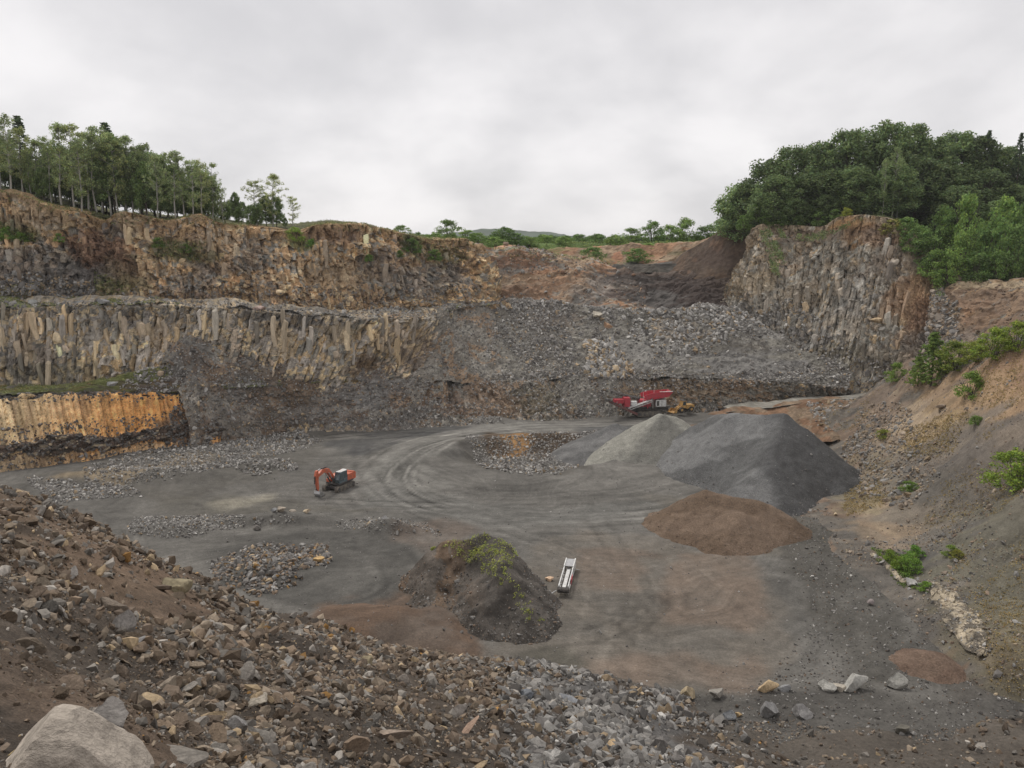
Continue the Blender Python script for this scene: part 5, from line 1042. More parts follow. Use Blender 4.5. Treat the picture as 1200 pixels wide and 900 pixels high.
PR = [prism_mesh('basalt_column', RNG, int(RNG.integers(5, 7)), 1, 1.0) for _ in range(10)]
BL = []
for i in range(14):
    v, f = rock_shape(2, RNG, 10, 0.05); BL.append(mesh_np('rock_block', v * 0.55, f, BOULD, None, n=3))
def face_columns(surf, parent, n, poly, w, h, pal, wts, name='basalt_column', push=0.0, tilt=1.0):
    V = SURF[surf][0]; Nm = normals(V); px, py = proj(V)
    m = inpoly(px, py, poly); idx = np.argwhere(m)
    got = []
    for _ in range(n * 8):
        if len(got) >= n: break
        i, j = idx[RNG.integers(len(idx))]
        p = V[i, j]
        if any(abs(p[0] - g[0]) < w[0] * 0.7 and abs(p[2] - g[2]) < h[0] * 0.7 for g in got): continue
        got.append(p); nn = Nm[i, j].copy(); nn[2] = 0; nn /= np.linalg.norm(nn) + 1e-9
        if nn @ p > 0: nn = -nn
        post = RNG.random() < (0.85 if surf == 'middle_cliff_face' else 0.6)
        o = link(name if post else 'rock_block', PR[int(RNG.integers(len(PR)))] if post else BL[int(RNG.integers(len(BL)))], parent)
        ww = RNG.uniform(*w) * (0.8 if post else 1.1); hh = RNG.uniform(*h) * (1 if post else 0.8)
        q = p - nn * (ww * (0.34 if post else 0.33) - push)
        o.location = q; o.scale = (ww, ww, hh); o.rotation_euler = (RNG.uniform(-0.12, 0.12) * tilt, RNG.uniform(-0.14, 0.14) * tilt, RNG.uniform(0, 6.28))
        c = (0.2 * pick(pal, wts, RNG.random()) + 0.85 * SURF[surf][1][i, j]) * RNG.uniform(0.8, 1.25); o.color = (*[float(x) for x in np.clip(c, 0, 0.8)], 1)
OB = bpy.data.objects
face_columns('middle_cliff_face', OB['middle_cliff_face'], 110, [(-10, 372), (500, 384), (490, 412), (400, 425), (330, 415), (230, 385), (190, 410), (110, 442), (-10, 446)], (0.8, 1.6), (2.0, 6.5), [GREY * 1.35, TAN, GREY * 1.7, LTAN, DGREY * 1.5, TAN * 0.8], [4, 3, 3, 2.2, 1.6, 2])
face_columns('upper_cliff_face', OB['upper_cliff_face'], 100, [(-10, 240), (60, 255), (120, 272), (340, 285), (450, 275), (530, 295), (530, 340), (300, 345), (140, 300), (-10, 330)], (0.8, 1.9), (1.2, 4.2), [TAN, GREY * 1.2, LTAN * 0.8, BROWN * 1.6, (0.32, 0.23, 0.16)], [3, 2.6, 1.6, 2, 3])
face_columns('right_cliff_face', OB['right_cliff_face'], 90, [(890, 285), (1000, 275), (1050, 290), (1090, 370), (1060, 430), (940, 400), (870, 340)], (0.8, 2.0), (1.4, 5.0), [GREY * 1.2, (0.32, 0.27, 0.21), GREY * 1.5, TAN * 0.9, DGREY * 1.5], [4, 3, 3, 1.6, 1.5])

# ------------------------------------------------------------------ trees and shrubs
def tube(bmv, bmf, a, b, ra, rb, n=6):
    a, b = np.array(a, float), np.array(b, float); d = b - a; d /= np.linalg.norm(d) + 1e-9
    u = np.cross(d, [0.3, 0.9, 0.1]); u /= np.linalg.norm(u); w = np.cross(d, u)
    base = len(bmv)
    for P, r in ((a, ra), (b, rb)):
        for k in range(n):
            t = 2 * math.pi * k / n; bmv.append(P + r * (math.cos(t) * u + math.sin(t) * w))
    for k in range(n):
        bmf.append((base + k, base + (k + 1) % n, base + n + (k + 1) % n, base + n + k))
def leaves(C, R, nper, size, up=0.4, col=(0.07, 0.12, 0.03), var=0.45, rng=RNG, squash=0.7):
    """small leaf sprays through the volume of every clump"""
    C = np.array(C); n = len(C) * nper
    c = np.repeat(C, nper, 0); r = np.repeat(np.array(R), nper)[:, None]
    d = rng.normal(size=(n, 3)); d /= np.linalg.norm(d, axis=1, keepdims=True)
    p = c + d * r * (rng.random((n, 1)) ** 0.45) * np.array([1, 1, squash])
    nn = rng.normal(size=(n, 3)) + np.array([0, 0, up * 2]) + d * 0.8; nn /= np.linalg.norm(nn, axis=1, keepdims=True)
    u = np.cross(nn, rng.normal(size=(n, 3))); u /= np.linalg.norm(u, axis=1, keepdims=True); w = np.cross(nn, u)
    s = size * rng.uniform(0.6, 1.3, (n, 1)); 
    V = np.stack([p - u * s, p - w * s * 0.6, p + u * s, p + w * s * 0.6], 1).reshape(-1, 3)
    Fc = np.arange(n * 4).reshape(-1, 4)
    cc = np.array(col) * (1 + var * (rng.random((n, 1)) * 2 - 1)) * np.repeat(1 + 0.5 * (rng.random((len(C), 1)) - 0.5), nper, 0)
    cc = cc * (1 + np.array([0.35, 0.1, -0.2]) * (rng.random((n, 1)) - 0.4))
    return V, Fc, np.repeat(cc, 4, 0)
def tree_proto(kind, rng):
    """(trunk mesh, crown mesh) for a tree one metre tall, scaled to each place"""
    tv, tf = [], []; C, R = [], []
    if kind == 'tall':          # thin pale stem, high airy crown
        H = 18; x = y = 0.0; pts = [np.array([0, 0, -0.6])]
        for k in range(1, 9):
            x += rng.uniform(-0.25, 0.25); y += rng.uniform(-0.25, 0.25); pts.append(np.array([x, y, H * 0.95 * k / 8]))
        for k in range(8): tube(tv, tf, pts[k], pts[k + 1], 0.24 * (1 - k / 9), 0.24 * (1 - (k + 1) / 9))
        for k in range(46):
            h = rng.uniform(0.2, 1.0); b = np.array([np.interp(h * 8 / 0.95, range(9), [p[i] for p in pts]) for i in range(3)])
            an = rng.uniform(0, 6.28); ln = (0.5 + 2.9 * max(0, math.sin(math.pi * min(1, (h - 0.15) / 0.85))) ** 0.7) * rng.uniform(0.5, 1.15)
            e_ = b + np.array([math.cos(an) * ln, math.sin(an) * ln, ln * 0.55]); tube(tv, tf, b, e_, 0.07, 0.02, 4)
            C += [e_, b * 0.45 + e_ * 0.55 + rng.normal(size=3) * 0.3]; R += [rng.uniform(0.5, 0.95), rng.uniform(0.4, 0.9)]
        V, Fc, cc = leaves(C, R, 36, 0.18, col=(0.30, 0.37, 0.17), rng=rng, squash=1.0)
    elif kind == 'dense':       # broad leafed, foliage nearly to the ground
        H = 16; tube(tv, tf, (0, 0, -0.8), (0.2, 0.1, H * 0.45), 0.34, 0.22); tube(tv, tf, (0.2, 0.1, H * 0.45), (0, 0, H * 0.85), 0.22, 0.06)
        for k in range(130):
            h = rng.uniform(0.12, 1.0); wr = 4.7 * (math.sin(math.pi * min(1, 0.12 + h * 0.86)) ** 0.55) * rng.uniform(0.55, 1.08)
            an = rng.uniform(0, 6.28); p = np.array([math.cos(an) * wr, math.sin(an) * wr, H * (0.02 + h * 0.93)])
            if k % 3 == 0: tube(tv, tf, (0.1, 0, p[2] * 0.75), p, 0.09, 0.02, 4)
            C.append(p); R.append(rng.uniform(0.8, 1.6))
        for k in range(14): C.append(np.array([rng.uniform(-1.8, 1.8), rng.uniform(-1.8, 1.8), H * rng.uniform(0.3, 0.92)])); R.append(1.7)
        V, Fc, cc = leaves(C, R, 75, 0.25, col=(0.21, 0.27, 0.125), rng=rng, squash=0.95, up=0.15)
    elif kind == 'conifer':
        H = 16; tube(tv, tf, (0, 0, -0.6), (0, 0, H), 0.24, 0.03)
        for k in range(60):
            h = 0.1 + 0.9 * k / 60; wr = 2.6 * (1 - h) ** 0.8 + 0.12
            for m in range(4):
                an = rng.uniform(0, 6.28); q = wr * rng.uniform(0.45, 1.1); C.append(np.array([math.cos(an) * q, math.sin(an) * q, H * h - q * 0.15])); R.append(0.28 + 0.28 * wr * 0.4)
        V, Fc, cc = leaves(C, R, 14, 0.20, col=(0.09, 0.13, 0.07), rng=rng, squash=0.4)
    elif kind == 'young_fir':
        H = 4; tube(tv, tf, (0, 0, -0.3), (0, 0, H), 0.08, 0.015)
        for k in range(44):
            h = 0.03 + 0.95 * k / 44; wr = 1.5 * (1 - h) ** 0.8 + 0.03
            for m in range(9):
                an = rng.uniform(0, 6.28); q = wr * rng.uniform(0.3, 1.1); C.append(np.array([math.cos(an) * q, math.sin(an) * q, H * h + q * 0.12])); R.append(0.13)
        V, Fc, cc = leaves(C, R, 20, 0.07, col=(0.24, 0.33, 0.10), rng=rng, squash=0.5)
    else:                       # bush / shrub
        H = 4
        for k in range(9):
            an = rng.uniform(0, 6.28); e_ = np.array([math.cos(an) * rng.uniform(0.4, 1.6), math.sin(an) * rng.uniform(0.4, 1.6), rng.uniform(1.5, 3.3)]); tube(tv, tf, (0, 0, -0.3), e_, 0.06, 0.02, 4)
        for k in range(64):
            h = rng.random(); wr = 2.1 * (math.sin(math.pi * (0.36 + 0.6 * h)) ** 0.7) * rng.uniform(0.3, 1.05); an = rng.uniform(0, 6.28)
            C.append(np.array([math.cos(an) * wr, math.sin(an) * wr, 0.1 + h * 3.4])); R.append(rng.uniform(0.35, 0.75))
        V, Fc, cc = leaves(C, R, 46, 0.12, col=(0.22, 0.30, 0.10), rng=rng)
    V = np.array(V) / H; tvn = np.array(tv) / H
    tm = mesh_np('trunk', tvn, np.array(tf), PBARK if kind == 'tall' else BARK, None)
    cm = mesh_np('crown', V, Fc, LEAF, cc)
    return tm, cm
PT = {k: [tree_proto(k, RNG) for _ in range(n)] for k, n in (('tall', 5), ('dense', 5), ('conifer', 2), ('young_fir', 2), ('bush', 5))}
def tree(name, kind, P, H, label, cat, group, width=1.0, tint=(1, 1, 1), parts=True):
    H = H * (1.35 if group == 'green plants on the right slope' and kind == 'bush' else 1)
    e_ = bpy.data.objects.new(name, None); COL.objects.link(e_); e_.location = (P[0], P[1], P[2])
    e_.empty_display_size = 0.2
    e_.rotation_euler = (0, 0, RNG.uniform(0, 6.28)); e_.scale = (H * width, H * width, H)
    tag(e_, label, cat, group)
    tm, cm = PT[kind][int(RNG.integers(len(PT[kind])))]
    b = RNG.uniform(0.85, 1.15)
    if parts: link('trunk' if kind != 'bush' else 'stem', tm, e_)
    c = link('crown', cm, e_); c.color = (tint[0] * b, tint[1] * b, tint[2] * b, 1)
    return e_
NM = {8: 'the far left pale trunk', 34: 'the bright-trunked left tree', 92: 'the white-stemmed airy tree', 108: 'the trunk leaning right', 143: 'the light green tree', 240: 'the round airy crown', 303: 'the second last rim tree', 322: 'the last thin-stemmed tree', 345: 'the drooping end tree'}
NR = {878: 'the loose leftmost tree', 1035: 'the highest broad crown', 1043: 'the bare pale trunk', 925: 'the rounded shoulder tree', 985: 'the dense high tree'}
def beside(px, names, short, how=None):
    k = min(names, key=lambda a: abs(a - px)); d = px - k
    return (how or 'standing') + (' just' if abs(d) < 12 else ' well') + (' left of ' if d < 0 else ' right of ') + short[k]
def top_h(px, D, base, ptop): return PW(px, ptop, D)[2] - base
# left rim wood: outline of the tops read from the photograph
tops = ([-60, 0, 22, 45, 60, 75, 95, 112, 135, 150, 170, 188, 205, 222, 240, 258, 275, 290, 305, 322, 340, 352], [130, 133, 140, 165, 160, 150, 146, 160, 144, 162, 162, 172, 168, 190, 180, 205, 212, 222, 208, 204, 236, 250])
def rimD(px): return np.interp(px, [-180, 0, 62, 122, 195, 262, 350], [133, 136, 138, 141, 144, 149, 154])
GL = 'trees of the wood on the left rim'
named = {8: 'tree with a pale trunk at the far left of the rim wood', 34: 'tree with a bright pale trunk close to the left edge of the wood', 92: 'tall thin tree with an airy crown and white stem in the left rim wood', 108: 'pale-trunked tree leaning right in the left rim wood',
         143: 'light green tall tree in the middle of the left rim wood', 240: 'tall tree with a round airy crown above its neighbours in the left wood', 322: 'tall thin-stemmed tree at the right end of the left rim', 303: 'leafy tree left of the last thin-stemmed tree on the left rim', 345: 'low drooping tree, the last one on the left rim'}
for px in [-40, -15, 0, 8, 20, 34, 44, 50, 58, 66, 78, 92, 100, 108, 118, 124, 134, 143, 152, 160, 168, 176, 188, 200, 209, 218, 229, 240, 252, 264, 303, 322, 345]:
    D = rimD(px) + RNG.uniform(3.5, 10); g = PW(px, 300, D); z = leftT(np.array([g[0]]), np.array([g[1]]))[0]
    H = top_h(px, D, z, np.interp(px, *tops) + RNG.uniform(-5, 14)) if px not in (345,) else 6
    lf = px in named
    tree('broadleaf_tree', 'tall', (g[0], g[1], z), H, named.get(px) or 'slim tall tree ' + beside(px, named, NM), 'tree', GL, width=1.0 if px < 290 else 1.35, tint=(1.25, 1.15, 1.1) if lf else (1, 1, 1))
for k in range(58):
    px = -60 + k * 6.1 + RNG.uniform(-5, 5); D = rimD(px) + RNG.uniform(6, 26); g = PW(px, 300, D); z = leftT(np.array([g[0]]), np.array([g[1]]))[0]
    H = max(4, top_h(px, D, z, np.interp(px, *tops) + RNG.uniform(6, 40)))
    tree('broadleaf_tree', 'dense', (g[0], g[1], z), H, 'dark leafy tree ' + beside(px, named, NM, 'behind'), 'tree', GL, width=RNG.uniform(0.6, 1.0), tint=tuple(np.array((0.8, 0.88, 0.72)) * RNG.uniform(0.8, 1.3)))
for px in (282, 296, 304, 314, 326, 336):
    D = rimD(px) + RNG.uniform(4, 12); g = PW(px, 300, D); z = leftT(np.array([g[0]]), np.array([g[1]]))[0]
    tree('broadleaf_tree', 'dense', (g[0], g[1], z), top_h(px, D, z, np.interp(px, *tops) + RNG.uniform(18, 30)), 'lower leafy tree in the clump ending the left rim wood', 'tree', GL, width=0.85, tint=(0.75, 0.85, 0.7))
for px, tp in [(135, 143), (36, 135)]:
    D = rimD(px) + 14; g = PW(px, 300, D); z = leftT(np.array([g[0]]), np.array([g[1]]))[0]
    tree('conifer_tree', 'conifer', (g[0], g[1], z), top_h(px, D, z, tp), 'spruce with a pointed top rising above the left wood' if px > 100 else 'pointed conifer tip behind the trees at the far left', 'tree', GL, width=1.5, tint=(1.3, 1.3, 1.2))
# right hill wood
topr = ([855, 870, 885, 905, 925, 950, 975, 1000, 1030, 1060, 1090, 1120, 1150, 1180, 1210, 1260], [222, 200, 188, 176, 168, 162, 152, 148, 141, 141, 156, 152, 155, 172, 178, 180])
GR = 'trees of the wood on the right hill'
def hz(x, y): return hillT(np.array([x]), np.array([y]))[0]
nR = {878: 'leftmost tree of the right hill wood, loose and light at its left side', 1035: 'tall broad tree at the highest point of the right hill wood', 1043: 'tree with a bare pale trunk showing in the right hill wood', 925: 'rounded dark tree on the left shoulder of the right hill wood', 985: 'dense tree left of the highest crown on the right hill'}
for px, D, off in [(866, 197, 6), (895, 193, 2), (878, 196, 26), (925, 188, 2), (905, 182, 30), (955, 190, 3), (940, 182, 36), (985, 186, 2), (970, 180, 42), (1010, 190, 4), (1035, 186, 0), (1000, 177, 45), (1043, 174, 50), (1060, 190, 3), (1085, 188, 4), (1070, 180, 38),
                   (1112, 190, 3), (1140, 188, 4), (1105, 180, 36), (1165, 190, 6), (1150, 178, 40), (1195, 188, 3), (1225, 186, 3), (1185, 176, 44), (1210, 170, 60), (1035, 178, 60), (930, 178, 62), (1120, 172, 66), (1165, 168, 72), (1195, 164, 84), (965, 176, 70), (1250, 180, 20)]:
    g = PW(px, 280, D); z = hz(g[0], g[1]) - 0.5; H = max(5, top_h(px, D, z, np.interp(px, *topr) + off + RNG.uniform(-2, 3)))
    tree('broadleaf_tree', 'dense', (g[0], g[1], z), H, (nR.get(px) if D > 172 and (px, D) != (1035, 178) else None) or ('dark dense tree ' if D > 183 else 'lower dense tree ') + beside(px, nR, NR), 'tree', GR, width=float(np.clip(21 / H, 0.85, 1.5)), tint=tuple(np.array((0.8, 0.88, 0.78)) * RNG.uniform(0.6, 1.3)))
for px, D in [(1043, 172), (1032, 171), (1049, 173)]:
    g = PW(px, 280, D); z = hz(g[0], g[1]); tree('broadleaf_tree', 'tall', (g[0], g[1], z), top_h(px, D, z, 172 if px == 1043 else 185), {1043: 'thin tree with a long bare pale trunk in front of the right hill wood', 1032: 'slim pale stem left of the bare trunk in the right hill wood', 1049: 'short slim stem right of the bare trunk in the right hill wood'}[px], 'tree', GR, width=0.5, tint=(0.9, 0.95, 0.9))
for px, D, tp, lb in [(1185, 182, 155, 'spindly conifer standing above the wood at the right edge'), (1148, 186, 152, 'dark conifer tip in the right hill wood')]:
    g = PW(px, 280, D); z = hz(g[0], g[1]); tree('conifer_tree', 'conifer', (g[0], g[1], z), top_h(px, D, z, tp), lb, 'tree', GR, width=0.75)
# shrubs below the right wood
GS = 'shrubs on the right hill'
sh = [(1112, 336, 151, 290, 'round bright green bush at the front of the right hill shrubs'), (1128, 322, 153, 262, 'tall light green shrub behind the round bush'), (1090, 312, 156, 272, 'dark green bush above the red soil terrace'), (1076, 296, 159, 262, 'grey green bush where the cliff top meets the shrubs'),
      (1060, 280, 163, 252, 'small bush on the shoulder of the right cliff'), (1045, 275, 164, 255, 'pale brownish bush on top of the right cliff'), (1150, 320, 154, 262, 'mid-green shrub in the middle of the right hill shrubs'), (1130, 300, 160, 222, 'large pale green rounded tree rising from the shrubs'),
      (1165, 318, 153, 248, 'bushy shrub with yellow green shoots at the right'), (1185, 325, 148, 258, 'leafy shrub near the right edge above the terrace'), (1205, 322, 148, 262, 'shrub cut by the right edge of the view'), (1105, 290, 163, 238, 'olive shrub under the dark wood'),
      (1175, 300, 162, 225, 'broad light green shrub in front of the right wood'), (1200, 300, 160, 232, 'tall shrub at the right edge in front of the wood'), (1145, 330, 149, 292, 'low dark bush over the terrace edge'), (1230, 325, 146, 250, 'shrub just past the right edge'), (1098, 325, 153, 290, 'low green bush left of the round bright bush'), (1170, 330, 147, 290, 'low bush above the sandy ledge')]
for px, pb, D, pt, lb in sh:
    g = PW(px, pb, D); z = min(g[2], hz(g[0], g[1]) + 1.0) if g[2] > 20 else g[2]; z = g[2]
    H = PW(px, pt, D)[2] - z
    brn = 'brownish' in lb
    tree('shrub', 'bush', (g[0], g[1], z), H, lb, 'shrub', GS, width=float(np.clip(6.0 / H, 0.6, 1.6)) , tint=(1.3, 0.95, 0.9) if brn else (1.0, 1.12, 0.9) if 'bright' in lb or 'light' in lb or 'pale' in lb else (0.72, 0.85, 0.75))
# cliff-top bushes along the front of the right wood
for i, (px, pb, D, h) in enumerate([(872, 266, 181, 3.5), (900, 262, 179, 3.0), (915, 264, 178, 3.6), (935, 266, 177, 3.2), (960, 262, 174, 3.4), (978, 258, 172, 3.0), (992, 254, 170, 2.6), (888, 258, 182, 4.5), (948, 260, 178, 4.5)]):
    g = PW(px, pb, D); tree('shrub', 'bush', (g[0], g[1], g[2] - 0.5), h, ['dark bush at the left foot of the right wood', 'dark bush on the rim of the right cliff'][i > 0] if i != 6 else 'yellowish bush on the rim of the right cliff', 'shrub', 'bushes along the rim of the right cliff', width=1.1, tint=(0.6, 0.7, 0.6) if i != 6 else (1.3, 1.1, 0.6))
# bushes on the far rim
GF = 'bushes along the far rim'
fb = [(525, 278, 215, 256, 'large round bush standing highest on the left of the far rim'), (470, 276, 200, 263, 'small bush at the left end of the far rim'), (548, 280, 205, 268, 'low bush right of the large round bush'), (560, 284, 208, 272, 'green shrub at the foot of the far rim'), (592, 284, 215, 264, 'dark bush in the middle of the far rim'),
      (605, 286, 214, 272, 'small tree beside the dark middle bush'), (580, 290, 206, 276, 'bright bush in the ledge under the far rim'), (640, 284, 225, 274, 'low bush before the far hill'), (660, 288, 222, 276, 'bush left of the little round shrub'), (694, 309, 205, 287, 'dark round shrub standing alone on the spoil ledge'), (720, 297, 218, 273, 'bright green bush over the red soil bank'),
      (745, 306, 206, 290, 'small dark shrub on the red soil bank'), (740, 284, 228, 266, 'bush behind the bright green bush'), (765, 284, 230, 256, 'rounded dark tree on the right of the far rim'), (785, 284, 232, 262, 'tree between the two tallest of the far rim'), (803, 283, 232, 253, 'largest tree of the far rim, right end'), (828, 280, 230, 262, 'low tree next to the dark earth hill'),
      (842, 268, 215, 258, 'small bush on top of the dark earth hill'), (700, 286, 226, 273, 'olive bush in the far hedge'), (680, 284, 228, 274, 'dull green bush in the far hedge'), (620, 287, 218, 276, 'bush in the far hedge above the brown bank'), (510, 283, 206, 272, 'low green bush left on the far rim'), (760, 296, 216, 284, 'low bush on the right bank')]
for px, pb, D, pt, lb in fb:
    g = PW(px, pb, D); H = PW(px, pt, D)[2] - g[2]
    tree('bush', 'bush', (g[0], g[1], g[2] - 0.4), H + 0.4, lb, 'bush', GF, width=float(np.clip(7.0 / H, 1.0, 1.9)), tint=(0.7, 0.85, 0.7) if 'dark' in lb or 'olive' in lb or 'dull' in lb else (1.0, 1.1, 0.9))
for k in range(90):
    px = 436 + k * 4.8 + RNG.uniform(-4, 4); D = RNG.uniform(232, 262); z = outer(np.array([(px - 600) / F * D]), np.array([D]))[0]
    hh = RNG.uniform(1.6, 4.0)
    tree('bush', 'bush', ((px - 600) / F * D, D, z - 0.4), hh, ('low' if hh < 2.4 else 'taller' if hh > 3.2 else 'middling') + ' bush in the far hedge ' + ('at its left end' if px < 530 else 'above the orange brown bank' if px < 620 else 'before the far hill' if px < 700 else 'above the red soil bank' if px < 790 else 'beside the dark earth hill'), 'bush', GF, width=RNG.uniform(1.1, 1.7), tint=(0.7, 0.85, 0.72))
# greenery on the ledges of the upper face, on the right slope and beside the gully
GB = 'green tufts growing on the rock ledges'
for px, py, surf, h, kind, lb, t in [(8, 275, 'upper_cliff_face', 2.4, 'bush', 'green bush on the ledge at the far left of the upper face', (0.9, 1.1, 0.7)), (24, 278, 'upper_cliff_face', 1.8, 'bush', 'second green bush on the far left ledge', (0.9, 1.1, 0.7)), (72, 278, 'upper_cliff_face', 1.6, 'bush', 'small bush at the shoulder left of the red scar', (0.8, 1, 0.7)),
    (186, 284, 'upper_cliff_face', 2.0, 'bush', 'bush right of the red scar in the upper face', (0.8, 0.95, 0.7)), (218, 290, 'upper_cliff_face', 1.8, 'bush', 'low bush on a ledge in the middle of the upper face', (0.8, 0.95, 0.7)), (348, 278, 'upper_cliff_face', 3.0, 'bush', 'yellow green bush near the top of the upper face', (1.1, 1.15, 0.7)),
    (365, 284, 'upper_cliff_face', 1.8, 'bush', 'small green bush right of the yellow green one', (0.8, 1.1, 0.7)), (484, 292, 'upper_cliff_face', 3.2, 'bush', 'dark green bush in the notch of the upper face', (0.6, 0.75, 0.55)), (508, 302, 'upper_cliff_face', 2.6, 'bush', 'green patch of shrub below the far corner of the upper face', (0.7, 0.85, 0.6)),
    (432, 304, 'upper_cliff_face', 1.6, 'bush', 'tuft of green high on the column wall', (0.8, 1, 0.7)), (470, 297, 'upper_cliff_face', 1.5, 'bush', 'small tuft left of the notch bush', (0.7, 0.9, 0.6))]:
    p = surf_at(surf, px, py); tree('shrub', kind, (p[0], p[1] - 0.2, p[2] - 0.6), h, lb, 'shrub', GB, width=1.2, tint=t)
GT = 'green plants on the right slope'
for px, py, h, kind, lb, t, w in [(1090, 450, 8.0, 'young_fir', 'large young larch on the crest of the right slope', (1.0, 1.15, 0.8), 1.1), (1074, 450, 4.6, 'young_fir', 'smaller young larch leaning on the large one', (1.1, 1.2, 0.7), 1.0), (1050, 446, 2.6, 'bush', 'rounded light green bush left of the larches', (1.1, 1.3, 0.7), 1.0), (1120, 432, 3.2, 'bush', 'bright green shrub right of the large larch', (1.3, 1.35, 0.6), 1.2),
    (1142, 424, 2.4, 'bush', 'low yellow green shrub on the crest', (1.4, 1.35, 0.6), 1.3), (1165, 418, 3.0, 'bush', 'spreading bright shrub near the right end of the crest', (1.3, 1.4, 0.6), 1.2), (1192, 408, 2.8, 'bush', 'bright shrub at the right end of the crest', (1.35, 1.4, 0.6), 1.1), (1136, 462, 2.6, 'bush', 'green bush alone just under the crest', (1.0, 1.25, 0.6), 1.0),
    (1186, 566, 3.0, 'bush', 'bright green bush at the right edge halfway down the slope', (1.3, 1.45, 0.6), 1.2), (1036, 510, 0.9, 'bush', 'small yellow tuft on the stony part of the slope', (1.5, 1.4, 0.6), 1.8), (1140, 497, 0.9, 'bush', 'low green clump on the brown part of the slope', (0.9, 1.2, 0.6), 1.4), (1064, 572, 1.0, 'bush', 'green weed patch above the foot of the slope', (0.9, 1.2, 0.5), 1.5),
    (1112, 648, 0.8, 'bush', 'tiny green plant low on the dark slope', (1.2, 1.4, 0.6), 1.4), (1122, 650, 0.7, 'bush', 'tiny yellow plant low on the dark slope', (1.6, 1.3, 0.6), 1.4), (1070, 650, 1.0, 'bush', 'leafy green weed above the gully', (0.9, 1.4, 0.5), 1.4), (1082, 688, 0.7, 'bush', 'small green plant beside the gully stones', (1.1, 1.5, 0.5), 1.3),
    (1065, 668, 1.5, 'bush', 'green shrub at the lower end of the gully weeds', (1.0, 1.35, 0.6), 1.1), (1040, 655, 1.0, 'bush', 'weeds at the top of the pale gully', (1.2, 1.4, 0.5), 1.3), (1053, 662, 1.0, 'bush', 'weeds in the middle of the pale gully', (1.2, 1.4, 0.5), 1.3)]:
    p = surf_at('right_slope', px, py); tree('shrub' if kind == 'bush' else 'young_conifer', kind, (p[0], p[1], p[2] - 0.1), h, lb, 'shrub' if kind == 'bush' else 'tree', GT, width=w, tint=tuple(np.array(t) * [0.78, 0.72, 0.9]))

# weeds too many to count
def weeds(name, P, size, col, nper=7, leaf=0.07):
    V, Fc, cc = leaves(P + [0, 0, size * 0.3], np.full(len(P), size), nper, leaf, col=col, var=0.4)
    o = link(name, mesh_np(name, V, Fc, LEAF, cc)); o.color = (1, 1, 1, 1); return tag(o, kind='stuff')
wl = 'weedy dark earth mound in the middle of the floor, left of the loose conveyor'
Vw = SURF[wl][0]
def wsamp(surf, n, poly): return sample(surf, n, poly)
wp = np.concatenate([wsamp(Vw, 700, [(590, 640), (545, 622), (610, 640), (600, 680), (640, 730), (625, 735), (560, 660), (530, 655), (520, 635)]), wsamp(Vw, 350, [(520, 635), (560, 628), (590, 650), (545, 660)]), wsamp(Vw, 40, [(495, 634), (510, 630), (510, 645), (498, 646)])])
weeds('mound_weeds', wp, 0.25, (0.34, 0.38, 0.10), 7, 0.08)
weeds('bench_weeds', np.concatenate([wsamp('upper_bench', 1700, [(0, 345), (160, 348), (230, 356), (160, 358), (0, 358)]), wsamp('grassy_bench', 1700, [(0, 440), (100, 440), (210, 405), (200, 440), (60, 460), (0, 462)])]), 0.28, (0.25, 0.27, 0.11), 5, 0.10)
weeds('ledge_weeds', np.concatenate([wsamp('upper_cliff_face', 500, [(0, 262), (40, 275), (40, 285), (0, 283)]), wsamp('upper_cliff_face', 500, [(180, 275), (240, 285), (240, 305), (180, 300)]), wsamp('upper_cliff_face', 260, [(110, 320), (150, 330), (150, 350), (115, 350)]), wsamp('upper_cliff_face', 500, [(470, 275), (560, 285), (540, 310), (480, 300)]),
      wsamp('brown_bank', 900, [(480, 285), (760, 300), (760, 312), (560, 302), (480, 300)])]), 0.35, (0.21, 0.24, 0.10), 5, 0.13)
weeds('rim_weeds', np.concatenate([sample('left_rim_ground', 2500, None), wsamp('upper_cliff_face', 1500, [(0, 222), (130, 245), (380, 255), (560, 275), (560, 286), (380, 268), (130, 262), (0, 236)])]), 0.35, (0.20, 0.22, 0.09), 5, 0.13)
hu = sample('wooded_hill', 9000, None); hu = hu[(hu[:, 1] > 140) & (np.abs(hu[:, 2] - hillT(hu[:, 0], hu[:, 1])) < 1.0)]
weeds('hill_undergrowth', hu, 0.7, (0.15, 0.19, 0.08), 6, 0.22)
weeds('slope_grass', np.concatenate([sample('right_slope', 6000, None, 0.5, lambda x, y, z: (z > 2) * sstep(0.05, 0.25, fbm(x / 4, y / 4, 4, 820))), wsamp('right_slope', 1500, [(1060, 500), (1140, 480), (1120, 530), (1060, 540)]), wsamp('right_slope', 1200, [(985, 570), (1030, 560), (1040, 590), (990, 605)]), wsamp('right_slope', 900, [(1150, 420), (1210, 410), (1210, 470), (1150, 480)]), wsamp('right_slope', 700, [(1130, 700), (1210, 640), (1210, 830), (1160, 800)])]), 0.20, (0.34, 0.27, 0.13), 5, 0.07)
weeds('gully_weeds', wsamp('right_slope', 500, [(1020, 640), (1060, 655), (1075, 690), (1060, 690), (1030, 655)]), 0.2, (0.17, 0.24, 0.06), 6, 0.08)
Xg, Yg = np.meshgrid(np.linspace(-60, 70, 240), np.geomspace(205, 330, 90), indexing='ij')
weeds('rim_grass', sample(np.stack([Xg, Yg, outer(Xg, Yg)], -1), 14000, None), 0.7, (0.25, 0.32, 0.12), 5, 0.26)
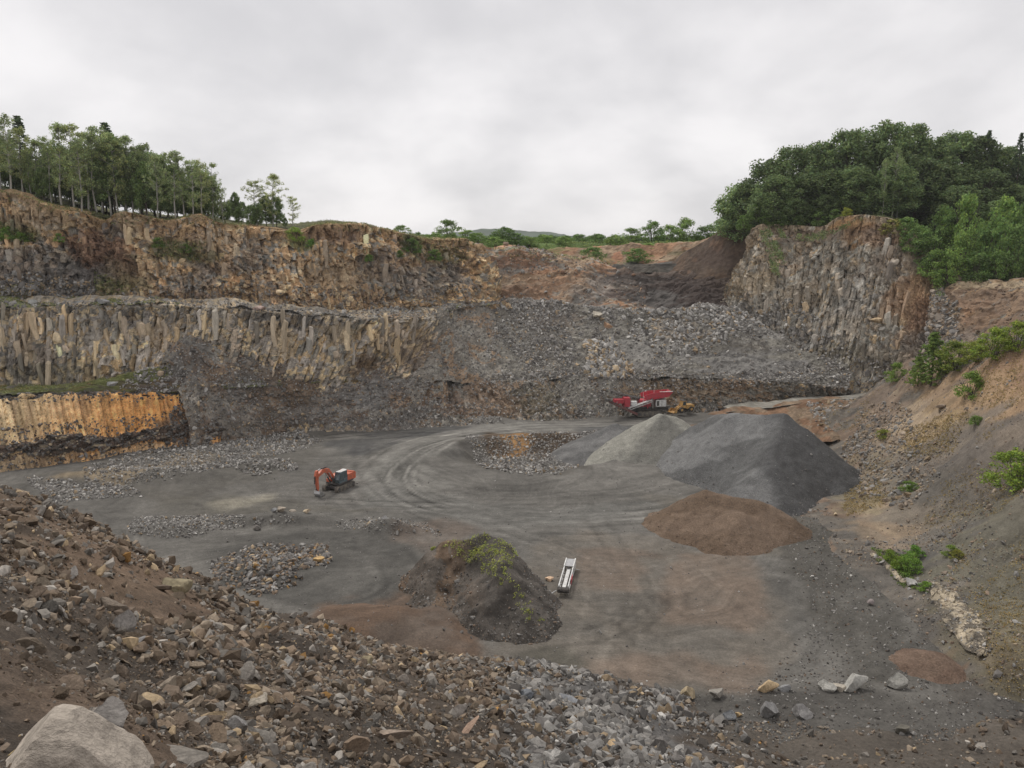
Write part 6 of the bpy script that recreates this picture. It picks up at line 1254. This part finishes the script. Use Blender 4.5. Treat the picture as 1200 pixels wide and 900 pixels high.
# ------------------------------------------------------------------ machines
import bmesh
ORANGE = mat_plain('orange_paint', (0.62, 0.13, 0.055), 0.45, dirt=0.3)
DKMET = mat_plain('dark_steel', (0.05, 0.05, 0.052), 0.6, dirt=0.4, dcol=(0.15, 0.13, 0.11))
TRK = mat_plain('muddy_track', (0.09, 0.083, 0.075), 0.9, dirt=0.6, dcol=(0.28, 0.24, 0.19))
GLASS = mat_plain('cab_glass', (0.05, 0.075, 0.085), 0.08, spec=0.8, dirt=0.1, dcol=(0.2, 0.22, 0.22))
WHITE = mat_plain('white_paint', (0.72, 0.72, 0.70), 0.5, dirt=0.25)
RED = mat_plain('red_paint', (0.50, 0.035, 0.06), 0.45, dirt=0.25)
YEL = mat_plain('yellow_paint', (0.62, 0.36, 0.11), 0.5, dirt=0.3)
RUBBER = mat_plain('rubber', (0.025, 0.025, 0.027), 0.85, dirt=0.4)
CHROME = mat_plain('bare_steel', (0.55, 0.55, 0.55), 0.35, metal=0.7, dirt=0.2)
TEAL = mat_plain('blue_grey_paint', (0.09, 0.14, 0.17), 0.5, dirt=0.25)
def fin(name, bm, mat, parent=None, bevel=0.0):
    if bevel: bmesh.ops.bevel(bm, geom=[e_ for e_ in bm.edges if e_.is_manifold and e_.calc_face_angle(0) > 0.5], offset=bevel, segments=2, affect='EDGES', clamp_overlap=True)
    bmesh.ops.recalc_face_normals(bm, faces=bm.faces)
    me = bpy.data.meshes.new(name); bm.to_mesh(me); bm.free(); me.materials.append(mat)
    return link(name, me, parent)
def box(bm, x0, x1, y0, y1, z0, z1, rot=None, piv=None):
    r = bmesh.ops.create_cube(bm, size=1)['verts']
    for v in r: v.co = Vector(((v.co.x + .5) * (x1 - x0) + x0, (v.co.y + .5) * (y1 - y0) + y0, (v.co.z + .5) * (z1 - z0) + z0))
    if rot:
        p = Vector(piv or ((x0 + x1) / 2, (y0 + y1) / 2, (z0 + z1) / 2)); M = Matrix.Rotation(rot[0], 3, rot[1])
        for v in r: v.co = M @ (v.co - p) + p
    return r
def prism(bm, pts, y0, y1):
    """side profile in x,z pushed out from y0 to y1"""
    a = [bm.verts.new((x, y0, z)) for x, z in pts]; b = [bm.verts.new((x, y1, z)) for x, z in pts]
    bm.faces.new(a); bm.faces.new(b[::-1])
    for i in range(len(pts)):
        j = (i + 1) % len(pts); bm.faces.new((a[j], a[i], b[i], b[j]))
def bar(bm, a, b, r, n=8, sq=False):
    a, b = Vector(a), Vector(b); d = (b - a); L = d.length
    g = bmesh.ops.create_cone(bm, segments=4 if sq else n, radius1=r, radius2=r, depth=L, cap_ends=True)['verts']
    M = d.to_track_quat('Z', 'Y').to_matrix()
    if sq: M = M @ Matrix.Rotation(math.pi / 4, 3, 'Z')
    for v in g: v.co = M @ v.co + (a + b) / 2
def cyl(bm, c, r, y0, y1, n=20):
    bar(bm, (c[0], y0, c[1]), (c[0], y1, c[1]), r, n)
def root(name, P, yaw, label, cat, group=None):
    e_ = bpy.data.objects.new(name, None); COL.objects.link(e_); e_.location = P; e_.rotation_euler = (0, 0, yaw); e_.empty_display_size = 0.5
    return tag(e_, label, cat, group)
def stadium(x0, x1, z0, z1, n=8):
    r = (z1 - z0) / 2; zc = (z0 + z1) / 2; P = []
    for k in range(n + 1): a = -math.pi / 2 + math.pi * k / n; P.append((x1 - r + r * math.cos(a), zc + r * math.sin(a)))
    for k in range(n + 1): a = math.pi / 2 + math.pi * k / n; P.append((x0 + r + r * math.cos(a), zc + r * math.sin(a)))
    return P
def crawler(par, x0, x1, yc, w, h):
    bm = bmesh.new(); prism(bm, stadium(x0, x1, 0, h), yc - w / 2, yc + w / 2); t = fin('track', bm, TRK, par)
    bm = bmesh.new()
    L = x1 - x0 - h; n = int(L / 0.2)
    for k in range(n + 1):
        x = x0 + h / 2 + L * k / n
        box(bm, x - 0.06, x + 0.06, yc - w / 2 - 0.02, yc + w / 2 + 0.02, -0.03, 0.03); box(bm, x - 0.06, x + 0.06, yc - w / 2 - 0.02, yc + w / 2 + 0.02, h - 0.02, h + 0.035)
    for cx_, s in ((x0 + h / 2, 1), (x1 - h / 2, -1)):
        for k in range(1, 7):
            a = math.pi * k / 7 + math.pi / 2 * s - (0 if s > 0 else 0); a = math.pi / 2 + math.pi * k / 7 if s > 0 else -math.pi / 2 + math.pi * k / 7
            box(bm, cx_ + math.cos(a) * h / 2 - 0.04, cx_ + math.cos(a) * h / 2 + 0.05, yc - w / 2 - 0.02, yc + w / 2 + 0.02, h / 2 + math.sin(a) * h / 2 - 0.06, h / 2 + math.sin(a) * h / 2 + 0.06)
    fin('track_pad', bm, TRK, t)
    for k in range(5):
        bm = bmesh.new(); x = x0 + h / 2 + L * k / 4; cyl(bm, (x, h / 2 if k in (0, 4) else h * 0.3), h * (0.34 if k in (0, 4) else 0.2), yc - w / 2 - 0.05, yc + w / 2 + 0.05, 14); fin('roller', bm, DKMET, t)
# --- orange excavator
g = G(397, 571); g[2] = floor_h(np.array([g[0]]), np.array([g[1]]))[0] - 0.03
ex = root('excavator', g, math.atan2(-0.90, -0.42), 'orange red crawler excavator with its bucket down on the open floor', 'excavator')
ES = 0.84; ex.scale = (ES, ES, ES)
for s in (-1, 1): crawler(ex, -2.2, 2.2, s * 1.2, 0.6, 0.9)
bm = bmesh.new(); box(bm, -1.4, 1.4, -0.9, 0.9, 0.35, 0.8); cyl2 = bar(bm, (0, 0, 0.75), (0, 0, 1.08), 0.7, 20); fin('undercarriage', bm, DKMET, ex, 0.03)
bm = bmesh.new(); box(bm, -2.1, 1.5, -1.32, 1.32, 1.08, 1.32); fin('slew_deck', bm, DKMET, ex, 0.03)
bm = bmesh.new(); prism(bm, [(-2.0, 1.33), (0.3, 1.33), (0.3, 2.0), (-0.2, 2.2), (-2.0, 2.25)], -1.30, -0.05); prism(bm, [(-2.0, 1.33), (-0.65, 1.33), (-0.65, 2.3), (-2.0, 2.3)], -0.045, 1.30); h_ = fin('engine_housing', bm, ORANGE, ex, 0.05)
bm = bmesh.new(); box(bm, -1.9, -0.2, -1.325, -1.303, 1.5, 1.62); fin('stripe', bm, WHITE, h_)
bm = bmesh.new(); bar(bm, (-1.2, -0.6, 2.2), (-1.2, -0.6, 2.75), 0.07); fin('exhaust', bm, DKMET, h_)
bm = bmesh.new(); prism(bm, [(-2.75, 1.25), (-2.02, 1.15), (-2.02, 2.42), (-2.45, 2.42), (-2.78, 2.2)], -1.28, 1.28); cw_ = fin('counterweight', bm, ORANGE, ex, 0.09)
bm = bmesh.new(); box(bm, -2.6, -2.1, -1.1, -0.3, 2.425, 2.46); fin('grab_rail', bm, WHITE, cw_)
bm = bmesh.new(); prism(bm, [(-0.6, 1.33), (1.35, 1.33), (1.5, 1.9), (1.15, 3.0), (-0.55, 3.0)], 0.32, 1.28); cb = fin('cab', bm, TEAL, ex, 0.05)
bm = bmesh.new(); prism(bm, [(0.35, 1.6), (1.36, 1.62), (1.44, 1.95), (1.12, 2.85), (0.35, 2.85)], 1.285, 1.30); prism(bm, [(-0.5, 1.95), (0.25, 1.95), (0.25, 2.85), (-0.5, 2.85)], 1.285, 1.30); fin('side_window', bm, GLASS, cb)
bm = bmesh.new(); v = [bm.verts.new(p) for p in ((1.525, 0.40, 1.92), (1.525, 1.20, 1.92), (1.19, 1.20, 2.95), (1.19, 0.40, 2.95))]; bm.faces.new(v); v = [bm.verts.new(p) for p in ((1.40, 0.40, 1.42), (1.40, 1.20, 1.42), (1.522, 1.20, 1.88), (1.522, 0.40, 1.88))]; bm.faces.new(v)
r_ = bmesh.ops.extrude_face_region(bm, geom=bm.faces[:]); [setattr(q_, 'co', q_.co + Vector((0.02, 0, 0.006))) for q_ in r_['geom'] if isinstance(q_, bmesh.types.BMVert)]; fin('windscreen', bm, GLASS, cb)
bm = bmesh.new(); box(bm, -0.55, 1.1, 0.36, 1.24, 3.005, 3.07); fin('cab_roof', bm, WHITE, cb, 0.02)
bm = bmesh.new(); box(bm, 0.3, 1.4, -1.3, -0.6, 1.33, 1.8); fin('tool_box', bm, ORANGE, ex, 0.04)
bm = bmesh.new(); prism(bm, [(0.55, 1.45), (1.0, 1.35), (2.5, 3.15), (3.5, 3.5), (5.0, 3.05), (5.15, 3.35), (4.95, 3.55), (3.4, 4.05), (2.3, 3.85), (1.3, 2.6)], -0.38, 0.10); boom = fin('boom', bm, ORANGE, ex, 0.04)
for yy in (-0.52, 0.24):
    bm = bmesh.new(); bar(bm, (1.4, yy, 1.45), (2.0, yy, 2.35), 0.13, 10); c_ = fin('lift_ram', bm, DKMET, boom)
    bm = bmesh.new(); bar(bm, (2.0, yy, 2.35), (2.6, yy, 3.3), 0.07, 10); fin('ram_rod', bm, CHROME, boom)
bm = bmesh.new(); bar(bm, (2.6, -0.14, 4.15), (4.1, -0.14, 4.2), 0.12, 10); fin('arm_ram', bm, DKMET, boom)
bm = bmesh.new(); bar(bm, (4.1, -0.14, 4.2), (5.0, -0.14, 4.05), 0.07, 10); fin('arm_ram_rod', bm, CHROME, boom)
bm = bmesh.new(); prism(bm, [(4.8, 4.15), (5.15, 4.1), (5.4, 3.4), (5.15, 1.2), (4.9, 0.95), (4.75, 1.2), (4.8, 2.6), (4.7, 3.2)], -0.32, 0.04); arm = fin('arm', bm, ORANGE, ex, 0.03)
bm = bmesh.new(); bar(bm, (5.5, -0.14, 3.3), (5.5, -0.14, 2.2), 0.10, 10); fin('bucket_ram', bm, DKMET, arm)
bm = bmesh.new(); bar(bm, (5.5, -0.14, 2.2), (5.3, -0.14, 1.35), 0.06, 10); fin('ram_rod', bm, CHROME, arm)
bm = bmesh.new(); bar(bm, (5.25, -0.14, 1.4), (4.75, -0.14, 0.75), 0.08, 6); bar(bm, (4.9, -0.14, 1.0), (5.3, -0.14, 1.4), 0.07, 6); fin('bucket_link', bm, DKMET, arm)
bk = bpy.data.objects
outer_p = [(5.05, 1.0), (5.15, 0.55), (5.0, 0.15), (4.6, -0.02), (4.1, 0.05), (3.85, 0.28)]; inner_p = [(3.95, 0.33), (4.2, 0.14), (4.6, 0.08), (4.9, 0.22), (5.03, 0.55), (4.95, 0.95)]
bm = bmesh.new(); prism(bm, outer_p + inner_p, -0.65, 0.37); prism(bm, outer_p + [(4.4, 0.75)], -0.68, -0.655); prism(bm, outer_p + [(4.4, 0.75)], 0.375, 0.40)
bu = fin('bucket', bm, CHROME, arm)
for k in range(5):
    bm = bmesh.new(); y = -0.6 + k * 0.22; prism(bm, [(3.9, 0.24), (3.92, 0.34), (3.66, 0.42)], y, y + 0.09); t_ = fin('tooth', bm, DKMET, ex)
bm = bmesh.new(); bar(bm, (1.5, 0.3, 1.4), (1.55, 0.3, 2.2), 0.02); bar(bm, (1.55, -1.25, 1.5), (1.55, -1.25, 2.5), 0.02); bar(bm, (0.5, -1.25, 2.5), (1.55, -1.25, 2.5), 0.02); fin('handrail', bm, DKMET, ex)
# --- red mobile crusher
g = G(752, 488, 0); g[2] = 0.25
cr = root('mobile_crusher', g, math.radians(8), 'red and white tracked crusher with side conveyors standing by the low rock band', 'crusher')
CS = 1.12; cr.scale = (CS, CS, CS)
for s in (-1, 1): crawler(cr, -1.2, 3.2, s * 1.1, 0.5, 0.85)
bm = bmesh.new(); box(bm, -3.2, 4.4, -0.7, 0.7, 0.9, 1.35); box(bm, -3.3, 4.5, -1.05, -0.85, 1.36, 1.6); box(bm, -3.3, 4.5, 0.85, 1.05, 1.36, 1.6); fin('chassis', bm, DKMET, cr, 0.03)
bm = bmesh.new(); box(bm, -0.6, 1.3, -0.95, 0.95, 1.62, 2.75); box(bm, -0.3, 1.0, -1.1, 1.1, 1.9, 2.4); fin('crusher_box', bm, RED, cr, 0.05)
bm = bmesh.new(); box(bm, 2.0, 3.8, -1.3, 1.0, 1.62, 2.75); eb = fin('engine_box', bm, WHITE, cr, 0.04)
bm = bmesh.new(); box(bm, 2.15, 2.55, -1.325, -1.303, 1.8, 2.6); box(bm, 3.0, 3.05, -1.325, -1.303, 1.7, 2.7); fin('door_panel', bm, DKMET, eb)
bm = bmesh.new(); prism(bm, [(0.2, 2.9), (1.4, 2.85), (4.2, 3.3), (4.9, 4.1), (1.4, 3.95), (0.0, 3.6)], -1.35, -1.25); prism(bm, [(0.2, 2.9), (1.4, 2.85), (4.2, 3.3), (4.9, 4.1), (1.4, 3.95), (0.0, 3.6)], 1.25, 1.35)
v = [bm.verts.new(p) for p in ((0.4, -1.25, 3.0), (4.2, -1.25, 3.35), (4.2, 1.25, 3.35), (0.4, 1.25, 3.0))]; bm.faces.new(v); prism(bm, [(4.1, 3.25), (4.25, 3.25), (4.95, 4.08), (4.85, 4.1)], -1.25, 1.25); fin('feed_hopper', bm, RED, cr)
bm = bmesh.new(); prism(bm, [(2.6, 4.12), (4.9, 4.12), (4.9, 4.2), (2.6, 4.2)], -1.4, -1.2); fin('hopper_rim', bm, WHITE, cr)
for x_, y_ in ((0.6, -1.2), (1.5, -1.2), (1.5, 1.2), (3.6, 1.0)):
    bm = bmesh.new(); bar(bm, (x_, y_, 1.4), (x_, y_, 3.0), 0.09, sq=True); fin('post', bm, CHROME if x_ == 1.5 else RED, cr)
def conveyor(par, a, b, w, frame, belt, name='conveyor'):
    a, b = Vector(a), Vector(b); d = (b - a).normalized(); s = Vector((-d.y, d.x, 0)).normalized() * (w / 2)
    bm = bmesh.new()
    for k in (-1, 1):
        bar(bm, a + s * k, b + s * k, 0.09, sq=True); bar(bm, a + s * k + Vector((0, 0, -0.35)), b + s * k + Vector((0, 0, -0.35)), 0.05, sq=True)
        n = max(3, int((b - a).length / 0.8))
        for i in range(n + 1): p = a.lerp(b, i / n) + s * k; bar(bm, p, p + Vector((0, 0, -0.35)), 0.035, sq=True)
    fr = fin(name, bm, frame, par)
    bm = bmesh.new(); up = Vector((0, 0, 0.05)); vs = [bm.verts.new(p) for p in (a - s * .85 + up, b - s * .85 + up, b + s * .85 + up, a + s * .85 + up)]; f_ = bm.faces.new(vs)
    r = bmesh.ops.extrude_face_region(bm, geom=[f_]); [setattr(q_, 'co', q_.co - Vector((0, 0, 0.08))) for q_ in r['geom'] if isinstance(q_, bmesh.types.BMVert)]
    fin('belt', bm, belt, fr)
    for p in (a, b):
        bm = bmesh.new(); bar(bm, p - s * .9, p + s * .9, 0.2, 14); fin('drum', bm, DKMET, fr)
conveyor(cr, (-1.2, -0.9, 0.6), (-6.4, -1.5, 3.1), 1.1, DKMET, RUBBER, 'discharge_conveyor')
bm = bmesh.new(); prism(bm, [(-1.4, 0.35), (-1.2, 0.7), (-6.3, 3.1), (-6.4, 2.75)], -1.95, -1.90); fin('side_skirt', bm, mat_plain('worn_red', (0.16, 0.035, 0.035), 0.7, dirt=0.5), cr)
conveyor(cr, (-0.5, 0.4, 2.9), (-5.0, 1.2, 4.0), 0.9, DKMET, RUBBER, 'upper_conveyor')
conveyor(cr, (-2.8, -1.2, 1.5), (1.2, -1.45, 2.9), 0.55, WHITE, CHROME, 'side_conveyor')
bm = bmesh.new(); box(bm, -3.3, -2.3, -0.9, 0.9, 1.62, 3.2); box(bm, -4.9, -3.35, -0.7, 0.7, 2.2, 2.9); fin('screen_box', bm, RED, cr, 0.04)
bm = bmesh.new(); box(bm, -2.2, -1.2, -1.2, -0.4, 1.9, 2.6); fin('chute', bm, WHITE, cr, 0.04)
for x_ in (-3.2, -2.4, -4.6):
    bm = bmesh.new(); bar(bm, (x_, -0.85, 0.0), (x_, -0.85, 2.6), 0.07, sq=True); fin('leg', bm, CHROME, cr)
bm = bmesh.new(); bar(bm, (-5.6, -0.9, 2.6), (-6.1, -1.0, 0.0), 0.05, sq=True); fin('leg', bm, CHROME, cr)
bm = bmesh.new(); bar(bm, (-0.2, -1.2, 1.7), (-0.2, -1.2, 4.1), 0.03); bar(bm, (1.6, -1.3, 3.9), (1.6, -1.3, 4.9), 0.03); fin('lamp_mast', bm, WHITE, cr)
# --- yellow wheel loader
g = G(801, 482, 0.6)
ld = root('wheel_loader', (g[0], g[1], 0.55), math.radians(205), 'yellow wheel loader half hidden behind the pale and dark heaps', 'loader'); ld.scale = (0.68, 0.68, 0.68)
bm = bmesh.new(); prism(bm, [(-3.0, 1.0), (-0.4, 1.0), (-0.4, 2.1), (-2.8, 2.0), (-3.1, 1.7)], -0.85, 0.85); fin('engine_cover', bm, YEL, ld, 0.08)
bm = bmesh.new(); prism(bm, [(-0.35, 1.1), (0.9, 1.1), (1.0, 2.0), (0.75, 3.2), (-0.35, 3.2)], -0.7, 0.7); lc = fin('cab', bm, YEL, ld, 0.05)
bm = bmesh.new(); prism(bm, [(-0.2, 1.9), (0.85, 1.95), (0.68, 3.0), (-0.2, 3.0)], -0.72, -0.702); prism(bm, [(-0.2, 1.9), (0.85, 1.95), (0.68, 3.0), (-0.2, 3.0)], 0.702, 0.72); fin('window', bm, GLASS, lc)
bm = bmesh.new(); box(bm, -0.4, 0.85, -0.75, 0.75, 3.21, 3.3); fin('cab_roof', bm, DKMET, lc, 0.02)
for x_ in (-1.9, 1.4):
    for s in (-1, 1):
        bm = bmesh.new(); cyl(bm, (x_, 0.75), 0.75, s * 0.95 - 0.27, s * 0.95 + 0.27, 22); w_ = fin('wheel', bm, RUBBER, ld, 0.06)
        bm = bmesh.new(); cyl(bm, (x_, 0.75), 0.36, s * 0.95 - 0.29, s * 0.95 + 0.29, 16); fin('rim', bm, YEL, w_)
bm = bmesh.new(); box(bm, 0.95, 2.4, -0.55, 0.55, 0.8, 1.5); fin('front_frame', bm, YEL, ld, 0.04)
for s in (-1, 1):
    bm = bmesh.new(); prism(bm, [(0.9, 1.9), (1.2, 2.0), (3.4, 0.7), (3.3, 0.45), (2.6, 0.75)], s * 0.5 - 0.08, s * 0.5 + 0.08); fin('lift_arm', bm, YEL, ld)
bm = bmesh.new(); prism(bm, [(3.2, 1.2), (3.1, 0.4), (3.4, 0.1), (4.5, 0.1), (4.5, 0.16), (3.5, 0.2), (3.2, 0.5), (3.35, 1.25)], -1.3, 1.3)
prism(bm, [(3.12, 0.4), (3.4, 0.1), (4.5, 0.1), (3.4, 1.25), (3.2, 1.2)], -1.36, -1.305); prism(bm, [(3.12, 0.4), (3.4, 0.1), (4.5, 0.1), (3.4, 1.25), (3.2, 1.2)], 1.305, 1.36); fin('bucket', bm, YEL, ld)
# --- loose conveyor lying on the floor
a, b = G(660, 698), G(669, 665); a[2] = floor_h(a[:1], a[1:2])[0] + 0.1; dv = b - a; L = float(np.hypot(dv[0], dv[1]))
cv = root('loose_conveyor', (a[0], a[1], a[2]), math.atan2(dv[1], dv[0]), 'white steel lattice conveyor section lying on the floor right of the weedy mound', 'conveyor')
CW = 0.42
for s in (-1, 1):
    bm = bmesh.new()
    bar(bm, (0, s * CW, 0.18), (L, s * CW, 0.18), 0.05, sq=True); bar(bm, (0, s * CW, 0.85), (L, s * CW, 0.85), 0.06, sq=True)
    fr = fin('side_frame', bm, WHITE, cv)
    nb_ = 9
    for k in range(nb_ + 1):
        x0 = L * k / nb_; bm = bmesh.new(); bar(bm, (x0, s * CW, 0.18), (x0, s * CW, 0.85), 0.032, sq=True)
        if k < nb_:
            x1 = L * (k + 1) / nb_; bar(bm, (x0, s * CW, 0.18) if k % 2 else (x0, s * CW, 0.85), (x1, s * CW, 0.85) if k % 2 else (x1, s * CW, 0.18), 0.028, sq=True)
        fin('brace', bm, WHITE if s < 0 else WHITE, fr)
bm = bmesh.new(); box(bm, 0.3, L * 0.86, -0.17, 0.17, 0.50, 0.56); fin('belt', bm, WHITE, cv)
for k in range(7):
    bm = bmesh.new(); x0 = L * (0.07 + 0.13 * k); bar(bm, (x0, -CW, 0.42), (x0, CW, 0.42), 0.045, 8); fin('roller', bm, DKMET, cv)
bm = bmesh.new(); box(bm, L * 0.72, L, -CW + 0.06, CW - 0.06, 0.80, 0.86); fin('cover_plate', bm, CHROME, cv)
bm = bmesh.new(); bar(bm, (0.0, -CW - 0.1, 0.5), (0.0, CW + 0.1, 0.5), 0.26, 16); fin('drum', bm, RUBBER, cv)
bm = bmesh.new(); box(bm, L * 0.70, L * 1.0, -CW - 0.07, -CW + 0.04, 0.2, 0.95); box(bm, L * 0.70, L * 1.0, CW - 0.04, CW + 0.07, 0.2, 0.95); fin('end_plate', bm, WHITE, cv)
bm = bmesh.new(); bar(bm, (L * 0.74, -CW - 0.55, 0.5), (L * 0.74, CW + 0.55, 0.5), 0.03, sq=True); fin('cross_bar', bm, CHROME, cv)
bm = bmesh.new(); box(bm, L * 0.25, L * 0.45, -CW - 0.12, -CW - 0.07, 0.3, 0.8); fin('guard', bm, RED, cv)
# scrap bars next to it
g0, g1 = G(636, 702, 0.15), G(652, 692, 0.25)
bm = bmesh.new(); bar(bm, g0, g1, 0.05, sq=True); o = fin('steel_bar', bm, CHROME); tag(o, 'long thin steel bar with a reddish end lying beside the loose conveyor', 'steel bar')
bm = bmesh.new(); d_ = Vector(g1) - Vector(g0); bar(bm, Vector(g0) - d_ * 0.08, Vector(g0) + d_ * 0.02, 0.12, 8); fin('end_flange', bm, RED, o)
bm = bmesh.new(); bar(bm, G(648, 697, 0.1), G(655, 706, 0.12), 0.04, sq=True); bar(bm, G(652, 707, 0.1), G(656, 704, 0.12), 0.04, sq=True); o = fin('bent_bracket', bm, CHROME); tag(o, 'small bent metal bracket lying in front of the loose conveyor', 'bracket')

# ------------------------------------------------------------------ pale washed gully at the foot of the right slope
line = [(1022, 656), (1040, 670), (1058, 690), (1085, 700), (1108, 722), (1125, 748), (1142, 775), (1150, 790)]
wd = [0.25, 0.3, 0.25, 0.45, 0.95, 1.2, 1.0, 0.3]
Q, L = resample([G(*p) for p in line], 160)
wv = np.interp(np.linspace(0, 1, 160), np.linspace(0, 1, len(wd)), wd)
T = np.gradient(Q, axis=0); T /= np.linalg.norm(T, axis=1, keepdims=True); nb = np.stack([-T[:, 1], T[:, 0], 0 * T[:, 0]], -1)
u = np.linspace(-1, 1, 30)
V = Q[:, None] + nb[:, None] * (wv[:, None] * u[None])[..., None]
V[..., :2] += 0.25 * np.stack([fbm(V[..., 0], V[..., 1], 3, 900), fbm(V[..., 0], V[..., 1], 3, 901)], -1)
V[..., 2] = np.maximum(floor_h(V[..., 0], V[..., 1]), right_z(V[..., 0], V[..., 1])) + 0.16 * (1 - u[None] ** 2) + 0.03
f1, f2, r1, r2, _, _ = voro(V[..., 0] / 0.55, V[..., 1] / 0.8, 902)
V[..., 2] += 0.12 * r1 - 0.14 * (1 - sstep(0, 0.12, f2 - f1))
C = np.array([0.33, 0.28, 0.205]) * (0.75 + 0.5 * r1[..., None]) * (1 + 0.4 * fbm(V[..., 0] * 2, V[..., 1] * 2, 3, 903)[..., None])
C = C * (1 - 0.6 * (1 - sstep(0, 0.10, f2 - f1)))[..., None]
mk = sstep(0.05, 0.3, fbm(V[..., 0] / 0.8, V[..., 1] / 0.8, 4, 905) + 0.5 * u[None] ** 4)[..., None]; C = C * (1 - mk) + np.array([0.12, 0.105, 0.085]) * mk
o = link('washed_gully', mesh_np('washed_gully', V, grid_faces(*V.shape[:2]), STONE, C)); tag(o, kind='structure'); SURF['g'] = (V, C)
stone_mass('gully_stones', sample(V, 500), sizes(500, 0.12, 0.5, 2.2), cols_of(500, [(0.42, 0.36, 0.28), LGREY, GREY], [3, 1, 1]), 0.3)

# ------------------------------------------------------------------ damp air between here and the far hills
bm = bmesh.new(); box(bm, -5600, 5600, -400, 3300, -8, 90)
me = bpy.data.meshes.new('haze'); bm.to_mesh(me); bm.free()
hm = bpy.data.materials.new('haze'); hm.use_nodes = True; t = hm.node_tree; t.nodes.clear()
vo = N(t, 'ShaderNodeVolumePrincipled'); vo.inputs['Color'].default_value = (0.96, 0.97, 1.0, 1); vo.inputs['Density'].default_value = 0.00012
mo = N(t, 'ShaderNodeOutputMaterial'); t.links.new(vo.outputs[0], mo.inputs['Volume'])
me.materials.append(hm); o = link('haze', me); tag(o, kind='stuff')

# the young larches and rocks that still share a description are told apart by their order from left to right
from collections import defaultdict
dd = defaultdict(list)
for o in list(COL.objects):
    if o.get('category') and o.get('label'): dd[o['label']].append(o)
ORD = ['first', 'second', 'third', 'fourth', 'fifth', 'sixth', 'seventh', 'eighth', 'ninth', 'tenth', 'eleventh', 'twelfth']
for lab, os_ in dd.items():
    if len(os_) < 2 or len(os_) > 12: continue
    os_.sort(key=lambda o: float(proj(np.array(o.location))[0]))
    for i, o in enumerate(os_):
        o['label'] = lab + (', ' + (['left one', 'right one'] if len(os_) == 2 else ['left one', 'middle one', 'right one'])[i] if len(os_) <= 3 else f', {ORD[i]} from left')
        assert len(o['label'].split()) <= 17, o['label']
